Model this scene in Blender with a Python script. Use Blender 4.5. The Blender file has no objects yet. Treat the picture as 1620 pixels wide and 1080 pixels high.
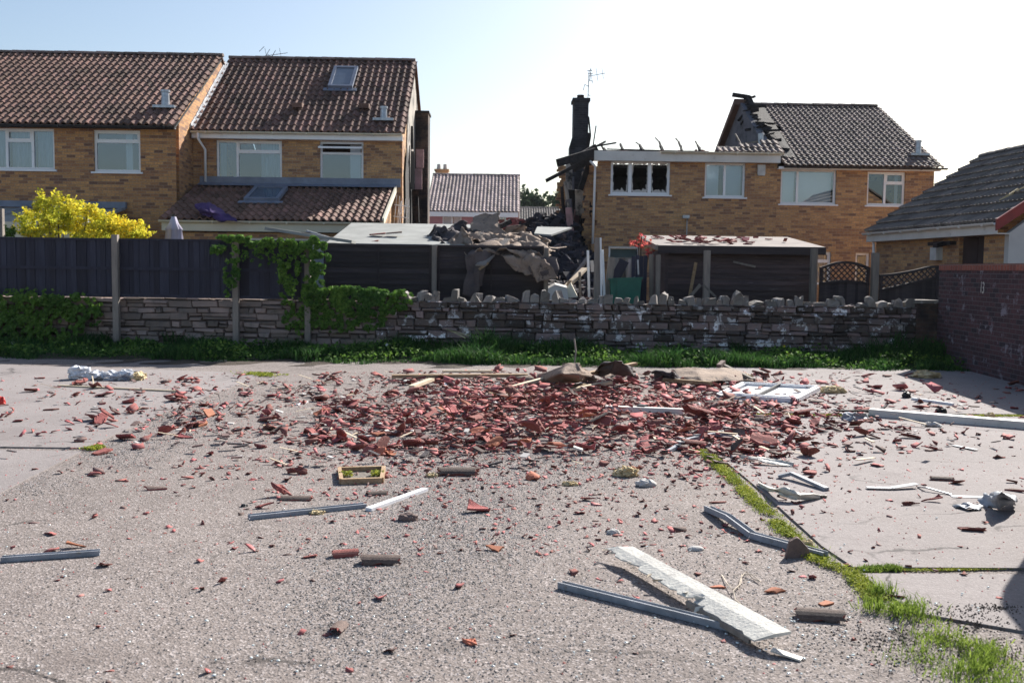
import bpy, bmesh, math, random
import numpy as np
from mathutils import Vector, Matrix, noise as mnoise
random.seed(7); R = random.random; U = random.uniform
rng = np.random.default_rng(5)
SC = bpy.context.scene; COL = SC.collection
# ------------------------------------------------------------------ camera, sky, sun, exposure
CAMH, FPX = 1.65, 1575.0
PITCH, ROLL = math.atan(116/FPX), math.radians(0.7)
_r0 = Vector((1, 0, 0)); _u0 = Vector((0, math.sin(PITCH), math.cos(PITCH))); _f = Vector((0, math.cos(PITCH), -math.sin(PITCH)))
_r = _r0*math.cos(ROLL) + _u0*math.sin(ROLL); _u = _u0*math.cos(ROLL) - _r0*math.sin(ROLL)
cd = bpy.data.cameras.new('camera'); cam = bpy.data.objects.new('camera', cd); COL.objects.link(cam)
cam.matrix_world = Matrix(((_r.x, _u.x, -_f.x, 0), (_r.y, _u.y, -_f.y, 0), (_r.z, _u.z, -_f.z, CAMH), (0, 0, 0, 1)))
cd.sensor_width = 36; cd.lens = 35; cd.clip_end = 3000; cd.clip_start = 0.05
cd.dof.use_dof = True; cd.dof.focus_distance = 9.5; cd.dof.aperture_fstop = 4.5
SC.camera = cam
SUN = Vector((0.88, 1.25, 1.0)).normalized()
EL = math.asin(SUN.z); AZ = math.atan2(SUN.x, SUN.y)
w = bpy.data.worlds.new('World'); SC.world = w; w.use_nodes = True
nt = w.node_tree; bg = nt.nodes['Background']
sky = nt.nodes.new('ShaderNodeTexSky'); sky.sky_type = 'NISHITA'; sky.sun_disc = False
sky.sun_elevation = EL; sky.sun_rotation = AZ; sky.air_density = 1.0; sky.dust_density = 1.6; sky.ozone_density = 1.2
nt.links.new(sky.outputs[0], bg.inputs[0]); bg.inputs[1].default_value = 0.076
sl = bpy.data.lights.new('sun', 'SUN'); sl.energy = 5.0; sl.angle = math.radians(0.5); sl.color = (1, 0.955, 0.89)
so = bpy.data.objects.new('sun', sl); COL.objects.link(so); so.rotation_euler = SUN.to_track_quat('Z', 'Y').to_euler()
so.location = (10, 15, 20)
SC.view_settings.view_transform = 'Standard'; SC.view_settings.look = 'None'; SC.view_settings.gamma = 1
SC.view_settings.exposure = 1.0
try: SC.cycles.max_bounces = 6; SC.cycles.transparent_max_bounces = 8
except Exception: pass
# ------------------------------------------------------------------ pixel -> world helpers (1620x1080 pixels of the photo)
def ray(px, py):
    return _f + _r*((px-810)/FPX) + _u*((540-py)/FPX)
def at(px, py, Y):
    d = ray(px, py); return Vector((0, 0, CAMH)) + d*(Y/d.y)
def G(px, py, h=0.0):
    d = ray(px, py); return Vector((0, 0, CAMH)) + d*((h-CAMH)/d.z)
# ------------------------------------------------------------------ materials
def mat(name, c1, c2=None, scale=4.0, rough=0.8, detail=5, bump=0.0, bscale=None, stretch=(1, 1, 1), tint=0.0, c3=None, c3scale=8, c3lo=.6, c3hi=.7, metal=0.0, rnd=0.0, coord='Object', spec=0.4, lo=.35, hi=.65):
    m = bpy.data.materials.new(name); m.use_nodes = True; n = m.node_tree.nodes; L = m.node_tree.links
    b = n['Principled BSDF']; b.inputs['Roughness'].default_value = rough; b.inputs['Metallic'].default_value = metal
    b.inputs['Specular IOR Level'].default_value = spec
    c2 = c2 or tuple(x*0.7 for x in c1)
    tc = n.new('ShaderNodeTexCoord'); mp = n.new('ShaderNodeMapping'); mp.inputs['Scale'].default_value = stretch
    L.new(tc.outputs[coord], mp.inputs[0])
    ns = n.new('ShaderNodeTexNoise'); ns.inputs['Scale'].default_value = scale; ns.inputs['Detail'].default_value = detail; ns.inputs['Roughness'].default_value = .62
    L.new(mp.outputs[0], ns.inputs[0])
    rp = n.new('ShaderNodeMapRange'); rp.inputs[1].default_value = lo; rp.inputs[2].default_value = hi; L.new(ns.outputs[0], rp.inputs[0])
    mx = n.new('ShaderNodeMix'); mx.data_type = 'RGBA'; mx.inputs[6].default_value = (*c1, 1); mx.inputs[7].default_value = (*c2, 1)
    L.new(rp.outputs[0], mx.inputs[0]); out = mx.outputs[2]
    if c3:
        n3 = n.new('ShaderNodeTexNoise'); n3.inputs['Scale'].default_value = c3scale; n3.inputs['Detail'].default_value = 6; n3.inputs['Roughness'].default_value = .7
        L.new(mp.outputs[0], n3.inputs[0])
        r3 = n.new('ShaderNodeMapRange'); r3.inputs[1].default_value = c3lo; r3.inputs[2].default_value = c3hi; L.new(n3.outputs[0], r3.inputs[0])
        m3 = n.new('ShaderNodeMix'); m3.data_type = 'RGBA'; m3.inputs[7].default_value = (*c3, 1); L.new(out, m3.inputs[6]); L.new(r3.outputs[0], m3.inputs[0]); out = m3.outputs[2]
    if tint or rnd:
        hv = n.new('ShaderNodeHueSaturation'); L.new(out, hv.inputs['Color'])
        if tint:
            at_ = n.new('ShaderNodeAttribute'); at_.attribute_name = 'tint'; src = at_.outputs['Fac']; amt = tint
        else:
            oi = n.new('ShaderNodeObjectInfo'); src = oi.outputs['Random']; amt = rnd
        r4 = n.new('ShaderNodeMapRange'); r4.inputs[3].default_value = 1-amt; r4.inputs[4].default_value = 1+amt; L.new(src, r4.inputs[0]); L.new(r4.outputs[0], hv.inputs['Value'])
        r5 = n.new('ShaderNodeMapRange'); r5.inputs[3].default_value = .5+amt*.025; r5.inputs[4].default_value = .5-amt*.03; L.new(src, r5.inputs[0]); L.new(r5.outputs[0], hv.inputs['Hue'])
        out = hv.outputs[0]
    L.new(out, b.inputs['Base Color'])
    if bump:
        nb = n.new('ShaderNodeTexNoise'); nb.inputs['Scale'].default_value = bscale or scale*3; nb.inputs['Detail'].default_value = 6; L.new(mp.outputs[0], nb.inputs[0])
        bp = n.new('ShaderNodeBump'); bp.inputs['Strength'].default_value = min(bump, 1); bp.inputs['Distance'].default_value = .02*max(1, bump); L.new(nb.outputs[0], bp.inputs['Height']); L.new(bp.outputs[0], b.inputs['Normal'])
    return m
def brick_mat(name, ca, cb, cc, mortar, bw=.225, bh=.075, soot=None, sootlo=.45, soothi=.6, white=None, patch=.9, ms=.012):
    m = bpy.data.materials.new(name); m.use_nodes = True; n = m.node_tree.nodes; L = m.node_tree.links; b = n['Principled BSDF']; b.inputs['Roughness'].default_value = .9
    uv = n.new('ShaderNodeUVMap'); uv.uv_map = 'UVMap'
    br = n.new('ShaderNodeTexBrick'); br.inputs['Scale'].default_value = 1; br.inputs['Brick Width'].default_value = bw; br.inputs['Row Height'].default_value = bh
    br.inputs['Mortar Size'].default_value = ms/2; br.inputs['Mortar Smooth'].default_value = .3; br.inputs['Color1'].default_value = (0, 0, 0, 1); br.inputs['Color2'].default_value = (1, 1, 1, 1); br.inputs['Mortar'].default_value = (.5, .5, .5, 1)
    br.offset = .5; L.new(uv.outputs[0], br.inputs[0])
    cr = n.new('ShaderNodeValToRGB'); e = cr.color_ramp.elements; e[0].position = 0; e[0].color = (*cc, 1); e[1].position = 1; e[1].color = (*ca, 1)
    q = e.new(.25); q.color = (*cb, 1); q = e.new(.6); q.color = (*ca, 1); q = e.new(.8); q.color = (*[x*1.18 for x in ca], 1)
    L.new(br.outputs[0], cr.inputs[0])
    ns = n.new('ShaderNodeTexNoise'); ns.inputs['Scale'].default_value = patch; ns.inputs['Detail'].default_value = 4; mp = n.new('ShaderNodeMapping'); mp.inputs['Scale'].default_value = (.6, 2.2, 1); L.new(uv.outputs[0], mp.inputs[0]); L.new(mp.outputs[0], ns.inputs[0])
    mr = n.new('ShaderNodeMapRange'); mr.inputs[1].default_value = .38; mr.inputs[2].default_value = .66; L.new(ns.outputs[0], mr.inputs[0])
    mx = n.new('ShaderNodeMix'); mx.data_type = 'RGBA'; mx.blend_type = 'MIX'; L.new(mr.outputs[0], mx.inputs[0]); L.new(cr.outputs[0], mx.inputs[6])
    cm = n.new('ShaderNodeMix'); cm.data_type = 'RGBA'; cm.inputs[0].default_value = .5; L.new(cr.outputs[0], cm.inputs[6]); cm.inputs[7].default_value = (*[x*.9 for x in cb], 1); L.new(cm.outputs[2], mx.inputs[7])
    fn = n.new('ShaderNodeTexNoise'); fn.inputs['Scale'].default_value = 26; fn.inputs['Detail'].default_value = 5; L.new(uv.outputs[0], fn.inputs[0])
    fr = n.new('ShaderNodeMapRange'); fr.inputs[1].default_value = .3; fr.inputs[2].default_value = .7; fr.inputs[3].default_value = .72; fr.inputs[4].default_value = 1.25; L.new(fn.outputs[0], fr.inputs[0])
    hv = n.new('ShaderNodeHueSaturation'); L.new(mx.outputs[2], hv.inputs['Color']); L.new(fr.outputs[0], hv.inputs['Value'])
    mo = n.new('ShaderNodeMix'); mo.data_type = 'RGBA'; L.new(br.outputs['Fac'], mo.inputs[0]); L.new(hv.outputs[0], mo.inputs[6]); mo.inputs[7].default_value = (*mortar, 1); out = mo.outputs[2]
    for (cx, lo, hi, s) in ([(soot, sootlo, soothi, .8)] if soot else []) + ([(white, .57, .64, 3.0)] if white else []):
        n3 = n.new('ShaderNodeTexNoise'); n3.inputs['Scale'].default_value = s; n3.inputs['Detail'].default_value = 7; n3.inputs['Roughness'].default_value = .7; L.new(uv.outputs[0], n3.inputs[0])
        r3 = n.new('ShaderNodeMapRange'); r3.inputs[1].default_value = lo; r3.inputs[2].default_value = hi; r3.inputs[4].default_value = .92 if cx is soot else .6; L.new(n3.outputs[0], r3.inputs[0])
        m3 = n.new('ShaderNodeMix'); m3.data_type = 'RGBA'; m3.inputs[7].default_value = (*cx, 1); L.new(out, m3.inputs[6]); L.new(r3.outputs[0], m3.inputs[0]); out = m3.outputs[2]
    L.new(out, b.inputs['Base Color'])
    bp = n.new('ShaderNodeBump'); bp.inputs['Strength'].default_value = .6; bp.inputs['Distance'].default_value = .008; bp.invert = True; L.new(br.outputs['Fac'], bp.inputs['Height']); L.new(bp.outputs[0], b.inputs['Normal'])
    return m
def glass_mat(name, refl=.35, col=(.75, .85, .9)):
    m = bpy.data.materials.new(name); m.use_nodes = True; n = m.node_tree.nodes; L = m.node_tree.links
    o = n['Material Output']; n.remove(n['Principled BSDF'])
    g = n.new('ShaderNodeBsdfGlossy'); g.inputs['Roughness'].default_value = .02; g.inputs['Color'].default_value = (.9, .95, 1, 1)
    t = n.new('ShaderNodeBsdfTransparent'); t.inputs[0].default_value = (*col, 1)
    lw = n.new('ShaderNodeLayerWeight'); lw.inputs[0].default_value = .3; mr = n.new('ShaderNodeMapRange'); mr.inputs[3].default_value = refl; mr.inputs[4].default_value = 1; L.new(lw.outputs['Fresnel'], mr.inputs[0])
    mx = n.new('ShaderNodeMixShader'); L.new(mr.outputs[0], mx.inputs[0]); L.new(t.outputs[0], mx.inputs[1]); L.new(g.outputs[0], mx.inputs[2]); L.new(mx.outputs[0], o.inputs[0])
    return m
def leaf_mat(name, c1, c2, tr=.35):
    m = mat(name, c1, c2, scale=1.3, rough=.75, tint=.45, spec=.15); n = m.node_tree.nodes; L = m.node_tree.links; b = n['Principled BSDF']; o = n['Material Output']
    t = n.new('ShaderNodeBsdfTranslucent'); src = b.inputs['Base Color'].links[0].from_socket; L.new(src, t.inputs[0])
    mx = n.new('ShaderNodeMixShader'); mx.inputs[0].default_value = tr; L.new(b.outputs[0], mx.inputs[1]); L.new(t.outputs[0], mx.inputs[2]); L.new(mx.outputs[0], o.inputs[0])
    return m
def ground_mat(name, base, dark, light, agg=70, speck=.5, stain=(.1, .085, .075), bump=.5):
    m = bpy.data.materials.new(name); m.use_nodes = True; n = m.node_tree.nodes; L = m.node_tree.links; b = n['Principled BSDF']; b.inputs['Roughness'].default_value = .92; b.inputs['Specular IOR Level'].default_value = .3
    tc = n.new('ShaderNodeTexCoord'); P = tc.outputs['Object']
    def nz(s, d=6, rgh=.6):
        q = n.new('ShaderNodeTexNoise'); q.inputs['Scale'].default_value = s; q.inputs['Detail'].default_value = d; q.inputs['Roughness'].default_value = rgh; L.new(P, q.inputs[0]); return q.outputs[0]
    def rmp(src, a, c, d=0, e=1):
        q = n.new('ShaderNodeMapRange'); q.inputs[1].default_value = a; q.inputs[2].default_value = c; q.inputs[3].default_value = d; q.inputs[4].default_value = e; L.new(src, q.inputs[0]); return q.outputs[0]
    def mixc(f, a, c):
        q = n.new('ShaderNodeMix'); q.data_type = 'RGBA'
        if isinstance(f, float): q.inputs[0].default_value = f
        else: L.new(f, q.inputs[0])
        for i, x in ((6, a), (7, c)):
            if isinstance(x, tuple): q.inputs[i].default_value = (*x, 1)
            else: L.new(x, q.inputs[i])
        return q.outputs[2]
    v = n.new('ShaderNodeTexVoronoi'); v.inputs['Scale'].default_value = agg; L.new(P, v.inputs[0])
    sx = n.new('ShaderNodeSeparateColor'); L.new(v.outputs['Color'], sx.inputs[0])
    c = mixc(rmp(nz(.35, 5), .38, .66), base, tuple(x*(.55 if agg > 100 else .8) for x in base))
    c = mixc(rmp(nz(2.2, 7, .7), .5, .68, 0, .55), c, stain)
    c = mixc(rmp(sx.outputs[0], .0, .3, speck, 0), c, dark)
    c = mixc(rmp(sx.outputs[1], .72, 1, 0, speck), c, light)
    c = mixc(rmp(nz(30, 4), .55, .75, 0, .5), c, dark)
    c = mixc(rmp(nz(9, 6, .75), .62, .72, 0, .45), c, tuple(x*1.25 for x in base))
    c = mixc(rmp(nz(.9, 6, .7), .56, .66, 0, .5), c, (base[0]*.62, base[1]*.6, base[2]*.6)); L.new(c, b.inputs['Base Color'])
    wv = n.new('ShaderNodeTexNoise'); wv.inputs['Scale'].default_value = 1.6; wv.inputs['Detail'].default_value = 5; L.new(P, wv.inputs[0])
    wm = n.new('ShaderNodeMix'); wm.data_type = 'RGBA'; wm.blend_type = 'LINEAR_LIGHT'; wm.inputs[0].default_value = .28; L.new(P, wm.inputs[6]); L.new(wv.outputs['Color'], wm.inputs[7])
    ck = n.new('ShaderNodeTexVoronoi'); ck.feature = 'DISTANCE_TO_EDGE'; ck.inputs['Scale'].default_value = .42; L.new(wm.outputs[2], ck.inputs[0])
    mk = n.new('ShaderNodeMath'); mk.operation = 'MULTIPLY'; L.new(rmp(ck.outputs[0], .002, .007, 1, 0), mk.inputs[0]); L.new(rmp(nz(.7, 3), .5, .58, 0, .8), mk.inputs[1])
    c = mixc(mk.outputs[0], c, tuple(x*.22 for x in base)); L.new(c, b.inputs['Base Color'])
    ad = n.new('ShaderNodeMath'); ad.operation = 'ADD'; L.new(v.outputs['Distance'], ad.inputs[0]); L.new(nz(25, 5), ad.inputs[1])
    bp = n.new('ShaderNodeBump'); bp.inputs['Strength'].default_value = bump; bp.inputs['Distance'].default_value = .012; L.new(ad.outputs[0], bp.inputs['Height']); L.new(bp.outputs[0], b.inputs['Normal'])
    return m
M = {}
M['brick'] = brick_mat('buff brick', (.5, .265, .105), (.36, .175, .085), (.15, .08, .06), (.29, .215, .155))
M['brick2'] = brick_mat('yellow buff brick', (.5, .29, .13), (.36, .19, .1), (.18, .105, .075), (.31, .245, .18))
M['brick_soot'] = brick_mat('sooty brick', (.2, .12, .08), (.15, .08, .06), (.06, .04, .035), (.16, .14, .12), soot=(.012, .011, .013), sootlo=.36, soothi=.56)
M['brick_char'] = brick_mat('fire blackened brick', (.045, .046, .055), (.03, .031, .04), (.018, .018, .024), (.06, .06, .07), soot=(.01, .01, .012), sootlo=.45, soothi=.62)
M['redbrick'] = brick_mat('dark red brick', (.095, .042, .045), (.062, .03, .034), (.035, .024, .03), (.11, .095, .105), white=(.34, .31, .36))
M['coping'] = brick_mat('red coping brick', (.30, .09, .06), (.24, .07, .05), (.16, .05, .04), (.2, .17, .15), bw=.11, bh=.3)
def tile_mat(name, ca, cb, lichen):
    m = mat(name, ca, cb, scale=1.2, rough=.85, tint=.38, c3=lichen, c3scale=14, c3lo=.56, c3hi=.74, bump=.3, bscale=60, spec=.3); return m
M['tileA'] = tile_mat('weathered pantile', (.2, .115, .088), (.115, .07, .056), (.24, .18, .14))
M['tileB'] = tile_mat('brown pantile', (.18, .102, .08), (.105, .064, .052), (.22, .165, .13))
M['tileD'] = tile_mat('grey brown pantile', (.2, .148, .128), (.13, .098, .086), (.26, .22, .2))
M['tileF'] = tile_mat('grey concrete tile', (.2, .175, .155), (.12, .105, .098), (.2, .18, .12))
M['tilefar'] = tile_mat('far red tile', (.45, .36, .33), (.33, .265, .25), (.3, .22, .18))
M['white'] = mat('white upvc', (.86, .87, .88), (.8, .81, .83), scale=2, rough=.35, c3=(.5, .49, .45), c3scale=3, c3lo=.62, c3hi=.8)
M['fascia'] = mat('painted fascia', (.74, .72, .68), (.6, .58, .54), scale=1.2, rough=.5, c3=(.36, .34, .3), c3scale=5, c3lo=.6, c3hi=.78)
M['fasciagrey'] = mat('grey fascia', (.33, .34, .36), (.24, .25, .27), scale=1.2, rough=.5)
M['cream'] = mat('cream paint', (.68, .63, .5), (.6, .55, .43), scale=2, rough=.6)
M['render'] = mat('pale render', (.55, .53, .5), (.47, .45, .43), scale=1.5, rough=.9)
M['black'] = mat('black gutter', (.02, .02, .024), (.03, .03, .034), rough=.4)
M['char'] = mat('charred timber', (.012, .011, .012), (.035, .03, .03), scale=6, rough=.85, bump=.8, c3=(.1, .09, .085), c3scale=9, c3lo=.66, c3hi=.78)
M['dark'] = mat('dark interior', (.03, .03, .035), (.02, .02, .02), rough=.9)  # near-black base puts indoor shade into the colour
M['lead'] = mat('lead flashing', (.2, .23, .3), (.14, .16, .21), rough=.5, scale=3)
M['mortar'] = mat('pale mortar flashing', (.66, .67, .68), (.4, .42, .45), scale=7, rough=.7, bump=.8)
M['metal'] = mat('galvanised metal', (.45, .47, .5), (.3, .32, .35), rough=.35, metal=.7, scale=12)
M['alu'] = mat('dull aluminium', (.33, .35, .39), (.21, .23, .26), rough=.6, metal=.0, scale=9, c3=(.2, .19, .18), c3scale=12, c3lo=.6, c3hi=.7)
M['glass'] = glass_mat('window glass', .13, (.55, .66, .74)); M['glassclear'] = glass_mat('thin glass', .2)
M['curtain'] = mat('curtain', (.55, .62, .68), (.3, .37, .43), scale=9, stretch=(6, 1, .2), rough=.9)
M['blind'] = mat('pale blind', (.78, .8, .82), (.74, .76, .78), rough=.9)
M['pink'] = mat('pink render', (.42, .2, .21), (.36, .17, .18), rough=.9)
M['pinkpl'] = mat('pink plaster', (.5, .3, .31), (.3, .2, .2), rough=.9, scale=5)
M['plaster'] = mat('scorched plaster', (.42, .38, .33), (.2, .18, .16), rough=.9, scale=2, bump=.5, c3=(.03, .03, .03), c3scale=2, c3lo=.5, c3hi=.62)
M['block'] = mat('grey blockwork', (.14, .14, .16), (.09, .09, .105), rough=.95, scale=1.6, bump=.5, c3=(.02, .02, .024), c3scale=1.5, c3lo=.52, c3hi=.66)
M['fence'] = mat('dark stained boards', (.034, .034, .056), (.022, .022, .038), scale=2.5, stretch=(5, 5, .6), rough=.75, tint=.35, bump=.4, c3=(.06, .058, .08), c3scale=5, c3lo=.62, c3hi=.75)
M['fence2'] = mat('dark brown lap boards', (.05, .038, .038), (.03, .024, .027), scale=3, stretch=(.6, 5, 5), rough=.8, tint=.45, bump=.5, c3=(.085, .07, .07), c3scale=4, c3lo=.6, c3hi=.75)
M['shed'] = mat('weathered shed boards', (.1, .07, .068), (.055, .04, .042), scale=3, stretch=(.5, 5, 5), rough=.85, tint=.4, bump=.5, c3=(.2, .165, .16), c3scale=4, c3lo=.6, c3hi=.75)
M['wood'] = mat('grey weathered wood', (.26, .225, .19), (.16, .14, .125), scale=5, stretch=(3, 3, .4), rough=.85, bump=.6, rnd=.25)
M['timber'] = mat('raw sawn timber', (.42, .3, .18), (.28, .18, .1), scale=5, stretch=(4, 4, 4), rough=.8, bump=.4, rnd=.2)
M['timberpale'] = mat('pale timber', (.62, .52, .38), (.5, .4, .28), scale=5, rough=.8, rnd=.2)
M['sheetroof'] = mat('pale cement sheet', (.34, .345, .325), (.24, .245, .23), scale=1.8, rough=.75, c3=(.25, .24, .2), c3scale=5, c3lo=.58, c3hi=.75)
M['feltroof'] = mat('pale mineral felt', (.3, .26, .235), (.22, .19, .175), scale=3, rough=.95)
M['felt'] = mat('torn roofing felt', (.33, .245, .185), (.2, .15, .12), scale=3, rough=.9, bump=.7, bscale=40, c3=(.055, .045, .045), c3scale=3.5, c3lo=.56, c3hi=.66)
M['feltdark'] = mat('black felt', (.075, .06, .062), (.045, .038, .044), scale=3, rough=.85, bump=.6, bscale=30)
M['feltmid'] = mat('brown black felt', (.13, .1, .092), (.075, .06, .06), scale=3, rough=.9, bump=.6, bscale=30)
M['clay'] = mat('broken red clay', (.34, .105, .088), (.24, .07, .062), scale=12, rough=.85, bump=.4, bscale=70, rnd=.32, c3=(.42, .17, .12), c3scale=9, c3lo=.58, c3hi=.72)
M['clay_t'] = mat('broken red clay mass', (.35, .115, .1), (.21, .062, .058), scale=12, rough=.85, tint=.42, c3=(.5, .3, .26), c3scale=9, c3lo=.58, c3hi=.72)
M['clayorange'] = mat('orange broken clay', (.46, .17, .09), (.36, .12, .07), scale=12, rough=.85, rnd=.2)
M['weather'] = mat('weathered tile face', (.17, .12, .10), (.11, .08, .07), scale=9, rough=.85, bump=.4, bscale=60, rnd=.3, c3=(.26, .2, .16), c3scale=12, c3lo=.58, c3hi=.7)
M['weather_t'] = mat('weathered tile mass', (.18, .115, .10), (.11, .07, .065), scale=9, rough=.85, tint=.4)
M['asphalt'] = ground_mat('worn asphalt', (.232, .197, .18), (.065, .057, .053), (.46, .41, .395), agg=95, speck=.75, stain=(.125, .103, .095), bump=.4)
M['concrete'] = ground_mat('worn concrete', (.275, .245, .238), (.14, .122, .12), (.42, .39, .38), agg=95, speck=.3, stain=(.22, .19, .18), bump=.2)
M['soil'] = ground_mat('dark soil', (.085, .066, .052), (.03, .024, .02), (.14, .11, .09), agg=80, speck=.6, stain=(.045, .035, .028), bump=1)
M['gravel'] = mat('loose grey chippings', (.15, .143, .145), (.22, .205, .2), scale=30, rough=.9, tint=.85)
M['stone'] = mat('wall stone', (.205, .15, .13), (.115, .1, .098), scale=5, rough=.95, tint=.65, bump=1, bscale=22, c3=(.6, .58, .58), c3scale=5.0, c3lo=.55, c3hi=.59)
M['stoneL'] = mat('cleaner wall stone', (.3, .225, .19), (.2, .165, .15), scale=3, rough=.95, tint=.4, bump=.9, bscale=14, c3=(.09, .08, .05), c3scale=3, c3lo=.6, c3hi=.72)
M['cap'] = mat('cap stone', (.27, .245, .21), (.15, .135, .13), scale=5, rough=.95, rnd=.35, bump=1, bscale=20, c3=(.48, .47, .43), c3scale=8, c3lo=.57, c3hi=.66)
M['joint'] = mat('dark wall joint', (.1, .08, .072), (.055, .046, .044), scale=9, rough=1)
M['grass'] = leaf_mat('rough grass', (.055, .135, .03), (.03, .085, .025))
M['grassbright'] = leaf_mat('bright grass', (.27, .36, .06), (.16, .24, .045), .4)
M['moss'] = leaf_mat('moss', (.38, .4, .06), (.24, .29, .04), .25)
M['ivy'] = leaf_mat('ivy leaf', (.13, .24, .04), (.06, .14, .03), .35)
M['yellow'] = leaf_mat('golden leaf', (.86, .68, .05), (.42, .5, .06), .5)
M['redleaf'] = leaf_mat('red leaf', (.66, .2, .16), (.4, .06, .05), .4)
M['farleaf'] = leaf_mat('far tree leaf', (.05, .085, .04), (.035, .06, .03), .2)
M['bark'] = mat('bark', (.12, .09, .06), rough=.95)
M['purple'] = mat('purple cloth', (.07, .035, .15), (.035, .02, .08), scale=5, rough=.8)
M['parasol'] = mat('lilac grey parasol cloth', (.5, .46, .56), (.42, .39, .48), rough=.9)
M['green'] = mat('green plastic', (.015, .13, .09), (.012, .1, .07), rough=.45)
M['foam'] = mat('yellow insulation foam', (.72, .6, .38), (.5, .38, .2), scale=9, rough=.95, bump=1, bscale=30)
M['bag'] = mat('crumpled white plastic', (.75, .75, .76), (.55, .56, .6), scale=8, rough=.4, c3=(.2, .22, .3), c3scale=4, c3lo=.6, c3hi=.65)
M['paint'] = mat('flaking white board', (.72, .69, .61), (.5, .48, .44), scale=7, rough=.6, bump=.25, bscale=60, c3=(.34, .31, .28), c3scale=13, c3lo=.6, c3hi=.72)
M['shard'] = mat('broken glass shard', (.62, .72, .72), (.75, .8, .8), rough=.15, spec=.9)
M['string'] = mat('cream string', (.6, .52, .42), rough=.9)
M['navy'] = mat('black rubber', (.012, .013, .02), rough=.5)
M['bargeboard'] = mat('red bargeboard', (.28, .035, .03), (.2, .03, .026), rough=.5, scale=3)
M['brownshutter'] = mat('brown boards', (.045, .028, .028), rough=.7)
M['bin'] = mat('white box', (.6, .6, .58), rough=.5)
M['soilbrown'] = mat('brown soil', (.15, .115, .085), (.08, .062, .048), scale=20, rough=1, tint=.5)
M['rubble'] = mat('sooty rubble', (.045, .043, .055), (.022, .021, .027), scale=2, rough=.95, tint=.5, c3=(.18, .12, .1), c3scale=2.5, c3lo=.56, c3hi=.64)
M['flower'] = mat('flower', (.8, .65, .03), rough=.6); M['flowerw'] = mat('white flower', (.75, .75, .75), rough=.6)
M['car'] = mat('dark blue paint', (.02, .03, .06), (.02, .03, .06), rough=.2, spec=.7)
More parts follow.
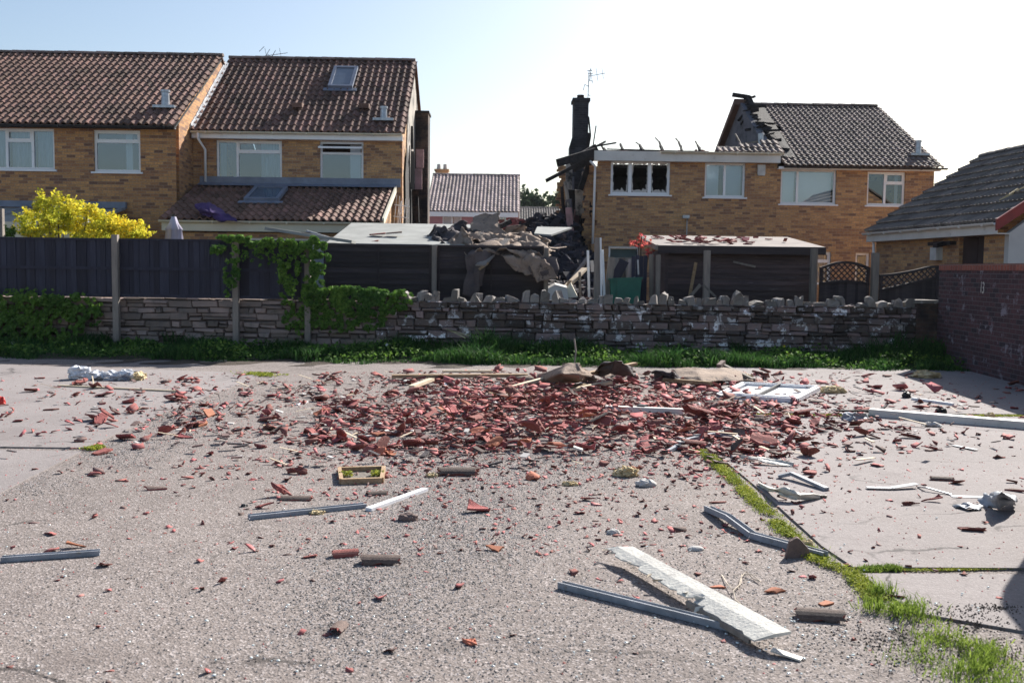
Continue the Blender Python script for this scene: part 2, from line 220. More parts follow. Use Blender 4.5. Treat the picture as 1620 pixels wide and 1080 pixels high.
# ------------------------------------------------------------------ mesh helpers
class MB:
    def __init__(s): s.v = []; s.f = []; s.t = []; s.m = []; s.uv = {}
    def add(s, vs, fs, tint=.5, m=0, uvs=None):
        k = len(s.v); s.v += [tuple(x) for x in vs]
        for i, f in enumerate(fs):
            if uvs: s.uv[len(s.f)] = uvs[i]
            s.f.append([a+k for a in f]); s.t.append(tint); s.m.append(m)
        return s
    def box(s, a, b, **k):
        x0, y0, z0 = a; x1, y1, z1 = b
        return s.add([(x0,y0,z0),(x1,y0,z0),(x1,y1,z0),(x0,y1,z0),(x0,y0,z1),(x1,y0,z1),(x1,y1,z1),(x0,y1,z1)],
                     [(0,3,2,1),(4,5,6,7),(0,1,5,4),(1,2,6,5),(2,3,7,6),(3,0,4,7)], **k)
    def bar(s, p, q, w, h, up=(0, 0, 1), jit=0, **k):
        p = Vector(p); q = Vector(q); d = (q-p).normalized(); sd = d.cross(Vector(up))
        if sd.length < 1e-3: sd = Vector((1, 0, 0))
        sd.normalize(); u = sd.cross(d)
        vs = []
        for c in (p, q):
            for a, b in ((-1,-1),(1,-1),(1,1),(-1,1)): vs.append(c + sd*(a*w/2) + u*(b*h/2) + d*U(-jit, jit))
        return s.add(vs, [(0,1,2,3),(7,6,5,4),(0,4,5,1),(1,5,6,2),(2,6,7,3),(3,7,4,0)], **k)
    def tube(s, pts, r, n=8, **k):
        pts = [Vector(p) for p in pts]; rs = r if isinstance(r, (list, tuple)) else [r]*len(pts); vs = []; fs = []
        for i, p in enumerate(pts):
            d = (pts[min(i+1, len(pts)-1)] - pts[max(i-1, 0)]).normalized(); a = d.orthogonal().normalized(); 
            ref = Vector((0, 0, 1)) if abs(d.z) < .9 else Vector((0, 1, 0)); a = d.cross(ref).normalized(); b = a.cross(d)
            for j in range(n): t = 2*math.pi*j/n; vs.append(p + (a*math.cos(t) + b*math.sin(t))*rs[i])
        for i in range(len(pts)-1):
            for j in range(n): fs.append((i*n+j, i*n+(j+1) % n, (i+1)*n+(j+1) % n, (i+1)*n+j))
        fs.append(tuple(range(n))[::-1]); fs.append(tuple((len(pts)-1)*n+j for j in range(n)))
        return s.add(vs, fs, **k)
    def prism(s, pts, ext, **k):
        n = len(pts); pts = [Vector(p) for p in pts]; e = Vector(ext)
        return s.add(pts + [p+e for p in pts], [tuple(range(n)), tuple(range(2*n-1, n-1, -1))] + [(i, i+n, (i+1) % n+n, (i+1) % n) for i in range(n)], **k)
    def build(s, name, mats, parent=None, smooth=False, recalc=False):
        me = bpy.data.meshes.new(name); me.from_pydata(s.v, [], s.f)
        for m in (mats if isinstance(mats, (list, tuple)) else [mats]): me.materials.append(M[m] if isinstance(m, str) else m)
        me.polygons.foreach_set('material_index', s.m)
        a = me.attributes.new('tint', 'FLOAT', 'FACE'); a.data.foreach_set('value', s.t)
        ul = me.uv_layers.new(name='UVMap'); V = s.v; buf = []
        me.update()
        for pi, p in enumerate(me.polygons):
            if pi in s.uv: 
                for q in s.uv[pi]: buf += [q[0], q[1]]
                continue
            n = p.normal
            if abs(n.z) > .8:
                for vi in p.vertices: buf += [V[vi][0], V[vi][1]]
            else:
                l = math.hypot(n.x, n.y); tx, ty = -n.y/l, n.x/l
                if abs(tx) > abs(ty):
                    if tx < 0: tx, ty = -tx, -ty
                elif ty < 0: tx, ty = -tx, -ty
                for vi in p.vertices: buf += [V[vi][0]*tx + V[vi][1]*ty, V[vi][2]]
        ul.data.foreach_set('uv', buf)
        if recalc:
            bm = bmesh.new(); bm.from_mesh(me); bmesh.ops.recalc_face_normals(bm, faces=bm.faces); bm.to_mesh(me); bm.free()
        if smooth: me.polygons.foreach_set('use_smooth', [True]*len(me.polygons))
        o = bpy.data.objects.new(name, me); COL.objects.link(o)
        if parent: o.parent = parent
        return o
def npmesh(name, V, F, material, tint=None, parent=None, smooth=False):
    """V (n,3), F (m,k) arrays"""
    me = bpy.data.meshes.new(name); k = F.shape[1]; me.vertices.add(len(V)); me.vertices.foreach_set('co', V.astype(np.float32).ravel())
    me.loops.add(F.size); me.loops.foreach_set('vertex_index', F.astype(np.int32).ravel()); me.polygons.add(len(F))
    me.polygons.foreach_set('loop_start', np.arange(0, F.size, k, dtype=np.int32)); me.update(calc_edges=True)
    for m in (material if isinstance(material, list) else [material]): me.materials.append(M[m])
    if tint is not None: a = me.attributes.new('tint', 'FLOAT', 'FACE'); a.data.foreach_set('value', tint.astype(np.float32))
    if smooth: me.polygons.foreach_set('use_smooth', [True]*len(F))
    o = bpy.data.objects.new(name, me); COL.objects.link(o)
    if parent: o.parent = parent
    return o
def empty(name, loc=(0, 0, 0), rz=0):
    o = bpy.data.objects.new(name, None); COL.objects.link(o); o.location = loc; o.rotation_euler = (0, 0, rz); o.empty_display_size = .2; return o
def tag(o, label=None, cat=None, group=None, kind=None):
    if label: o['label'] = label
    if cat: o['category'] = cat
    if group: o['group'] = group
    if kind: o['kind'] = kind
    return o
class HF:
    """a house frame: u along the facade, v away from the road, z up"""
    def __init__(s, p, th): s.p = Vector((p[0], p[1], 0)); s.th = th; s.e = Vector((math.cos(th), math.sin(th), 0)); s.n = Vector((-math.sin(th), math.cos(th), 0))
    def uz(s, px, py, v=0):
        d = ray(px, py); o = Vector((0, 0, CAMH)); t = ((s.p - o).dot(s.n) + v)/d.dot(s.n); q = o + d*t
        return (q - s.p).dot(s.e), q.z
    def vz(s, px, py, u=0):
        d = ray(px, py); o = Vector((0, 0, CAMH)); t = ((s.p - o).dot(s.e) + u)/d.dot(s.e); q = o + d*t
        return (q - s.p).dot(s.n), q.z
    def rect(s, x0, y0, x1, y1, v=0):
        a = s.uz(x0, (y0), v); b = s.uz(x1, y1, v); c = s.uz(x1, y0, v); d = s.uz(x0, y1, v)
        return (a[0]+d[0])/2, (b[1]+d[1])/2, (b[0]+c[0])/2, (a[1]+c[1])/2     # u0,z0,u1,z1
    def root(s, name): return empty(name, s.p, s.th)
def wall_open(mb, u0, u1, z0, z1, ops, v=0, th=.25, **k):
    us = sorted({u0, u1, *[o[0] for o in ops], *[o[2] for o in ops]}); zs = sorted({z0, z1, *[o[1] for o in ops], *[o[3] for o in ops]})
    us = [a for a in us if u0 <= a <= u1]; zs = [a for a in zs if z0 <= a <= z1]
    ins = lambda a, b: any(o[0] < a < o[2] and o[1] < b < o[3] for o in ops)
    for i in range(len(us)-1):
        for j in range(len(zs)-1):
            a, b, c, d = us[i], us[i+1], zs[j], zs[j+1]
            if ins((a+b)/2, (c+d)/2): continue
            mb.add([(a,v,c),(b,v,c),(b,v,d),(a,v,d)], [(0,1,2,3)], **k); mb.add([(a,v+th,c),(b,v+th,c),(b,v+th,d),(a,v+th,d)], [(3,2,1,0)], **k)
    for o in ops:
        a, c, b, d = max(o[0], u0), max(o[1], z0), min(o[2], u1), min(o[3], z1)
        mb.add([(a,v,c),(b,v,c),(b,v+th,c),(a,v+th,c)], [(0,1,2,3)], **k); mb.add([(a,v,d),(b,v,d),(b,v+th,d),(a,v+th,d)], [(3,2,1,0)], **k)
        mb.add([(a,v,c),(a,v,d),(a,v+th,d),(a,v+th,c)], [(3,2,1,0)], **k); mb.add([(b,v,c),(b,v,d),(b,v+th,d),(b,v+th,c)], [(0,1,2,3)], **k)
def window(parent, r, cols, v=.07, sill=True, glass='glass', open_top=False, label=None, fw=.06):
    """cols: list of (fraction, transom fraction from top or None, backing)"""
    u0, z0, u1, z1 = r; fr = MB(); W = u1-u0
    wr = empty('window', (0, 0, 0)); wr.parent = parent
    if label: wr['label'] = label
    d = .06; fr.box((u0, v, z0), (u1, v+d, z0+fw)); fr.box((u0, v, z1-fw), (u1, v+d, z1)); fr.box((u0, v+.001, z0+fw), (u0+fw, v+d-.001, z1-fw)); fr.box((u1-fw, v+.001, z0+fw), (u1, v+d-.001, z1-fw))
    x = u0; tot = sum(c[0] for c in cols); gl = []; backs = []
    for i, (f, tr, bk) in enumerate(cols):
        xn = x + W*f/tot; a = x + (fw if i == 0 else fw*.55); b = xn - (fw if i == len(cols)-1 else fw*.55)
        if i < len(cols)-1: fr.box((xn-fw*.55, v-.004, z0+fw), (xn+fw*.55, v+d+.004, z1-fw))
        zt = None
        if tr: zt = z1 - (z1-z0)*tr; fr.box((a, v-.006, zt-.032), (b, v+d-.01, zt+.032))
        if tr and not (open_top): 
            s_ = .028
            fr.box((a, v-.012, zt+.032), (b, v+.02, zt+.032+s_)); fr.box((a, v-.012, z1-fw-s_), (b, v+.02, z1-fw)); fr.box((a, v-.011, zt+.032+s_), (a+s_, v+.019, z1-fw-s_)); fr.box((b-s_, v-.011, zt+.032+s_), (b, v+.019, z1-fw-s_))
        g = [(a, z0+fw, b, (zt-.032) if zt else z1-fw)]
        if zt and not open_top: g.append((a, zt+.032, b, z1-fw))
        gl += g
        if bk: backs.append((a, b, bk))
        x = xn
    fr.build('frame', 'white', wr)
    for a in gl: MB().add([(a[0], v+.03, a[1]), (a[2], v+.03, a[1]), (a[2], v+.03, a[3]), (a[0], v+.03, a[3])], [(0,1,2,3)]).build('pane', glass, wr)
    for a, b, bk in backs:
        cb = MB(); n = 14; kind, f0, f1 = bk if isinstance(bk, tuple) else (bk, 0, 1); A = a+(b-a)*f0; B = a+(b-a)*f1
        vs = []; 
        for i in range(n+1):
            t = A+(B-A)*i/n; o = .22 + (.03*math.sin(i*2.3) if kind == 'curtain' else 0); vs += [(t, v+o, z0+fw), (t, v+o, z1-fw)]
        cb.add(vs, [(2*i, 2*i+2, 2*i+3, 2*i+1) for i in range(n)]).build('curtain' if kind == 'curtain' else 'blind', kind, wr)
    if open_top:
        zt = z1-(z1-z0)*cols[0][1]; ob = MB(); h = z1-fw-zt
        p0 = Vector((u0, v, z1-fw)); q = Vector((0, -.32, -h*.45)) 
        for uu in (u0+.03, u1-.03): ob.bar((uu, v-.02, z1-fw-.05), (uu, v-.02-.32, z1-fw-h*.5), .05, .035)
        ob.bar((u0+.005, v-.34, z1-fw-h*.52), (u1-.005, v-.34, z1-fw-h*.52), .05, .05); ob.build('open_sash', 'white', wr)
        MB().add([(u0+.05, v-.03, z1-fw-.05), (u1-.05, v-.03, z1-fw-.05), (u1-.05, v-.33, z1-fw-h*.5), (u0+.05, v-.33, z1-fw-h*.5)], [(0,1,2,3)]).build('pane', glass, wr)
    if sill: MB().box((u0-.06, -.05, z0-.045), (u1+.06, v+.0, z0-.002)).build('sill', 'white', wr)
    return wr
def tile_roof(parent, m, u0, u1, v0, z0, v1, z1, tw=.19, gauge=.34, amp=.055, keep=None, name='roof', step=.034, seg=6, jit=.004, axis=0, prof='roll'):
    """real pantiles: every row is a waved strip with its own lip"""
    D = Vector((0, v1-v0, z1-z0)); L_ = D.length; D.normalize(); N = Vector((0, -D.z, D.y)); n = max(1, round(L_/gauge)); g = L_/n
    nc = max(1, round((u1-u0)/tw)); cw = (u1-u0)/nc; mb = MB()
    if prof == 'roll': pf = [amp*(math.sin(math.pi*min(1, t/.6))**.8 if t < .6 else -.18*math.sin(math.pi*(t-.6)/.4)) for t in [i/seg for i in range(seg)]]
    else: pf = [amp*(.0 if (i/seg) < .62 else math.sin(math.pi*((i/seg)-.62)/.38)) for i in range(seg)]
    for j in range(n):
        for c in range(nc):
            if keep and not keep(u0+(c+.5)*cw, j/n): continue
            jj = U(-jit, jit); vs = []; uvs = []
            for i in range(seg+1):
                h = pf[i % seg]; u = u0+(c+i/seg)*cw
                base = Vector((u, v0, z0)) + D*(j*g)
                lo = base + N*(h+step+jj) - D*.012; up = base + D*(g+.01) + N*(h+.004+jj); un = base + N*(h+.004+jj-.012) - D*.010
                vs += [lo, up, un]
            fs = [(3*i, 3*i+3, 3*i+4, 3*i+1) for i in range(seg)] + [(3*i+2, 3*i+5, 3*i+3, 3*i) for i in range(seg)]
            mb.add(vs, fs, tint=min(1, max(0, random.gauss(.5, .22))))
    o = mb.build(name, m, parent)
    for p in o.data.polygons: p.use_smooth = True
    try: o.data.set_sharp_from_angle(angle=math.radians(50))
    except Exception: pass
    return o
def slab(parent, m, u0, u1, v0, z0, v1, z1, name='roof_deck', t=.05, drop=.03):
    D = Vector((0, v1-v0, z1-z0)).normalized(); N = Vector((0, -D.z, D.y))
    if N.z < 0: N = -N
    a = [Vector((u0, v0, z0)), Vector((u1, v0, z0)), Vector((u1, v1, z1)), Vector((u0, v1, z1))]
    a = [p - N*drop for p in a]; return MB().prism(a, -N*t).build(name, m, parent, recalc=True)
def ridge(parent, m, u0, u1, v, z, r=.12, name='ridge_tiles'):
    mb = MB(); n = max(1, round((u1-u0)/.42)); w = (u1-u0)/n
    for i in range(n):
        a = u0+i*w; vs = []; rr = r+U(-.006, .006)
        for x, r2 in ((a, rr+.012), (a+w+.01, rr)):
            for k in range(7): t = math.pi*k/6; vs.append((x, v+r2*math.cos(t), z-.03+r2*.75*math.sin(t)))
        mb.add(vs, [(k, k+1, k+8, k+7) for k in range(6)] + [tuple(range(7))[::-1], tuple(range(7, 14))], tint=R())
    return mb.build(name, m, parent, recalc=True)
def gutter(parent, m, u0, u1, v, z, r=.055, name='gutter'):
    mb = MB(); n = 8
    vs = []
    for x in (u0, u1):
        for k in range(n+1): t = math.pi*k/n; vs.append((x, v-r*math.cos(t), z-r*math.sin(t)))
        for k in range(n, -1, -1): t = math.pi*k/n; vs.append((x, v-(r-.006)*math.cos(t), z-(r-.006)*math.sin(t)))
    q = 2*(n+1); mb.add(vs, [(k, (k+1) % q, (k+1) % q+q, k+q) for k in range(q)] + [tuple(range(q)), tuple(range(2*q-1, q-1, -1))])
    k = u0+.4
    while k < u1: mb.box((k, v-r-.006, z-r-.008), (k+.03, v+r, z-.02)); k += .9
    return mb.build(name, m, parent, recalc=True)
# ================================================================== BUILDINGS
TH = math.radians(0.8)
pA = at(278, 203, 26.0); hA = HF((pA.x, pA.y), TH)
# ---------- house A, far left
def houseA():
    rt = tag(hA.root('brick_house'), 'brown tiled brick house at the far left, standing forward of its neighbour', 'house')
    ze = hA.uz(150, 203)[1]; zt = hA.uz(150, 197, -.28)[1]; VR = hA.vz(350, 92, 0)[0]; print('VRA', VR); zr = hA.uz(200, 87, VR)[1]; W = 6.9
    r1 = hA.rect(-22, 203, 86, 268); r2 = hA.rect(148, 206, 222, 272)
    mb = MB(); wall_open(mb, -W, 0, 0, ze+.02, [r1, r2]); mb.build('front_wall', 'brick', rt)
    sl_ = (zr-zt)/(VR+.28); 
    g = [(0, .252, 0), (0, 2*VR, 0), (0, 2*VR, zt+.1), (0, VR, zr-.06), (0, .252, zt+sl_*.53-.06)]
    MB().prism(g, (-.24, 0, 0)).build('gable_wall', 'brick', rt, recalc=True)
    MB().prism([(-W, .252, 0), (-W, 2*VR, 0), (-W, 2*VR, zt+.1), (-W, VR, zr-.06), (-W, .252, zt+.2)], (.24, 0, 0)).build('gable_wall', 'brick', rt, recalc=True)
    MB().box((-W, 2*VR-.2, 0), (0, 2*VR, ze)).build('rear_wall', 'brick', rt)
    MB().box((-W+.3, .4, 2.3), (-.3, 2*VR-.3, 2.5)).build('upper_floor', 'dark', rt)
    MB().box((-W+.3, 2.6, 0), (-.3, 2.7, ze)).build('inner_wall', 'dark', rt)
    tile_roof(rt, 'tileA', -W-.1, .07, -.3, zt, VR, zr, tw=.19, gauge=.335, amp=.05)
    slab(rt, 'dark', -W-.05, .02, -.2, zt, VR, zr, drop=.05); slab(rt, 'tileA', -W-.1, .05, VR, zr, 2*VR+.3, zt, name='rear_roof')
    ridge(rt, 'tileD', -W-.1, .05, VR, zr+.03)
    MB().box((-W, -.22, ze-.0), (.01, -.2, zt-.02)).box((-W, -.2, ze), (.01, -.002, ze+.02)).build('fascia', 'fasciagrey', rt)
    gutter(rt, 'black', -W, .05, -.29, zt-.02)
    window(rt, r1, [(31, None, ('curtain', 0, 1)), (41, .3, ('curtain', 0, 1)), (36, None, ('curtain', 0, 1))])
    window(rt, r2, [(1, .27, ('blind', .62, .78))], label='wide two-pane window under the eaves')
    pipe_vent(rt, *hA_roof_pt(hA, 262, 172, zt, zr, VR), .1, .42)
    # mortar upstand against the lower neighbour roof
    return rt, ze, zt, zr, VR
def hA_roof_pt(h, px, py, zt, zr, VR, v0=-.28):
    d = ray(px, py); o = Vector((0, 0, CAMH)); s = (zr-zt)/(VR-v0)
    # plane z = zt + s (v - v0)
    f = lambda t: (o+d*t).z - zt - s*(((o+d*t)-h.p).dot(h.n)-v0)
    a, b = f(1), f(2); t = 1 - a/(b-a); q = o+d*t; return (q-h.p).dot(h.e), (q-h.p).dot(h.n), q.z
def pipe_vent(rt, u, v, z, r, h, m='metal'):
    mb = MB(); mb.box((u-.28, v-.2, z+.0), (u+.28, v+.18, z+.07)); mb.tube([(u, v, z+.02), (u, v, z+h)], [r*1.15, r], 12); mb.tube([(u, v, z+h), (u, v, z+h+.06)], r*1.25, 12)
    o = mb.build('vent_pipe', m, rt); o.data.transform(Matrix.Rotation(0, 4, 'X')); return o
HA, zeA, ztA, zrA, VRA = houseA()
# ---------- house B with rooflights and lean-to
vB = hA.vz(305, 205, 0)[0]
print('vB', vB)
pB = hA.p + hA.n*vB; hB = HF((pB.x, pB.y), TH)
WB = hB.uz(635, 260)[0]
def houseB():
    rt = tag(hB.root('brick_house'), 'brick house with two rooflights, a lean-to extension and a fire-damaged end wall', 'house')
    ze = hB.uz(470, 222)[1]; zt = hB.uz(470, 209, -.28)[1]; VR = max(3.7, hB.vz(353, 92, 0)[0]); zr = hB.uz(500, 95, VR)[1]
    r1 = hB.rect(342, 222, 446, 283); r2 = hB.rect(506, 224, 575, 286)
    mb = MB(); wall_open(mb, .002, WB, 0, ze+.02, [r1, r2]); mb.build('front_wall', 'brick2', rt)
    s = (zr-zt)/(VR+.28)
    MB().prism([(WB, .252, 0), (WB, 2*VR, 0), (WB, 2*VR, zt+.1), (WB, VR, zr-.08), (WB, .252, zt+s*.53-.08)], (-.24, 0, 0)).build('party_wall', 'brick2', rt, recalc=True)
    # scorched plaster skin with ragged outline on the exposed side
    zz = lambda v: zt + s*(v+.28) - .14
    pts = [(1.2, 2.3), (1.0, 3.0), (1.5, 3.6), (1.2, 4.1), (1.7, 4.7), (1.35, 5.2)] + [(v, zz(v)-U(.03, .2)) for v in (1.6, 1.9, 2.2, 2.5, VR-.1)] + [(VR+.7, zz(VR)-.8), (2*VR, 5.0), (2*VR, 2.0), (3.5, 1.6)]
    MB().prism([(WB+.003, a, b) for a, b in pts], (.03, 0, 0)).build('plaster_skin', 'plaster', rt, recalc=True)
    MB().prism([(WB+.035, a, b) for a, b in [(.7, 1), (.5, 2.2), (.8, 3.1), (.6, 4.2), (1.1, 5.1), (1.6, 4.5), (2.0, 5.2), (2.3, 4.3), (3.0, 4.6), (3.6, 3.9), (4.5, 4.0), (4.5, 1)]], (.02, 0, 0)).build('soot_patch', 'char', rt, recalc=True)
    MB().box((.3, 2*VR-.2, 0), (WB-.3, 2*VR, ze)).build('rear_wall', 'brick2', rt)
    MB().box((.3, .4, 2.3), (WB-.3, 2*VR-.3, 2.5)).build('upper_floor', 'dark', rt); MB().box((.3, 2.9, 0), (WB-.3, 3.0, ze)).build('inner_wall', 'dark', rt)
    ru0, rv0, rz0 = hA_roof_pt(hB, 519, 143, zt, zr, VR); ru1, rv1, rz1 = hA_roof_pt(hB, 567, 112, zt, zr, VR)
    tile_roof(rt, 'tileB', .02, WB+.12, -.3, zt, VR, zr, tw=.19, gauge=.33, amp=.052)
    slab(rt, 'dark', .05, WB, -.2, zt, VR, zr, drop=.05); slab(rt, 'tileB', 0, WB+.1, VR, zr, 2*VR+.3, zt, name='rear_roof')
    ridge(rt, 'tileD', .02, WB+.05, VR, zr+.03)
    MB().box((.03, -.22, ze), (WB+.05, -.2, zt-.02)).box((.03, -.2, ze), (WB+.05, -.002, ze+.02)).build('fascia', 'white', rt)
    gutter(rt, 'cream', .03, WB+.03, -.29, zt-.01)
    window(rt, r1, [(33, None, ('curtain', 0, .3)), (71, .3, ('curtain', .5, 1))], label='wide window with curtains above the lean-to')
    window(rt, r2, [(1, .3, ('blind', .68, .95))], open_top=True, label='window with its top sash propped open')
    rooflight(rt, zt, zr, VR, -.28, hB, (519, 143), (567, 112))
    for px, py in ((472, 173), (577, 174)):
        u, v, z = hA_roof_pt(hB, px, py, zt, zr, VR); MB().prism([(u-.14, v-.2, z+.02), (u-.14, v-.2, z+.15), (u-.14, v+.2, z+.17), (u-.14, v+.2, z+.05)], (.28, 0, 0)).build('tile_vent', 'tileA', rt, recalc=True)
    u, v, z = hA_roof_pt(hB, 607, 192, zt, zr, VR); pipe_vent(rt, u, v, z, .09, .34)
    a = hB.uz(308, 213, -.3); mb = MB(); u = .22
    mb.tube([(u, -.29, zt-.06), (u, -.29, zt-.2), (u+.13, -.08, zt-.48), (u+.13, -.07, hB.uz(320, 288)[1])], .036, 8); mb.build('downpipe', 'white', rt, smooth=True)
    # stepped mortar against the taller gable of house A
    mb = MB(); n = 17
    for i in range(n):
        v0 = -.25+(VR-.2)*i/n; v1 = v0+(VR-.2)/n; z0 = zt+s*(v0+.28); mb.prism([(.0, v0, z0+.02), (.0, v1, z0+s*(v1-v0)+.02), (.0, v1, z0+s*(v1-v0)+.15), (.0, v0, z0+.12+U(0, .05))], (.03, 0, 0))
        mb.add([(.03, v0, z0+.12), (.03, v1, z0+s*(v1-v0)+.12), (.13, v1, z0+s*(v1-v0)+.07), (.13, v0, z0+.07)], [(0, 1, 2, 3)])
    mb.build('flashing', 'mortar', rt, recalc=True)
    # lean-to
    vf = -2.9; 
    ezt = hB.uz(430, 349, vf-.15)[1]; uL = hB.uz(252, 345, vf-.15)[0]; uR = hB.uz(606, 352, vf-.15)[0]
    zh = hB.uz(450, 296, -.02)[1]; 
    s2 = (zh-ezt)/(-.02-(vf-.15)); L = []
    tile_roof(rt, 'tileA', uL, uR, vf-.18, ezt, -.03, zh, tw=.19, gauge=.33, amp=.05, name='lean_to_roof'); slab(rt, 'dark', uL+.05, uR-.05, vf-.1, ezt, -.03, zh, drop=.05)
    MB().box((uL+.1, -.06, zh+.03), (WB-.02, -.002, zh+.26)).build('lead_flashing', 'lead', rt)
    MB().prism([(uL+.1, -.06, zh+.03), (uL+.1, -.30, zh-s2*.26+.1), (uL+.1, -.28, zh-s2*.26+.12), (uL+.1, -.04, zh+.1)], (uR-uL-.1, 0, 0)).build('lead_apron', 'lead', rt, recalc=True)
    MB().prism([(uR-.02, vf-.18, ezt-.08), (uR-.02, -.03, zh-.08), (uR-.02, -.03, zh+.08), (uR-.02, vf-.18, ezt+.09)], (.05, 0, 0)).build('verge', 'cream', rt, recalc=True)
    zb = ezt-.3
    fr = (uL+1.55, 0.05, uR-1.2, zb-.12)
    mb = MB(); wall_open(mb, uL+.2, uR-.1, 0, zb, [fr], v=vf, th=.2); mb.build('lean_to_wall', 'brick2', rt)
    MB().prism([(uR-.1, vf+.2, 0), (uR-.1, -.01, 0), (uR-.1, -.01, zh-.12), (uR-.1, vf+.2, ezt+s2*.3-.12)], (-.2, 0, 0)).build('lean_to_wall', 'brick2', rt, recalc=True)
    MB().prism([(uL+.2, vf+.2, 0), (uL+.2, -.01, 0), (uL+.2, -.01, zh-.12), (uL+.2, vf+.2, ezt+s2*.3-.12)], (.2, 0, 0)).build('lean_to_wall', 'brick2', rt, recalc=True)
    MB().box((uL+.05, vf-.14, ezt-.27), (uR, vf-.12, ezt-.04)).box((uL+.05, vf-.12, ezt-.27), (uR, vf-.002, ezt-.25)).build('fascia', 'cream', rt)
    gutter(rt, 'cream', uL, uR+.02, vf-.2, ezt-.02)
    window(rt, fr, [(1, None, None), (1, None, ('blind', 0, 1)), (1, None, ('blind', .2, 1))], v=vf+.07, sill=False)
    rooflight(rt, ezt, zh, -.03, vf-.18, hB, (386, 322), (456, 303))
    return rt, ze, zt, zr, VR, (vf, ezt, zh, uL, uR)
def rooflight(rt, zt, zr, VR, v0, h, pa, pb):
    def pt(p):
        d = ray(*p); o = Vector((0, 0, CAMH)); s = (zr-zt)/(VR-v0); f = lambda t: (o+d*t).z-zt-s*(((o+d*t)-h.p).dot(h.n)-v0); a, b = f(1), f(2); q = o+d*(1-a/(b-a)); return (q-h.p).dot(h.e), (q-h.p).dot(h.n)
    u0, va = pt(pa); u1, vb = pt(pb); s = (zr-zt)/(VR-v0); D = Vector((0, 1, s)).normalized(); N = Vector((0, -D.z, D.y))
    # widths measured along the lower edge
    o = Vector(((u0), va, zt+s*(va-v0))) + N*.05; L_ = (vb-va)/D.y; Wd = abs(u1-u0); X = Vector((1, 0, 0))
    fr = MB(); f = .09
    def bx(a, b, c, d, h0, h1): p = [o+X*a+D*c, o+X*b+D*c, o+X*b+D*d, o+X*a+D*d]; fr.prism([q+N*h0 for q in p], N*(h1-h0))
    bx(0, Wd, 0, f, 0, .1); bx(0, Wd, L_-f, L_, 0, .1); bx(0, f, f, L_-f, 0, .098); bx(Wd-f, Wd, f, L_-f, 0, .098); bx(-.12, Wd+.12, -.16, 0, 0, .03)
    ob = fr.build('rooflight', 'lead', rt, recalc=True)
    p = [o+X*f+D*f, o+X*(Wd-f)+D*f, o+X*(Wd-f)+D*(L_-f), o+X*f+D*(L_-f)]; MB().prism([q+N*.06 for q in p], N*.01).build('pane', M_rl, ob, recalc=True)
M_rl = mat('rooflight glass', (.1, .13, .17), (.08, .1, .13), rough=.06, spec=.9)
HB, zeB, ztB, zrB, VRB, LT = houseB()
# remains beyond house B's end wall
def remainsB():
    rt = tag(empty('ruined_wall', hB.p + hB.e*WB, TH), 'tall sooty stub of wall left standing beyond the rooflight house', 'wall')
    f = HF(hB.p + hB.e*WB, TH)
    a = f.rect(655, 179, 677, 356, 4.0); MB().box((a[0], 4.0, 0), (a[2], 4.9, a[3])).build('wall_stub', 'brick_soot', rt)
    MB().box((a[0]-.03, 3.96, a[3]), (a[2]+.03, 4.94, a[3]+.07)).build('coping', 'char', rt)
    b = f.rect(648, 262, 657, 350, 2.4); mb = MB()
    mb.prism([(.06, 2.3, 0), (b[2], 2.3, 0), (b[2], 2.3, 3.3), (b[2]-.1, 2.3, 3.9), (.3, 2.3, 4.4), (.12, 2.3, 3.9)], (0, .3, 0)); mb.build('broken_inner_wall', 'brick_soot', rt, recalc=True)
    c = f.rect(657, 237, 668, 300, 2.3); mb = MB(); mb.box((c[0], 2.2, c[1]), (c[2], 2.25, c[1]+(c[3]-c[1])*.52)); mb.box((c[0]+.03, 2.2, c[1]+(c[3]-c[1])*.54), (c[2]+.05, 2.25, c[3])); mb.build('hanging_plaster', 'pinkpl', rt)
    c = f.rect(650, 240, 656, 300, 2.1); MB().box((c[0], 2.0, c[1]), (c[2], 2.05, c[3])).build('hanging_board', 'wood', rt)
    mb = MB()
    for px, y0, y1, m in ((651, 200, 236, 0), (659, 300, 352, 0), (646, 300, 350, 0)):
        c = f.uz(px, y0, 2.6); d = f.uz(px+U(-2, 2), y1, 2.6); mb.bar((c[0], 2.6, c[1]), (d[0], 2.6, d[1]), .12, .1)
    mb.build('burnt_stud', 'char', rt)
remainsB()
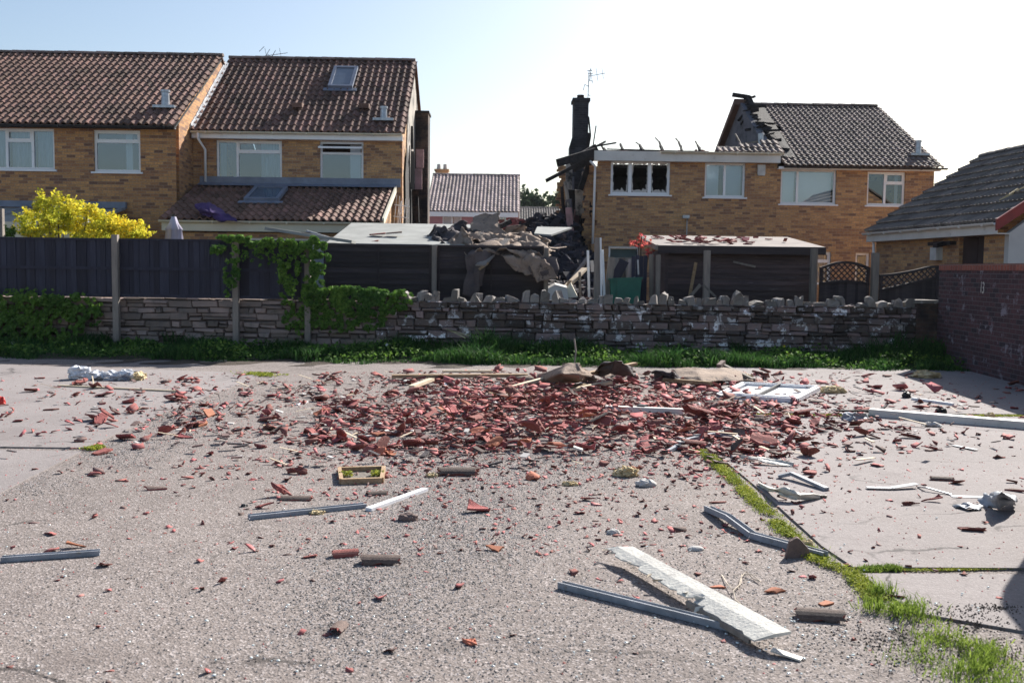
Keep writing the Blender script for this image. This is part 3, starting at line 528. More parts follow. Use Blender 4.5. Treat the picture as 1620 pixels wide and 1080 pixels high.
# ---------- house C (burnt), D and party wall
pC = at(940, 252, 29.4); hC = HF((pC.x, pC.y), TH)
UD = hC.uz(1230, 262)[0]; WD = hC.uz(1477, 300)[0]
def ragged(v0, v1, z0, z1, n, amp, side):
    return [(v0+(v1-v0)*i/n+(U(-amp, amp) if side == 'v' else 0), z0+(z1-z0)*i/n+(U(-amp, amp) if side == 'z' else 0)) for i in range(n+1)]
def houseC():
    rt = tag(hC.root('brick_house'), 'burnt-out brick house with its roof gone and one window smashed', 'house')
    ze = hC.uz(1080, 257)[1]; ztop = hC.uz(1080, 243, -.22)[1]; VE = 9.2
    r1 = hC.rect(966, 254, 1060, 308); r2 = hC.rect(1115, 258, 1179, 312); r3 = hC.rect(962, 389, 1011, 480)
    mb = MB(); wall_open(mb, .12, UD, 0, ze+.02, [r1, r2, r3])
    # ragged brick edge at the torn corner
    z = 0
    while z < ze-.1:
        wd = U(.0, .22); mb.box((.12-wd, .001, z), (.12, .249, z+.073)); z += .075
    mb.build('front_wall', 'brick2', rt)
    # exposed party wall with courses broken off at the far end
    mb = MB(); z = 0
    while z < 4.6:
        mb.box((.10, .252, z), (.34, 6.6+U(0, 1.4)-max(0, z-3)*.8+.9*math.sin(z*1.7), z+.15)); z += .15
    mb.build('exposed_party_wall', 'brick_soot', rt)
    mb = MB()
    for i in range(34):
        v = U(.3, 6.5); zz = U(.4, 4.3); mb.box((.0, v, zz), (.1, v+U(.2, 1.1), zz+U(.1, .9)), tint=R())
    mb.build('torn_plaster', ['plaster'], rt)
    for (m, k) in (('plaster', 8), ('char', 14), ('block', 11), ('pinkpl', 6), ('wood', 4)):
        for i in range(k):
            v = U(.1, 2.6); zz = U(.3, 4.0); mb = MB(); x = U(-.75, .1); mb.bar((x, v, zz), (x+U(-.18, .12), v+U(-.2, .3), zz+U(.4, 1.3)), U(.06, .26), U(.03, .1), tint=R())
            mb.build({'plaster': 'hanging_plaster', 'char': 'burnt_stud', 'block': 'broken_block', 'pinkpl': 'pink_plaster_scrap', 'wood': 'split_stud'}[m], m, rt)
    # cross walls of the lost house, broken off ragged
    def cross(px0, px1, v, ptop, m, nm, jl=.12, jr=.05):
        u0 = hC.uz(px0, 400, v)[0]; u1 = hC.uz(px1, 400, v)[0]; zt_ = hC.uz((px0+px1)/2, ptop, v)[1]; mb = MB(); z = 0
        while z < zt_: mb.box((u0-R()*jl, v, z), (u1+R()*jr, v+.22, min(z+.075, zt_)), tint=R()); z += .075
        mb.build(nm, m, rt)
    cross(888, 896, 5.6, 262, 'brick2', 'broken_cross_wall', .22, 0); cross(904, 926, 5.4, 262, 'char', 'void_shade_panel', .0, .0); cross(924, 936, 2.6, 300, 'brick_soot', 'broken_cross_wall', .15, .1); cross(912, 926, 1.9, 395, 'block', 'broken_cross_wall', .2, .1); cross(927, 941, .35, 262, 'brick2', 'torn_return', .14, 0); cross(918, 940, .9, 440, 'brick_soot', 'broken_cross_wall', .2, 0)  # the recess panel puts the shade of the open void into its colour
    a0 = hC.uz(896, 262, 3.4); a1 = hC.uz(905, 262, 3.4)
    # pale pillar and dark recess below the stack
    MB().box((a0[0]+.0, 3.4, 0), (a0[0]+.2, 3.7, hC.uz(900, 262, 4.2)[1])).build('plastered_pier', 'plaster', rt)
    st = hC.rect(908, 160, 931, 212, 4.4); lo = hC.rect(901, 212, 927, 262, 4.4); mb = MB()
    mb.box((st[0], 4.4, lo[3]-.02), (st[2], 5.2, st[3])); mb.prism([(lo[0], 4.4, 0), (lo[2], 4.4, 0), (lo[2], 4.4, lo[3]-.3), (st[2]-.0, 4.4, lo[3]-.02), (st[0], 4.4, lo[3]-.02), (lo[0]+.02, 4.4, lo[3]-.4)], (0, .8, 0))
    mb.box((st[0]-.05, 4.35, st[3]), (st[2]+.05, 5.25, st[3]+.1)); ch = mb.build('chimney', 'brick_char', rt, recalc=True)
    pt = hC.uz(919, 150, 4.7); MB().tube([(pt[0], 4.8, st[3]+.1), (pt[0], 4.8, pt[1])], [.13, .12], 12).build('chimney_pot', 'brick_soot', ch)
    mb = MB(); b = hC.uz(931, 185, 4.4); c = hC.uz(934, 215, 4.4); d = hC.uz(928, 250, 4.4)
    mb.bar((b[0], 4.38, b[1]), (c[0], 4.38, c[1]), .07, .05); mb.bar((c[0], 4.38, c[1]), (d[0], 4.38, d[1]), .12, .05); mb.bar((c[0]-.05, 4.5, c[1]+.1), (d[0], 4.5, d[1]+.3), .2, .08); mb.build('burnt_flashing', 'char', ch)
    # fascia, burnt boards, rafters
    MB().box((-.02, -.22, ze), (UD+.03, -.2, ztop+.05)).box((-.02, -.2, ze), (UD+.03, -.002, ze+.02)).build('fascia', 'fascia', rt)
    gutter(rt, 'cream', 1.9, UD+.1, -.28, ztop+.05)
    mb = MB()
    def P(px, py, v): u, z = hC.uz(px, py, v); return Vector((u, v, z))
    for a, b, w_ in (((942, 240, -.1), (882, 258, -1.0), .22), ((930, 252, -.1), (864, 286, -1.2), .1), ((945, 238, .3), (905, 262, .0), .4), ((940, 232, .3), (975, 226, .8), .05), ((935, 236, .2), (958, 224, .9), .06), ((938, 232, .8), (943, 199, .8), .035), ((935, 250, .4), (918, 300, .3), .16)):
        mb.bar(P(*a), P(*b), w_*.4, w_, tint=R())
    mb.build('charred_board', 'char', rt)
    for px in (955, 984, 1016, 1046, 1078, 1107):
        mb = MB(); a = P(px+U(1, 5), 243, .1); yy = U(224, 231); b = P(px-U(1, 5), yy, .9); mb.bar(a, b, U(.03, .05), U(.05, .09)); mb.bar(P(px-1, yy+U(3, 7), .6), P(px+U(0, 4), 240, .4), U(.05, .14), .04); mb.bar(b, b+Vector((U(-.12, .08), .1, U(-.05, .14))), .03, .03); mb.build('rafter_stub', 'char', rt)
    mb = MB(); mb.bar(P(945, 240, .1), P(1110, 241, .1), .1, .08); mb.bar(P(960, 236, .3), P(1110, 240, .3), .04, .03); mb.build('wall_plate', 'char', rt)
    for i in range(24):
        px = random.choice([U(965, 990), U(1035, 1055), U(1068, 1080), U(1095, 1125)]); q = P(px, 240, U(-.05, .3)); mb = MB(); mb.bar(q, q+Vector((U(-.2, .2), U(-.1, .1), U(-.02, .06))), U(.06, .16), .03, tint=R())
        mb.build('tile_scrap', 'weather_t', rt)
    # a few rows of surviving tiles by the party wall
    zt = hC.uz(1180, 242, -.28)[1]; uk = hC.uz(1122, 243)[0]
    tile_roof(rt, 'tileD', uk, UD+.1, -.3, zt+.02, .5, zt+.02+.8*.55, tw=.17, gauge=.3, amp=.032, keep=lambda u, t: (u-uk) > t*2.2+R()*.2, name='surviving_tiles')
    slab(rt, 'char', uk+.3, UD+.1, -.2, zt, .45, zt+.33, drop=.06)
    # party wall triangle between C and D, sooty grey, seen from the burnt side
    z1 = hC.uz(1168, 160, 3.9)[1]; zb = zt-.2
    MB().prism([(UD-.22, .3, 0), (UD-.22, 8.2, 0), (UD-.22, 8.2, zb+.2), (UD-.22, 4.0, z1), (UD-.22, .3, zb+.3)], (.22, 0, 0)).build('party_wall', 'block', rt, recalc=True)
    MB().prism([(UD-.02, .3, zb+.2), (UD+.6, .1, zb+.05), (UD+.6, 4.0, z1-.2), (UD-.02, 4.0, z1-.12)], (0, 0, .04)).build('torn_roof_lining', 'char', rt, recalc=True)
    sl2 = (z1-zb-.2)/4.2; mb = MB()
    mb.prism([(UD-.42, 3.9, z1+.07), (UD-.42, 8.3, zb+.3), (UD-.42, 8.3, zb+.1), (UD-.42, 3.9, z1-.12)], (.5, 0, 0)); mb.build('rear_verge', 'tileA', rt, recalc=True)
    mb = MB()
    for i in range(10):
        t = U(0, 1); a = Vector((UD-.05, 4.0-3.6*t, z1-(z1-zb)*t)); mb.bar(a+Vector((0, 0, .05)), a+Vector((U(-.35, .1), U(-.2, .3), U(-.5, .1))), U(.05, .12), U(.03, .08))
    a = P(1159, 150, 4.0); b = P(1185, 154, 4.0); mb.bar(a, b, .14, .12); mb.bar(P(1183, 153, 3.9), P(1190, 168, 3.6), .18, .1)
    rq = random.Random(9)
    for i in range(22):
        t = i/21; q = Vector((UD-.05, 3.9-3.6*t, z1-(z1-zb-.1)*t+.04)); mb.bar(q+Vector((-.05, rq.uniform(-.1, .1), .02)), q+Vector((rq.uniform(.1, .6), rq.uniform(-.25, .25), rq.uniform(-.12, .12))), rq.uniform(.08, .26), rq.uniform(.03, .1))
    mb.build('charred_roof_timber', 'char', rt)
    mb = MB(); mb.bar(P(1163, 212, .9), P(1172, 228, .8), .05, .04); mb.bar(P(1168, 229, .7), P(1200, 224, .7), .08, .06); mb.build('hanging_batten', 'wood', rt)
    u, z = hC.uz(1203, 234, .6); MB().box((u-.18, .4, z-.06), (u+.3, .8, z)).tube([(u, .6, z), (u, .6, z+.42)], .08, 12).build('vent_pipe', 'metal', rt)
    # floor and inner wall, with a ceiling added to keep the roofless rooms dark
    MB().box((.36, .4, 2.35), (UD, 6, 2.5)).build('upper_floor', 'dark', rt); MB().box((.36, 3.2, 0), (UD, 3.35, ze-.05)).build('inner_wall', 'block', rt)
    mb = MB(); mb.box((.36, .3, ze-.14), (UD, 3.2, ze-.05)); mb.build('darkening_ceiling', 'dark', rt)
    MB().box((.36, 8.8, 0), (UD, 9.0, 3.4)).build('rear_wall', 'brick_soot', rt)
    # smashed window
    wr = empty('window'); wr.parent = rt; wr['label'] = 'window with all three panes smashed out'
    u0, z0, u1, z1_ = r1; fr = MB(); v = .06; d = .06
    fr.box((u0, v, z0), (u1, v+d, z0+.07)); fr.box((u0, v, z1_-.07), (u1, v+d, z1_)); xs = [u0, u0+(u1-u0)*.33, u0+(u1-u0)*.66, u1]
    for i, x in enumerate(xs):
        a, b = (x, x+.07) if i == 0 else ((x-.07, x) if i == 3 else (x-.05, x+.05)); fr.box((a, v-.003, z0+.07), (b, v+d+.003, z1_-.07))
    fr.build('frame', 'white', wr); MB().box((u0-.06, -.05, z0-.045), (u1+.06, 0, z0-.002)).build('sill', 'white', wr)
    for i in range(3):
        a, b = xs[i]+.06, xs[i+1]-.06; c, e = z0+.07, z1_-.07; cx, cz = (a+b)/2, (c+e)/2; n = 44; vs = []
        for k in range(n):
            t = 2*math.pi*k/n; cx_, sx_ = math.cos(t), math.sin(t); q = 1/max(abs(cx_), abs(sx_)); ox, oz = cx_*q*(b-a)/2, sx_*q*(e-c)/2
            f = 1-abs(random.gauss(.08, .07))-(.16 if oz < -(e-c)*.3 else 0)*R(); f = min(f, .985); vs += [(cx+ox, v+.03, cz+oz), (cx+ox*f, v+.03, cz+oz*f)]
        MB().add(vs, [(2*k, 2*k+1, (2*k+3) % (2*n), (2*k+2) % (2*n)) for k in range(n)]).build('broken_pane', 'render', wr)
    window(rt, r2, [(1, None, ('blind', .1, .8)), (1, None, ('blind', 0, 1))], label='intact two-light window beside the alarm box')
    window(rt, r3, [(1, None, ('cream', 0, 1))], sill=False, label='white ground-floor door frame behind the leaning planks')
    a = hC.rect(1198, 261, 1210, 276, 0); MB().box((a[0], -.07, a[1]), (a[2], -.002, a[3])).box((a[0]+.01, -.08, a[1]-.04), (a[2]-.01, -.002, a[1])).build('alarm_box', 'bin', rt)
    mb = MB(); u, z = hC.uz(942, 256, -.15); mb.tube([(u-.16, -.26, z+.0), (u, -.08, z-.12), (u+.0, -.07, z-.3), (u-.03, -.07, hC.uz(941, 386)[1])], .035, 8); mb.build('downpipe', 'white', rt, smooth=True)
    mb = MB(); u, z = hC.uz(1084, 344, -.06); mb.box((u-.1, -.22, z-.03), (u+.1, -.1, z+.06)); mb.tube([(u+.06, -.1, z), (u+.06, -.04, z-.1), (u+.05, -.04, .3)], .02, 6); mb.build('wall_light', 'metal', rt)
    return rt
HC = houseC()
def houseD():
    f = HF(hC.p + hC.e*UD, TH); W = WD-UD
    rt = tag(f.root('brick_house'), 'undamaged brick house with a grey-brown tiled roof at the end of the right-hand block', 'house')
    ze = f.uz(1350, 270)[1]; zt = f.uz(1350, 263, -.28)[1]; VR = max(4.9, f.vz(1405, 172, W)[0]); zr = f.uz(1300, 168, VR)[1]
    r1 = f.rect(1235, 268, 1323, 323); r2 = f.rect(1372, 272, 1432, 325); r3 = f.rect(1268, 398, 1314, 450); r4 = f.rect(1353, 400, 1375, 450)
    mb = MB(); wall_open(mb, .002, W, 0, ze+.02, [r1, r2, r3, r4]); mb.build('front_wall', 'brick2', rt); s = (zr-zt)/(VR+.28)
    MB().prism([(W, .252, 0), (W, 2*VR, 0), (W, 2*VR, zt+.1), (W, VR, zr-.06), (W, .252, zt+s*.53-.06)], (-.24, 0, 0)).build('gable_wall', 'brick2', rt, recalc=True)
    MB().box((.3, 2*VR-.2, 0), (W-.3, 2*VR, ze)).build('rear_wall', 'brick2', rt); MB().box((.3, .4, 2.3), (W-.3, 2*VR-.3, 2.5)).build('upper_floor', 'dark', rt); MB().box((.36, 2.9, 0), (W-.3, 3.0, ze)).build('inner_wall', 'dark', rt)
    ul = lambda t: .06+ (.45 if t > .25 else 0) - .1*t
    tile_roof(rt, 'tileD', -.06, W+.14, -.3, zt, VR, zr, tw=.17, gauge=.28, amp=.03, keep=lambda u, t: u > (.12+.5*math.sin(max(0, t-.1)*3.2)*(.6+.7*R())))
    slab(rt, 'dark', .5, W, -.2, zt, VR, zr, drop=.05); slab(rt, 'tileD', .1, W+.1, VR, zr, 2*VR+.3, zt, name='rear_roof'); ridge(rt, 'tileD', .3, W+.05, VR, zr+.03)
    MB().box((-.02, -.22, ze), (W+.1, -.2, zt-.03)).box((-.02, -.2, ze), (W+.1, -.002, ze+.02)).build('fascia', 'white', rt); gutter(rt, 'black', .12, W+.25, -.29, zt-.02)
    window(rt, r1, [(27, None, ('blind', 0, 1)), (60, None, ('blind', 0, 1))], label='wide window with pale blinds', glass='glassclear'); window(rt, r2, [(30, None, None), (32, .34, ('blind', .7, .9))], label='small three-light window at the far end')
    window(rt, r3, [(1, .3, ('curtain', 0, 1))], sill=False); window(rt, r4, [(1, None, ('curtain', 0, .4))], sill=False)
    def pt(px, py):
        return hA_roof_pt(f, px, py, zt, zr, VR)
    u, v, z = pt(1452, 247); pipe_vent(rt, u, v, z, .08, .4)
houseD()
# ---------- pink house and grey roofed house beyond
def far_house(Y, x0, x1, yr, ye, yb, wallm, roofm, label, wins, th=0.0, chim=None):
    p = at(x0, ye, Y); f = HF((p.x, p.y), th); W = f.uz(x1, ye)[0]; rt = tag(f.root('brick_house'), label, 'house')
    ze = f.uz((x0+x1)/2, ye)[1]; VR = 4.6; zr = f.uz((x0+x1)/2, yr, VR)[1]; rs = [f.rect(*r) for r in wins]
    mb = MB(); wall_open(mb, 0, W, 0, ze-.18, rs); mb.build('front_wall', wallm, rt)
    MB().box((0, -.25, ze-.3), (W, -.005, ze-.03)).build('fascia', 'white', rt)
    for u in (0, W-.24): MB().prism([(u, .252, 0), (u, 9, 0), (u, 9, ze), (u, VR, zr-.1), (u, .252, ze)], (.24, 0, 0)).build('gable_wall', wallm, rt, recalc=True)
    MB().box((.3, 3, 0), (W-.3, 3.1, ze)).build('inner_wall', 'dark', rt)
    tile_roof(rt, roofm, -.1, W+.1, -.3, ze, VR, zr, tw=.22, gauge=.33, amp=.05); slab(rt, 'dark', 0, W, -.2, ze, VR, zr, drop=.06); slab(rt, roofm, -.1, W+.1, VR, zr, 9.4, ze, name='rear_roof'); ridge(rt, roofm, -.1, W+.1, VR, zr+.03)
    for r in rs: window(rt, r, [(1, None, ('blind', 0, 1)), (1, None, ('blind', .1, 1))], glass='glassclear')
    if chim:
        c = f.rect(*chim, VR+1); mb = MB(); mb.box((c[0], VR+.8, zr-1), (c[2], VR+1.5, c[3])); mb.box((c[0]-.06, VR+.74, c[3]), (c[2]+.06, VR+1.56, c[3]+.12)); o = mb.build('chimney', 'brick2', rt)
        for q in (.25, .75): x = c[0]+(c[2]-c[0])*q; MB().tube([(x, VR+1.1, c[3]+.12), (x, VR+1.1, c[3]+.45)], [.14, .11], 8).build('chimney_pot', 'render', o)
    return f
far_house(58, 677, 820, 277, 335, 380, 'pink', 'tilefar', 'pink rendered house with a red tiled roof seen through the gap', [(700, 338, 730, 372), (790, 338, 803, 372)], th=.0, chim=(689, 271, 709, 281))
far_house(85, 818, 905, 329, 361, 380, 'brick2', 'tileF', 'distant house with a plain grey-brown roof beside the pink house', [], th=.0)
far_house(75, 1478, 1560, 296, 318, 380, 'brick2', 'tileF', 'distant roof just showing behind the low garage on the right', [], th=.0)
# ---------- low garage building on the right
def bungalow():
    pa = at(1375, 368, 25.2); pb = at(1571, 350, 19.4)
    th = math.atan2(pa.y-pb.y, pa.x-pb.x)      # direction from near to far
    f = HF((pb.x, pb.y), 0); rt = empty('garage_building', (pb.x, pb.y, 0), 0); tag(rt, 'low brick garage with a grey tiled roof and red bargeboard behind the red brick wall', 'garage')
    dx = (pa.x-pb.x); dy = pa.y-pb.y; L_ = math.hypot(dx, dy); rt.rotation_euler = (0, 0, th)     # local x runs away from the road, local y to the left
    ze = (pa.z+pb.z)/2 ; W = 5.9; zr = ze+1.95; zw = ze-.22
    # local frame: x 0..L, y: 0 at eaves, negative to the right
    op = (.75, zw-1.0, 1.75, zw-.02)
    mb = MB(); 
    def q(x, z, y=-.25): return (x, y, z)
    xs = [0, op[0], op[2], L_]; zs = [0, op[1], op[3], zw]
    for i in range(3):
        for j in range(3):
            if i == 1 and j == 1: continue
            mb.box((xs[i], -.45, zs[j]), (xs[i+1], -.25, zs[j+1]))
    mb.build('side_wall', 'brick2', rt); MB().box((op[0], -.38, op[1]), (op[2], -.34, op[3])).box((op[0]+.4, -.34, op[1]), (op[0]+.43, -.33, op[3])).build('shutter', 'brownshutter', rt)
    MB().prism([(-.001, -.25, 0), (-.001, -W, 0), (-.001, -W, zw), (-.001, -W/2, zr-.12), (-.001, -.25, zw)], (-.15, 0, 0)).build('gable_wall', 'render', rt, recalc=True)
    MB().prism([(L_+.001, -.25, 0), (L_+.001, -W, 0), (L_+.001, -W, zw), (L_+.001, -W/2, zr-.12), (L_+.001, -.25, zw)], (.15, 0, 0)).build('gable_wall', 'brick2', rt, recalc=True)
    # roof slope built in its own frame then rotated so that its width runs along local x
    ro = tile_roof(None, 'tileF', -.2, L_+.2, 0, ze, W/2, zr, tw=.16, gauge=.36, amp=.035, step=.07, name='roof', prof='flat'); ro.parent = rt
    def spin(o, k=1):
        o.data.transform(Matrix(((1, 0, 0, 0), (0, -1, 0, 0), (0, 0, 1, 0), (0, 0, 0, 1)))); o.data.flip_normals()
    spin(ro)
    o = slab(rt, 'dark', -.1, L_+.1, .1, ze+.06, W/2, zr, drop=.05); spin(o); o = slab(rt, 'tileF', -.2, L_+.2, W/2, zr, W+.1, ze, name='rear_roof'); spin(o); o = ridge(rt, 'tileF', -.2, L_+.2, W/2, zr+.03); spin(o)
    MB().box((-.15, -.02, ze-.24), (L_+.15, .0, ze-.02)).box((-.15, -.25, ze-.24), (L_+.15, -.021, ze-.221)).build('fascia', 'fascia', rt); o = gutter(rt, 'fascia', -.2, L_+.2, -.06, ze-.02); spin(o)
    s = (zr-ze)/(W/2)
    MB().prism([(-.26, .06, ze-.18), (-.26, -W/2, zr-.12), (-.26, -W/2, zr+.1), (-.26, .06, ze+.04)], (.06, 0, 0)).build('bargeboard', 'bargeboard', rt, recalc=True)
    MB().prism([(-.26, -W/2, zr-.12), (-.26, -W-.1, ze-.2), (-.26, -W-.1, ze+.02), (-.26, -W/2, zr+.1)], (.06, 0, 0)).build('bargeboard', 'bargeboard', rt, recalc=True)
    MB().tube([(L_-.0, -.0, ze-.1), (L_-.02, -.12, ze-.28), (L_-.02, -.18, .2)], .035, 8).build('downpipe', 'white', rt)
    x = L_*.45; MB().box((x-.16, -.25, zw-.5), (x+.12, -.1, zw-.22)).build('alarm_box', 'bin', rt)
    mb = MB(); mb.box((x-.75, -.25, zw-.18), (x+.25, -.1, zw-.1)); mb.bar((x-.45, -.12, zw-.14), (x-.55, .12, zw-.2), .12, .09); mb.build('security_light', 'black', rt)
    mb = MB(); rr = random.Random(3)
    for k in range(12): xx = .9-k*.05; t = .6+k*.09; mb.bar((xx, -t, ze+s*t+.07), (xx+rr.uniform(-.15, .15), -t-.16, ze+s*(t+.16)+.09), rr.uniform(.04, .12), .03)
    foam = mb.build('foam_scrap', 'foam', rt, recalc=True)
bungalow()
# ---------- conservatory lean-to on house A
def conservatory():
    rt = tag(empty('conservatory', hA.p, TH), 'glass-roofed lean-to with a grey top rail behind the yellow bush', 'lean-to')
    a = hA.rect(-60, 318, 199, 328, -.1); vf = -2.6; zf = hA.uz(100, 352, vf)[1]; u0, u1 = a[0], a[2]; zt = a[3]
    MB().box((u0, -.14, a[1]), (u1, -.002, zt)).build('top_rail', 'lead', rt)
    for i in range(6):
        u = u1-.05-(u1-u0)*i/5*.98; MB().bar((u, -.1, a[1]), (u, vf, zf), .08, .07).build('roof_bar', 'alu', rt)
    MB().add([(u0, -.12, a[1]-.02), (u1, -.12, a[1]-.02), (u1, vf, zf-.02), (u0, vf, zf-.02)], [(0, 1, 2, 3)]).build('roof_sheet', 'sheetroof', rt)
    MB().box((u0, vf-.08, zf-.14), (u1, vf, zf)).box((u0, vf-.04, 0), (u1, vf, zf-.141)).build('front_frame', 'cream', rt)
conservatory()
# ---------- aerials
def aerial(label, p, pts_mast, boom, els, r=.012, m='metal', extra=()):
    rt = tag(empty('tv_aerial', p), label, 'aerial'); mb = MB(); mb.tube([Vector(q)-Vector(p) for q in pts_mast], r, 6); mb.build('mast', m, rt)
    if boom:
        a, b = Vector(boom[0])-Vector(p), Vector(boom[1])-Vector(p); MB().tube([a, b], r*.8, 5).build('boom', m, rt); mb = MB()
        for i in range(els): t = (i+.5)/els; c = a+(b-a)*t; d = (b-a).normalized().cross(Vector((0, 1, .2))).normalized()*(.28-.12*t); mb.tube([c-d, c+d], r*.5, 4)
        mb.build('element', m, rt)
    for a, b in extra: MB().tube([Vector(a)-Vector(p), Vector(b)-Vector(p)], r*.8, 5).build('bracket', m, rt)
Yc = 33.6
aerial('tall branching television aerial beside the sooty chimney', at(930, 158, Yc), [at(930, 158, Yc), at(932, 112, Yc)], (at(931, 121, Yc), at(958, 116, Yc)), 3, m='char', extra=[(at(935, 109, Yc), at(933, 128, Yc)), (at(923, 143, Yc), at(925, 134, Yc)), (at(925, 134, Yc), at(931, 137, Yc)), (at(929, 112, Yc), at(937, 112, Yc)), (at(930, 117, Yc), at(938, 117, Yc)), (at(931, 127, Yc), at(938, 129, Yc)), (at(930, 150, Yc), at(934, 152, Yc))])
Yr = 34.5
aerial('low aerial poking up behind the left roof ridge', at(424, 92, Yr), [at(424, 96, Yr), at(424, 86, Yr)], (at(410, 90, Yr), at(455, 84, Yr)), 2, m='char', extra=[(at(410, 82, Yr), at(418, 74, Yr)), (at(421, 88, Yr), at(427, 78, Yr)), (at(430, 90, Yr), at(436, 80, Yr))])
Yl = 27.0
for i, (dx, lb) in enumerate(((0, 'fallen white aerial at the corner below the rooflight house, upper one'), (-2, 'fallen white aerial at the corner below the rooflight house, lower one'))):
    y0 = 318+i*18; aerial(lb, at(632+dx, y0+16, Yl), [at(632+dx, y0+18, Yl), at(635+dx, y0, Yl)], (at(624+dx, y0+6, Yl), at(648+dx, y0+9, Yl)), 5, m='white', r=.016)
# ================================================================== GROUND
YW0, YW1 = 18.85, 18.3       # face of the stone wall, left and right end
XW1 = at(1449, 500, YW1).x
def wall_y(x): return YW0+(YW1-YW0)*min(1, max(0, (x+12)/(XW1+12)))
def grid_sheet(name, m, x0, x1, y0, y1, nx, ny, zf, label=None, kind='structure'):
    X, Y = np.meshgrid(np.linspace(x0, x1, nx), np.linspace(y0, y1, ny)); Z = np.vectorize(zf)(X, Y); V = np.stack([X.ravel(), Y.ravel(), Z.ravel()], 1)
    i = np.arange(nx-1)[None, :]+np.arange(ny-1)[:, None]*nx; F = np.stack([i, i+1, i+nx+1, i+nx], -1).reshape(-1, 4); o = npmesh(name, V, F, m, smooth=True); o['kind'] = kind; return o
MB().add([(-900, -60, -.004), (900, -60, -.004), (900, 1500, -.004), (-900, 1500, -.004)], [(0, 1, 2, 3)]).build('ground', 'asphalt')['kind'] = 'structure'
def bump_z(x, y): return .006*mnoise.noise(Vector((x*.6, y*.6, 0))) + .0025*mnoise.noise(Vector((x*3, y*3, 2))) + .008
grid_sheet('yard_asphalt', 'asphalt', -16, 12, .6, 18.2, 260, 200, bump_z)
def gz(x, y): return bump_z(x, y)
def poly_sheet(name, m, pts, z, t=.02):
    o = MB().prism([(p.x, p.y, z-t) for p in pts], (0, 0, t)).build(name, m, recalc=True); o['kind'] = 'structure'; return o
SZ = .021
# right hand slabs
E = [G(1085, 690), G(1135, 722), G(1210, 785), G(1300, 868), G(1352, 912), G(1440, 985)]
far = [G(1075, 668), G(1090, 600)]
jr1 = G(1620, 661); jr0 = G(1085, 661); rx = 9.0
poly_sheet('concrete_slab', 'concrete', [G(1130, 655), Vector((rx, G(1620, 655).y, 0)), Vector((rx, 17.1, 0)), Vector((3.0, 17.1, 0))], SZ)
a = G(1360, 899); poly_sheet('concrete_slab', 'concrete', [E[0], E[1], E[2], E[3], G(1350, 902), Vector((rx, G(1620, 892).y, 0)), Vector((rx, G(1620, 659).y, 0)), G(1120, 659)], SZ)
poly_sheet('concrete_slab', 'concrete', [G(1362, 912), G(1395, 940), G(1450, 975), Vector((4.2, 3.4, 0)), Vector((rx, 3.4, 0)), Vector((rx, G(1620, 905).y, 0))], SZ)
# left hand slabs
poly_sheet('concrete_slab', 'concrete', [G(0, 783), G(130, 716), Vector((-14, G(0, 712).y, 0)), Vector((-14, G(0, 784).y, 0))], SZ-.003)
poly_sheet('concrete_slab', 'concrete', [G(134, 711), G(270, 650), G(388, 606), G(420, 592), Vector((-14, 16.9, 0)), Vector((-14, G(0, 707).y, 0))], SZ-.003)
# bank at the foot of the wall
def bank(x, y):
    t = (y-(wall_y(x)-2.1))/2.1; return max(-.02, .1*max(0, min(1, t))**1.3 + .05*mnoise.noise(Vector((x*1.3, y*1.3, 0))) - .0)
grid_sheet('grass_bank', 'soil', -16, 9.6, 16.2, 19.8, 160, 30, bank)
def zone(x, y): # px-ish edge of weeds toward the yard
    return wall_y(x)-1.75+.35*mnoise.noise(Vector((x*.9, 3, 0)))+.22*mnoise.noise(Vector((x*3, 8, 0)))+.1*mnoise.noise(Vector((x*9, 4, 0)))
# garden ground behind the wall
grid_sheet('garden_soil', 'soil', -16, 16, 19.5, 40, 30, 30, lambda x, y: .03*mnoise.noise(Vector((x, y, 0)))+.08)
# dirt patch bottom right
def patch(name, m, cx, cy, rx_, ry_, z, n=26):
    vs = []
    for i in range(n): t = 2*math.pi*i/n; q = 1+.3*mnoise.noise(Vector((math.cos(t)*2, math.sin(t)*2, cx))); vs.append((cx+rx_*q*math.cos(t), cy+ry_*q*math.sin(t), z))
    o = MB().prism(vs, (0, 0, -.01)).build(name, m, recalc=True); o['kind'] = 'structure'; return o
# ================================================================== GRASS, WEEDS
def blades(name, n, pf, hf, m, width=.006, spread=.35, parent=None, label=None, seed=1, lean=None):
    rg = np.random.default_rng(seed); P = np.array([pf(rg) for _ in range(n)]); h = np.array([hf(p, rg) for p in P]); a = rg.uniform(0, 2*np.pi, n); w_ = width*rg.uniform(.6, 1.4, n)*(1+h)
    dx = np.stack([np.cos(a), np.sin(a), 0*a], 1); ln = rg.normal(0, spread, (n, 2))*h[:, None]
    b0 = P-dx*w_[:, None]; b1 = P+dx*w_[:, None]; mid = P+np.stack([ln[:, 0]*.35, ln[:, 1]*.35, h*.6], 1); tip = P+np.stack([ln[:, 0], ln[:, 1], h*rg.uniform(.75, 1, n)], 1)
    V = np.stack([b0, b1, mid+dx*w_[:, None]*.8, mid-dx*w_[:, None]*.8, tip], 1).reshape(-1, 3); k = np.arange(n)*5
    F = np.concatenate([np.stack([k, k+1, k+2], 1), np.stack([k, k+2, k+3], 1), np.stack([k+3, k+2, k+4], 1)]); t = rg.uniform(0, 1, n); T = np.concatenate([t, t, t])
    o = npmesh(name, V, F, m, tint=T, parent=parent)
    if label: tag(o, label, 'weeds' if 'weed' in name else 'grass')
    o['kind'] = 'stuff'; return o
def wp(rg):
    x = rg.uniform(-12.5, 8.2); wy = wall_y(x); z0 = zone(x, 0); y = z0+(wy-z0)*rg.uniform(0, 1)**.85; return (x, y, bank(x, y))
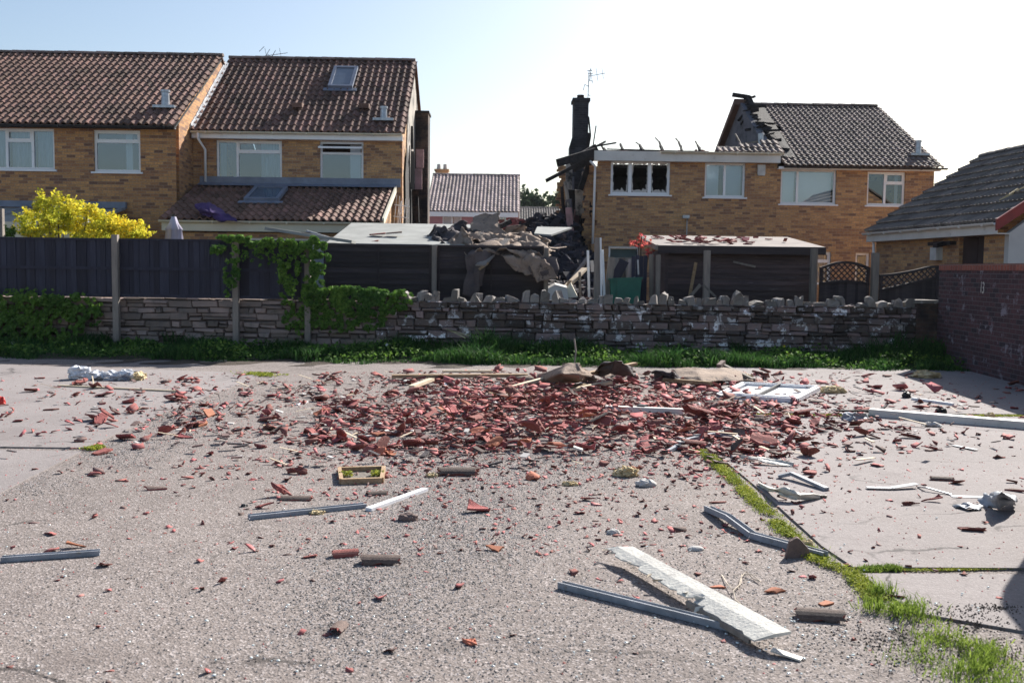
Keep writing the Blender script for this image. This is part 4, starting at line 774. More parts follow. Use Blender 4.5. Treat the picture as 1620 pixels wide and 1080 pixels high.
def wh(p, rg):
    t = mnoise.noise(Vector((p[0]*.8, p[1]*1.2, 5))); return max(.03, (.15+.34*t)*rg.uniform(.4, 1.4))*(.25 if mnoise.noise(Vector((p[0]*1.7, p[1]*2.2, 11))) < -.12 else 1)*(1.3 if p[1] > wall_y(p[0])-.9 else .7)
blades('weeds', 60000, wp, wh, 'grass', width=.007, spread=.45, label='dark green weeds and long grass along the foot of the wall', seed=3)
def leaves(name, pts, nrm, size, m, seed=2, parent=None, jitter=.6):
    rg = np.random.default_rng(seed); P = np.asarray(pts, float); n = len(P); N = np.asarray(nrm, float)+rg.normal(0, jitter, (n, 3)); N /= np.linalg.norm(N, axis=1)[:, None]
    A = np.cross(N, rg.normal(0, 1, (n, 3))); A /= np.linalg.norm(A, axis=1)[:, None]; B = np.cross(N, A); s = (size*rg.uniform(.55, 1.35, n))[:, None]
    V = np.stack([P-A*s, P+B*s*.62-A*s*.15, P+A*s+N*s*.15, P-B*s*.62-A*s*.15], 1).reshape(-1, 3); k = np.arange(n)*4; F = np.stack([k, k+1, k+2, k+3], 1)
    return npmesh(name, V, F, m, tint=rg.uniform(0, 1, n), parent=parent)
def wl(n, seed, x0, x1, dens=None):
    rg = np.random.default_rng(seed); P = []
    while len(P) < n:
        x = rg.uniform(x0, x1)
        if dens and rg.uniform() > dens(x): continue
        z0 = zone(x, 0); y = z0+(wall_y(x)-z0)*rg.uniform(.05, 1); P.append((x, y, bank(x, y)+rg.uniform(.02, .17)*(1+1.4*mnoise.noise(Vector((x*1.1, y, 3))))))
    return P
P = wl(11000, 9, -12.5, 8.2, lambda x: .35+.65*(mnoise.noise(Vector((x*.7, 0, 9)))+.5)); o = leaves('broad_leaved_weeds', P, [(0, -.3, 1)]*len(P), .034, 'ivy', 4, jitter=.8); tag(o, 'low broad-leaved weeds mixed into the grass along the wall', 'weeds', kind='stuff')
# moss strips and bright grass along slab joints
def strip_pts(pxs, n, w_, rg, zz=SZ+.0, thin=None):
    g = [G(*p) for p in pxs]; seg = [(g[i+1]-g[i]).length for i in range(len(g)-1)]; T = sum(seg); out = []
    while len(out) < n:
        t = rg.uniform(0, T); i = 0
        while i < len(seg)-1 and t > seg[i]: t -= seg[i]; i += 1
        q = g[i]+(g[i+1]-g[i])*(t/seg[i]); d = (g[i+1]-g[i]).normalized(); nn = Vector((-d.y, d.x, 0)); q = q+nn*rg.normal(0, w_)
        if mnoise.noise(q*5)+.5 < rg.uniform(0, .6)*(.9 if thin is None else thin): continue
        out.append((q.x, q.y, .014))
    return out
def moss(name, pxs, n, w_, label, seed, size=.016, m='moss', thin=None, hh=.02):
    rg = np.random.default_rng(seed); P = strip_pts(pxs, n, w_, rg, thin=thin); P = [(a, b, c+rg.uniform(0, hh)) for a, b, c in P]; o = leaves(name, P, [(0, 0, 1)]*n, size, m, seed, jitter=.7); tag(o, label, 'moss', kind='stuff')
moss('moss_strip', [(1110, 715), (1140, 742), (1180, 782), (1220, 822), (1262, 862), (1300, 895), (1340, 905), (1365, 932), (1385, 955)], 17000, .028, 'yellow-green moss growing along the diagonal edge of the right slab', 5, size=.007)
moss('moss_strip', [(1365, 906), (1400, 903), (1450, 905), (1620, 901)], 4200, .011, 'thin moss line in the near joint of the right slabs', 6, size=.005, hh=.003)
moss('moss_strip', [(1190, 659), (1290, 660), (1400, 661), (1620, 661)], 5000, .035, 'thin pale moss line in the far joint of the right slabs', 7, size=.011)
moss('moss_strip', [(138, 714), (160, 709)], 900, .03, 'small moss clump at the end of the left slab joint', 8, size=.01)
moss('moss_strip', [(398, 596), (428, 592)], 1500, .14, 'pale yellow mossy litter at the far corner of the left slab', 18, size=.014)
cl = [(G(1395, 945), .13, .09), (G(1425, 968), .16, .12), (G(1455, 985), .14, .12), (G(1480, 1015), .12, .1), (G(1515, 1025), .14, .09), (G(1560, 1045), .17, .13), (G(1585, 1062), .16, .13), (G(1540, 1075), .2, .08), (G(1600, 1085), .2, .13), (G(1470, 1050), .2, .05), (G(1400, 972), .12, .06), (G(1590, 1120), .3, .14)]
def gp(rg):
    c = cl[rg.integers(len(cl))]; a = rg.normal(0, c[1]*.42, 2); return (c[0].x+a[0], c[0].y+a[1]*.8, .02)
blades('grass_tufts', 3600, gp, lambda p, rg: rg.uniform(.02, .085)*(1 if mnoise.noise(Vector((p[0]*6, p[1]*6, 0))) > .0 else .3), 'grassbright', width=.0021, spread=.55, label='bright grass tufts at the lower right corner of the slab', seed=11)
def mp_(rg):
    q = strip_pts([(1120, 722), (1180, 782), (1262, 862), (1345, 910), (1385, 950)], 1, .035, rg)[0]; return q
blades('grass_tufts', 3600, mp_, lambda p, rg: rg.uniform(.006, .03), 'grassbright', width=.0018, spread=.6, label='short bright grass growing through the moss strip', seed=12)
def jp_(rg): return strip_pts([(1362, 907), (1400, 903), (1425, 905)], 1, .02, rg)[0]
blades('grass_tufts', 1300, jp_, lambda p, rg: rg.uniform(.01, .035), 'grassbright', width=.002, spread=.6, label='short grass at the start of the near slab joint', seed=13)
# soil scraps by the tufts
mb = MB()
for i in range(1300):
    c = random.choice([(G(1500, 972), .12), (G(1540, 990), .1), (G(1575, 968), .06), (G(1420, 1015), .16), (G(1500, 1060), .22), (G(1560, 1030), .15)]); x = c[0].x+random.gauss(0, c[1]); y = c[0].y+random.gauss(0, c[1]*.6); s = U(.002, .008)
    mb.add([(x-s, y-s*.6, .019), (x+s*.8, y-s, .019), (x+s*.6, y+s, .019), (x, y, .019+s*1.2)], [(0, 1, 3), (1, 2, 3), (2, 0, 3)], tint=R())
tag(mb.build('soil_crumbs', 'soilbrown'), 'dark soil crumbs scattered beside the bright grass tufts', 'soil', kind='stuff')
# loose chippings
def gravel():
    zs = [((720, 690), 150, 27, 9000), ((880, 735), 115, 28, 6000), ((700, 790), 95, 38, 6500), ((640, 880), 110, 60, 5500), ((560, 960), 90, 60, 3600), ((760, 830), 80, 50, 4000), ((800, 1010), 160, 60, 1500), ((230, 705), 60, 14, 900), ((330, 640), 60, 10, 900), ((60, 770), 40, 12, 700), ((180, 720), 40, 14, 1200), ((290, 665), 40, 12, 1400), ((1120, 900), 120, 60, 2200), ((600, 620), 300, 12, 1800), ((1000, 1030), 260, 60, 1800), ((250, 950), 200, 90, 2000), ((1300, 1000), 90, 50, 900)]
    V = []; F = []; T = []; k = 0
    for (cx, cy), sx, sy, n in zs:
        for i in range(n):
            px = random.gauss(cx, sx); py = random.gauss(cy, sy)
            if py < 592 or py > 1150: continue
            g = G(px, py)
            s = U(.003, .0075)*(1+max(0, g.y-7)*.1); z = gz(g.x, g.y); a = U(0, 6.28); ca, sa = math.cos(a), math.sin(a); s2 = s*U(.55, 1)
            V += [(g.x+ca*s, g.y+sa*s, z+s*.1), (g.x-sa*s2, g.y+ca*s2, z+s*.2), (g.x-ca*s, g.y-sa*s, z+s*.1), (g.x+sa*s2, g.y-ca*s2, z), (g.x+U(-.3, .3)*s, g.y+U(-.3, .3)*s, z+s*U(.6, 1.1))]
            for j in range(4): F.append((k+j, k+(j+1) % 4, k+4)); T.append(0)
            t = R(); T[-4:] = [t]*4; k += 5
    o = npmesh('loose_chippings', np.array(V), np.array(F), 'gravel', tint=np.array(T)); tag(o, 'loose grey stone chippings spread over the worn asphalt', 'gravel', kind='stuff')
gravel()
# glass crumbs
V = []; F = []; k = 0
for i in range(300):
    px = U(0, 1620); py = random.choice([U(850, 1080), U(780, 1080), U(960, 1080)])
    if R() < .3: px, py = random.gauss(1280, 120), random.gauss(1000, 40)
    g = G(px, py); s = U(.003, .011); z = .03 if g.x > 1.9 and py < 980 else .02; a = U(0, 6.28); q = [(g.x+s*math.cos(a+b)*U(.6, 1), g.y+s*math.sin(a+b)*U(.6, 1)) for b in (0, 1.6, 3.3, 4.8)]; tl = U(-.15, .25)
    V += [(x, y, z+(x-g.x)*tl) for x, y in q] + [(x, y, z-.004+(x-g.x)*tl) for x, y in q]; F += [(k, k+1, k+2, k+3), (k, k+4, k+5, k+1), (k+1, k+5, k+6, k+2), (k+2, k+6, k+7, k+3), (k+3, k+7, k+4, k)]; k += 8
tag(npmesh('glass_crumbs', np.array(V), np.array(F), 'shard'), 'small pale glass shards scattered over the asphalt in front', 'broken glass', kind='stuff')
# ================================================================== STONE WALL
def stone_wall():
    x0 = -13.5; p0 = Vector((x0, wall_y(x0), 0)); p1 = Vector((XW1, YW1, 0)); th = math.atan2(p1.y-p0.y, p1.x-p0.x); L_ = (p1-p0).length
    rt = tag(empty('stone_wall', p0, th), 'long rubble stone wall with upright cap stones across the back of the yard', 'wall'); H = 1.02
    MB().box((0, .05, -.1), (L_, .42, H-.03)).build('mortar_core', 'joint', rt)
    def stones(a, b, m, name, seed):
        rd = random.Random(seed); mb = MB(); z = 0.02; k = 0
        while z < H-.02:
            h = min(rd.uniform(.06, .15), H-z); x = a-rd.uniform(0, .2)
            while x < b:
                w_ = rd.uniform(.12, .46)*(1.2 if h > .12 else .9); h1 = h
                sub = [(z, h)] if (h < .12 or rd.random() < .65) else [(z, h*.5), (z+h*.5, h*.5)]
                for zz, hh in sub:
                    zz += rd.uniform(-.012, .012); hh *= rd.uniform(.9, 1.08)
                    g = .004; j = lambda s=.014: rd.uniform(-s, s)*1.3; d = rd.uniform(0, .06); e = .014
                    X0, X1, Z0, Z1 = max(x+g, a), min(x+w_-g, b), zz+g*.7, zz+hh-g*.7
                    if X1-X0 < .03: continue
                    back = [(X0, .1, Z0), (X1, .1, Z0), (X1, .1, Z1), (X0, .1, Z1)]
                    mid = [(X0+j(), .03-d*.4, Z0+j(.008)), (X1+j(), .03-d*.4, Z0+j(.008)), (X1+j(), .03-d*.4, Z1+j(.008)), (X0+j(), .03-d*.4, Z1+j(.008))]
                    fr = [(mid[0][0]+e, -d+j(.01), mid[0][2]+e*.5+abs(j(.012))), (mid[1][0]-e, -d+j(.01), mid[1][2]+e*.7), (mid[2][0]-e, -d+j(.01), mid[2][2]-e*.5-abs(j(.014))), (mid[3][0]+e, -d+j(.01), mid[3][2]-e*.7)]
                    fs = [(8, 9, 10, 11)] + [(i, (i+1) % 4, (i+1) % 4+4, i+4) for i in range(4)] + [(i+4, (i+1) % 4+4, (i+1) % 4+8, i+8) for i in range(4)]
                    mb.add(back+mid+fr, fs, tint=rd.random())
                x += w_
            z += h
        return mb.build(name, m, rt, recalc=True)
    xs = (p0-Vector((at(600, 500, 19).x, 19, 0))).length
    stones(0, xs, 'stoneL', 'stonework', 1); o = stones(xs, L_, 'stone', 'stonework', 2)
    # cap stones standing on edge (none under the black fence)
    f = HF((p0.x, p0.y), th); xa = f.uz(600, 465)[0]; x = xa; rd = random.Random(12); n = 0
    big = {1405: 1.5, 775: 1.3, 1460: 1.4}
    while x < L_-.05 and n < 98:
        w_ = rd.uniform(.07, .2); h = rd.uniform(.09, .26); 
        if rd.random() < .15: h *= 1.25
        if rd.random() < .25: w_ *= 1.5; h *= .7
        tl = rd.gauss(0, .16); mb = MB(); y0, y1 = rd.uniform(.0, .06), rd.uniform(.26, .38); prof = []
        k_ = rd.choice([2, 3, 3, 4]); pk = rd.uniform(.15, .85)
        for i in range(k_):
            t = (i+rd.uniform(.0, .25))/max(1, k_-1) if k_ > 1 else .5; t = min(1, t); prof.append((w_*(t-.5)*rd.uniform(.75, 1), h*(1-abs(t-pk)*rd.uniform(.1, .7))))
        pts = [(-w_/2, 0), ] + prof + [(w_/2, 0)]
        A = [(a+c*tl+rd.gauss(0, .012), y0+rd.gauss(0, .02), c+rd.gauss(0, .008)) for a, c in pts]; B_ = [(a+c*tl+rd.gauss(0, .012), y1+rd.gauss(0, .012), c*rd.uniform(.85, 1.05)) for a, c in pts]
        m_ = len(pts); mb.add(A+B_, [tuple(range(m_))[::-1], tuple(range(m_, 2*m_))] + [(i, (i+1) % m_, (i+1) % m_+m_, i+m_) for i in range(m_)])
        o = mb.build('cap_stone', 'cap', rt, recalc=True); o.rotation_euler = (rd.gauss(0, .06), 0, rd.gauss(0, .22)); o.location = (x+w_/2, 0, H-.045+rd.uniform(0, .03)); bv = o.modifiers.new('b', 'BEVEL'); bv.width = .006; bv.segments = 1; x += w_*rd.uniform(.82, 1.25)+rd.uniform(0, .03); n += 1
    return rt, f, H
SW, fW, HW = stone_wall()
def wobble(o, amp, sc=3.0):
    for v in o.data.vertices: q = mnoise.noise_vector(v.co*sc); v.co += q*amp
# brick pillar and red brick wall
pX = at(1449, 500, YW1)
def redwall():
    a = at(1450, 500, 18.25); b = at(1487, 500, 18.2); H1 = at(1470, 480, 18.25).z
    pr = tag(empty('brick_pillar', (a.x, a.y, 0)), 'short mossy brick pillar at the right end of the stone wall', 'pillar')
    MB().box((0, 0, 0), (b.x-a.x+.1, .5, H1)).build('shaft', 'brick_soot', pr); MB().box((-.03, -.03, H1), (b.x-a.x+.1, .53, H1+.06)).build('capping', 'cap', pr)
    c = at(1487, 418, 18.2); Ht = c.z; pA_ = Vector((c.x, c.y, 0)); pB_ = Vector((7.53, 14.3, 0)); d = (pB_-pA_).normalized(); pE = pA_+d*12.5; th = math.atan2(d.y, d.x); L_ = 12.5
    rt = tag(empty('red_brick_wall', pA_, th), 'tall dark red brick wall numbered 13 on the right of the yard', 'wall')
    MB().box((0, 0, 0), (L_, .33, Ht-.11)).build('brickwork', 'redbrick', rt); MB().box((-.01, -.012, Ht-.11), (L_, .345, Ht)).build('coping', 'coping', rt)
    # painted number, flat on the wall face that looks toward the yard (local y = 0 side is the far side of travel)
    cu = bpy.data.curves.new('painted_number', 'FONT'); cu.body = '13'; cu.size = .27; cu.extrude = .002; cu.space_character = .85; t = bpy.data.objects.new('painted_number', cu); COL.objects.link(t)
    dg = bpy.context.evaluated_depsgraph_get(); me = bpy.data.meshes.new_from_object(t.evaluated_get(dg)); bpy.data.objects.remove(t); t = bpy.data.objects.new('painted_number', me); COL.objects.link(t); me.materials.clear(); me.materials.append(M['num']); t.parent = rt
    f = HF((pA_.x, pA_.y), th); u, z = f.uz(1550, 463); t.location = (u, -.004, z); t.rotation_euler = (math.pi/2, .05, 0); t.scale = (.75, 1, 1)
    return rt, f, Ht
M['num'] = mat('chalky white paint', (.6, .57, .52), (.3, .25, .23), scale=22, lo=.5, hi=.6)
RW, fR, HR = redwall()
# ================================================================== FENCES
FY = 19.0
def fence_left():
    Yf = 18.6; segs = [(-120, 182), (186, 371), (376, 484)]; n = 0
    lab = ['black boarded fence panel at the far left above the ivy', 'black boarded fence panel between the first two posts', 'narrow black boarded fence panel half covered by ivy']
    for (a, b), lb in zip(segs, lab):
        zt0 = (at(a, 376+.012*(a-0), Yf).z); zt1 = at(b, 377+.012*b, Yf).z; zb = at((a+b)/2, 467+.014*(a+b)/2, Yf).z; x0 = at(a, 420, Yf).x; x1 = at(b, 420, Yf).x
        rt = tag(empty('garden_fence', (x0, Yf, 0)), lb, 'fence panel', 'black boarded fence panels'); W = x1-x0; zt = (zt0+zt1)/2; mb = MB(); x = 0; i = 0
        while x < W-.02:
            w_ = min(U(.085, .105), W-x); d = .0 if i % 2 else .014; mb.box((x, .02+d, zb+.05), (x+w_+.008 if x+w_+.008 < W else W, .034+d, zt-.02), tint=R()); x += w_; i += 1
        mb.build('boards', 'fence', rt)
        mb = MB()
        for z in (zb+.0, zb+(zt-zb)*.5-.03, ): mb.box((0, -.025, z), (W, .019, z+.055), tint=.6)
        mb.build('rail', 'fence', rt); MB().box((0, -.01, zt-.02), (W, .06, zt+.02), tint=.4).build('capping', 'fence', rt)
    for px, yt, yb, lb in ((183.5, 371, 545, 'bare wooden fence post between the first two black panels'), (373, 384, 548, 'wooden fence post with a few ivy strands beside the narrow panel'), (487, 384, 548, 'ivy-wrapped wooden post at the end of the black fence'), (4, 330, 400, 'grey wooden post at the far left behind the black fence')):
        Y = Yf-.06 if px > 100 else Yf+1.5; x = at(px, 460, Y).x; zt = at(px, yt, Y).z; mb = MB(); mb.box((-.055, -.05, 0.0), (.055, .05, zt)); o = mb.build('fence_post', 'wood'); o.location = (x, Y, 0); wobble(o, .008); tag(o, lb, 'fence post', 'fence posts')
fence_left()
def lap_panel(px0, px1, Y, pyt, label, zb=.3, m='fence2', bend=0):
    x0, x1 = at(px0, 430, Y).x, at(px1, 430, Y).x; zt = at((px0+px1)/2, pyt, Y).z; rt = tag(empty('garden_fence', (x0, Y, 0)), label, 'fence panel', 'brown lapped fence panels'); mb = MB(); z = zb; W = x1-x0
    while z < zt-.03:
        h = U(.1, .12); mb.prism([(0, .0, z), (0, -.015, z), (0, .012, min(z+h+.015, zt)), (0, .02, min(z+h+.015, zt))], (W, 0, 0), tint=R()); z += h
    mb.build('boards', m, rt, recalc=True); MB().box((0, -.03, zt-.03), (W, .04, zt+.01), tint=.9).build('capping', m, rt)
    mb = MB()
    for u in (.02, W*.5, W-.05): mb.box((u, -.035, zb), (u+.03, -.016, zt-.03), tint=.6)
    mb.build('batten', m, rt); return rt
Y2 = 20.3
lap_panel(512, 683, Y2, 387, 'dark brown lapped fence panel just right of the ivy')
lap_panel(692, 860, Y2, 389, 'dark brown lapped fence panel draped with torn felt')
def post(px, yt, Y, w_, label, m='wood', tilt=0, d=None, name='fence_post', cat='fence post', group='fence posts', yb=None):
    x = at(px, 430, Y).x; zt = at(px, yt, Y).z; o = MB().box((-w_/2, -(d or w_)/2, 0), (w_/2, (d or w_)/2, zt)).build(name, m); o.location = (x, Y, .0); o.rotation_euler = (0, tilt, 0); wobble(o, .006); tag(o, label, cat, group); return o
post(687, 388, Y2-.05, .1, 'grey concrete-looking post between the two brown lapped panels')
post(864, 392, Y2-.05, .09, 'grey post under the hanging felt at the end of the lapped fence')
post(1118, 396, 19.9, .12, 'grey post standing in front of the brown shed')
post(1287, 393, 19.9, .12, 'grey post at the right corner of the brown shed')
post(1384, 400, 19.9, .13, 'grey post between the two lattice-topped panels')
post(945, 376, 20.0, .13, 'broad grey post beside the tall white board')
post(1041, 403, 20.0, .09, 'grey-brown post left of the brown shed', m='wood')
# lattice panels
def lattice(px0, px1, Y, arch, label):
    x0, x1 = at(px0, 430, Y).x, at(px1, 430, Y).x; W = x1-x0; rt = tag(empty('lattice_fence', (x0, Y, 0)), label, 'fence panel', 'lattice-topped fence panels')
    n = 18; top = [(W*i/n, at(px0+(px1-px0)*i/n, arch(i/n)[0], Y).z) for i in range(n+1)]; low = [(W*i/n, at(px0+(px1-px0)*i/n, arch(i/n)[1], Y).z) for i in range(n+1)]
    for nm, ln, t in (('top_rail', top, .05), ('middle_rail', low, .05)):
        mb = MB(); 
        for i in range(n): mb.prism([(ln[i][0], -.03, ln[i][1]-t), (ln[i+1][0], -.03, ln[i+1][1]-t), (ln[i+1][0], -.03, ln[i+1][1]), (ln[i][0], -.03, ln[i][1])], (0, .07, 0), tint=.3)
        mb.build(nm, 'fence2', rt, recalc=True)
    mb = MB()
    for i in range(n): mb.prism([(low[i][0], 0, .3), (low[i+1][0], 0, .3), (low[i+1][0], 0, low[i+1][1]-.05), (low[i][0], 0, low[i][1]-.05)], (0, .02, 0), tint=R())
    mb.build('boards', 'fence2', rt, recalc=True); mb = MB(); f = lambda L_, x: L_[min(n-1, max(0, int(x/W*n)))][1]
    for sgn, yy in ((1, 0), (-1, .012)):
        x = -1.0
        while x < W+1.0:
            # clip diagonal line by sampling
            run = None; st = .02; q = x; pts = []
            for k in range(80):
                q = x+sgn*0+k*st*sgn; z = 1.0+k*st
                ok = 0 <= q <= W and f(low, q)-.02 < z < f(top, q)-.02
                if ok: pts.append((q, z))
                elif pts: break
            if len(pts) > 2: mb.bar((pts[0][0], yy, pts[0][1]), (pts[-1][0], yy, pts[-1][1]), .018, .022, tint=R())
            x += .115
    mb.build('lattice', 'fence2', rt); mb = MB()
    for u in (0, W-.06): MB().box((u, -.02, .3), (u+.06, .03, f(top, u+.01)-.02), tint=.5).build('stile', 'fence2', rt)
    pass
lattice(1297, 1376, 20.0, lambda t: (423-10*math.sin(math.pi*t), 447-4*math.sin(math.pi*t)), 'dark arched lattice-topped panel right of the shed')
lattice(1392, 1486, 20.0, lambda t: (434-18*(t**1.6 if t < .85 else .85**1.6), 458-22*t), 'dark lattice-topped panel sweeping up to the red brick wall')
# ================================================================== SHEDS
def shed_right():
    Y = 20.5; pl = at(1054, 392, Y); pr_ = at(1292, 395, Y); zf = at(1170, 391, Y-.2).z; W = pr_.x-pl.x; zb = at(1150, 377, Y+2.3).z
    rt = tag(empty('shed', (pl.x, Y, 0)), 'weathered brown timber shed with broken tiles on its pale roof', 'shed'); mb = MB(); z = .1
    while z < zf-.14: h = .115; mb.prism([(0, 0, z), (0, -.018, z), (0, .01, z+h+.01), (0, .02, z+h+.01)], (W, 0, 0), tint=R()); z += h
    mb.build('front_boards', 'shed', rt, recalc=True); mb = MB(); z = .1
    while z < zf-.1: h = .115; mb.prism([(0, 0.03, z), (-.018, 0.03, z), (.01, 0.03, z+h+.01), (.02, 0.03, z+h+.01)], (0, 2.3, 0), tint=R()); z += h
    mb.build('side_boards', 'shed', rt, recalc=True); MB().box((W-.03, .02, .1), (W, 2.3, zf-.1)).build('side_boards', 'shed', rt); MB().box((.03, 2.28, .1), (W, 2.3, zf-.05)).build('rear_boards', 'shed', rt)
    MB().box((-.02, -.03, .1), (.05, .0, zf-.1)).box((W-.05, -.031, .1), (W+.02, .0, zf-.1)).build('corner_post', 'shed', rt)
    MB().prism([(-.2, -.2, zf-.03), (W+.12, -.2, zf-.03), (W+.05, 2.4, zb), (-.25, 2.4, zb)], (0, 0, .05)).build('roof', 'feltroof', rt, recalc=True)
    MB().box((-.2, -.24, zf-.14), (W+.12, -.2, zf+.01)).build('fascia', 'fence2', rt)
    MB().bar((-.22, -.22, zf-.02), (-.27, 2.4, zb-.02), .05, .1).build('bargeboard', 'wood', rt)
    rd = random.Random(8); mb = MB()
    for i in range(46):
        u = abs(rd.gauss(.9, .7)); v = rd.uniform(0, 2.0); 
        if u > W: continue
        z = zf+.03+(zb-zf)*(v+.2)/2.6; mb.bar((u, v, z+rd.uniform(.0, .06)), (u+rd.uniform(-.2, .2), v+rd.uniform(-.15, .15), z+rd.uniform(.0, .1)), rd.uniform(.06, .16), .02, tint=rd.random())
    tag(mb.build('roof_debris', 'clay_t'), 'red tile scraps lying on the pale shed roof', 'tile scraps', kind='stuff').location = (pl.x, Y, 0)
    return zf
shed_right()
def shed_left():
    Y = 20.75; p0 = at(515, 392, Y); p1 = at(872, 392, Y); zf = at(600, 389, Y).z; Y3 = 24.2; zb = at(620, 356, Y3).z; q0 = at(556, 356, Y3); q1 = at(905, 362, Y3)
    rt = tag(empty('shed', (p0.x, Y, 0)), 'long low outbuilding with a pale sheet roof half hidden by torn felt', 'outbuilding'); W = p1.x-p0.x
    wm = at(735, 392, Y).x-p0.x; wq = at(748, 362, Y3).x-p0.x; MB().prism([(0, 0, zf), (wm, 0, zf), (wq, Y3-Y, zb), (q0.x-p0.x, Y3-Y, zb)], (0, 0, .04)).build('roof', 'sheetroof', rt, recalc=True)
    MB().prism([(wm+.01, .05, zf-.05), (W-.3, .05, zf-.12), (W-.5, Y3-Y, zb-.4), (wq+.01, Y3-Y, zb-.1)], (0, 0, .04)).build('burnt_roof', 'feltdark', rt, recalc=True)
    p2 = at(800, 364, 23.6); MB().prism([(at(845, 366, 23).x-p0.x, 2.2, at(845, 372, 23).z), (at(872, 372, 23).x-p0.x, 2.2, at(872, 374, 23).z), (at(905, 362, 24).x-p0.x, 3.3, at(905, 362, 24).z), (at(850, 361, 24).x-p0.x, 3.3, at(850, 361, 24).z)], (0, 0, .04)).build('roof_panel', 'sheetroof', rt, recalc=True)
    MB().box((.1, .1, .1), (W-.1, .2, zf-.02)).build('front_wall', 'fence2', rt); MB().box((W-.2, .2, .1), (W-.1, 2.6, zf-.02)).build('side_wall', 'shed', rt); MB().box((.1, .2, .1), (.2, 3, zf-.02)).build('side_wall', 'shed', rt)
    mb = MB(); mb.bar((0, -.02, zf+.02), (W*.46, -.02, zf+.02), .04, .05); mb.bar((.25, .1, zf+.1), (-.45, .3, zf+.3), .05, .04); mb.build('edge_strip', 'alu', rt)
    # tilted sheet and beam falling off its left end
    o = MB().bar(at(424, 362, 20.6), at(560, 383, 20.5), .45, .06).build('roof_sheet', 'sheetroof'); tag(o, 'slipped pale roofing sheet resting above the ivy', 'sheet')
shed_left()
# parasol, purple cloth, bush
def parasol():
    Y = 22.6; c = at(275, 350, Y); zt = at(275, 343, Y).z; rt = tag(empty('parasol', (c.x, Y, 0)), 'closed lilac grey parasol behind the black fence', 'parasol'); mb = MB(); n = 24; rings = [(zt, .05), (zt-.15, .1), (zt-.28, .17), (zt-.3, .15), (zt-.7, .2), (zt-1.1, .16)]; vs = []
    for z, r in rings:
        for k in range(n): t = 2*math.pi*k/n; q = r*(1+.22*math.cos(8*t)*(1 if z < zt-.2 else .5)); vs.append((q*math.cos(t), q*math.sin(t), z))
    mb.add(vs, [(i*n+k, i*n+(k+1) % n, (i+1)*n+(k+1) % n, (i+1)*n+k) for i in range(len(rings)-1) for k in range(n)] + [tuple(range(n))]); mb.build('canopy', 'parasol', rt, smooth=True, recalc=True)
    MB().tube([(0, 0, 0), (0, 0, zt+.02)], .02, 8).build('pole', 'alu', rt); MB().tube([(0, 0, zt+.0), (0, 0, zt+.05)], .045, 10).build('cap', 'black', rt)
parasol()
def crumple(name, m, P4, nx, ny, amp, sc, seed, label, cat, thick=.012, extra=None, kind=None):
    """a sheet through a control net of 3-D points (rows x cols), subdivided with folds"""
    rows = len(P4); cols = len(P4[0]); V = []
    for j in range(ny+1):
        for i in range(nx+1):
            a = i/nx*(cols-1); b = j/ny*(rows-1); i0 = min(int(a), cols-2); j0 = min(int(b), rows-2); fa = a-i0; fb = b-j0; fa = fa*fa*(3-2*fa)*.5+fa*.5; fb = fb*fb*(3-2*fb)*.5+fb*.5
            p = (P4[j0][i0]*(1-fa)+P4[j0][i0+1]*fa)*(1-fb)+(P4[j0+1][i0]*(1-fa)+P4[j0+1][i0+1]*fa)*fb
            q = mnoise.noise_vector(Vector((i/nx*sc+seed, j/ny*sc, seed*1.7))); r2 = mnoise.noise_vector(Vector((i/nx*sc*3+seed, j/ny*sc*3, 4)))
            e = 1 if 0 < i < nx and 0 < j < ny else 1.6
            V.append(p+q*amp+r2*amp*.3*e)
    o = MB().add(V, [(j*(nx+1)+i, j*(nx+1)+i+1, (j+1)*(nx+1)+i+1, (j+1)*(nx+1)+i) for j in range(ny) for i in range(nx)]).build(name, m, smooth=True)
    s = o.modifiers.new('s', 'SOLIDIFY'); s.thickness = thick; tag(o, label, cat, kind=kind); return o
vf, ezt, zh, uL, uR = LT
def LTp(px, py, lift=.1):
    d = ray(px, py); o = Vector((0, 0, CAMH)); s = (zh-ezt)/(-.03-(vf-.18)); f = lambda t: (o+d*t).z-lift-ezt-s*(((o+d*t)-hB.p).dot(hB.n)-(vf-.18)); a, b = f(1), f(2); return o+d*(1-a/(b-a))
crumple('cloth', 'purple', [[LTp(310, 326, .2), LTp(330, 322, .24), LTp(345, 330, .12)], [LTp(315, 333, .22), LTp(335, 335, .3), LTp(360, 340, .14)], [LTp(320, 340, .08), LTp(340, 346, .1), LTp(374, 350, .05)]], 22, 18, .09, 3.2, 2.2, 'crumpled purple cloth lying on the lean-to roof tiles', 'cloth')
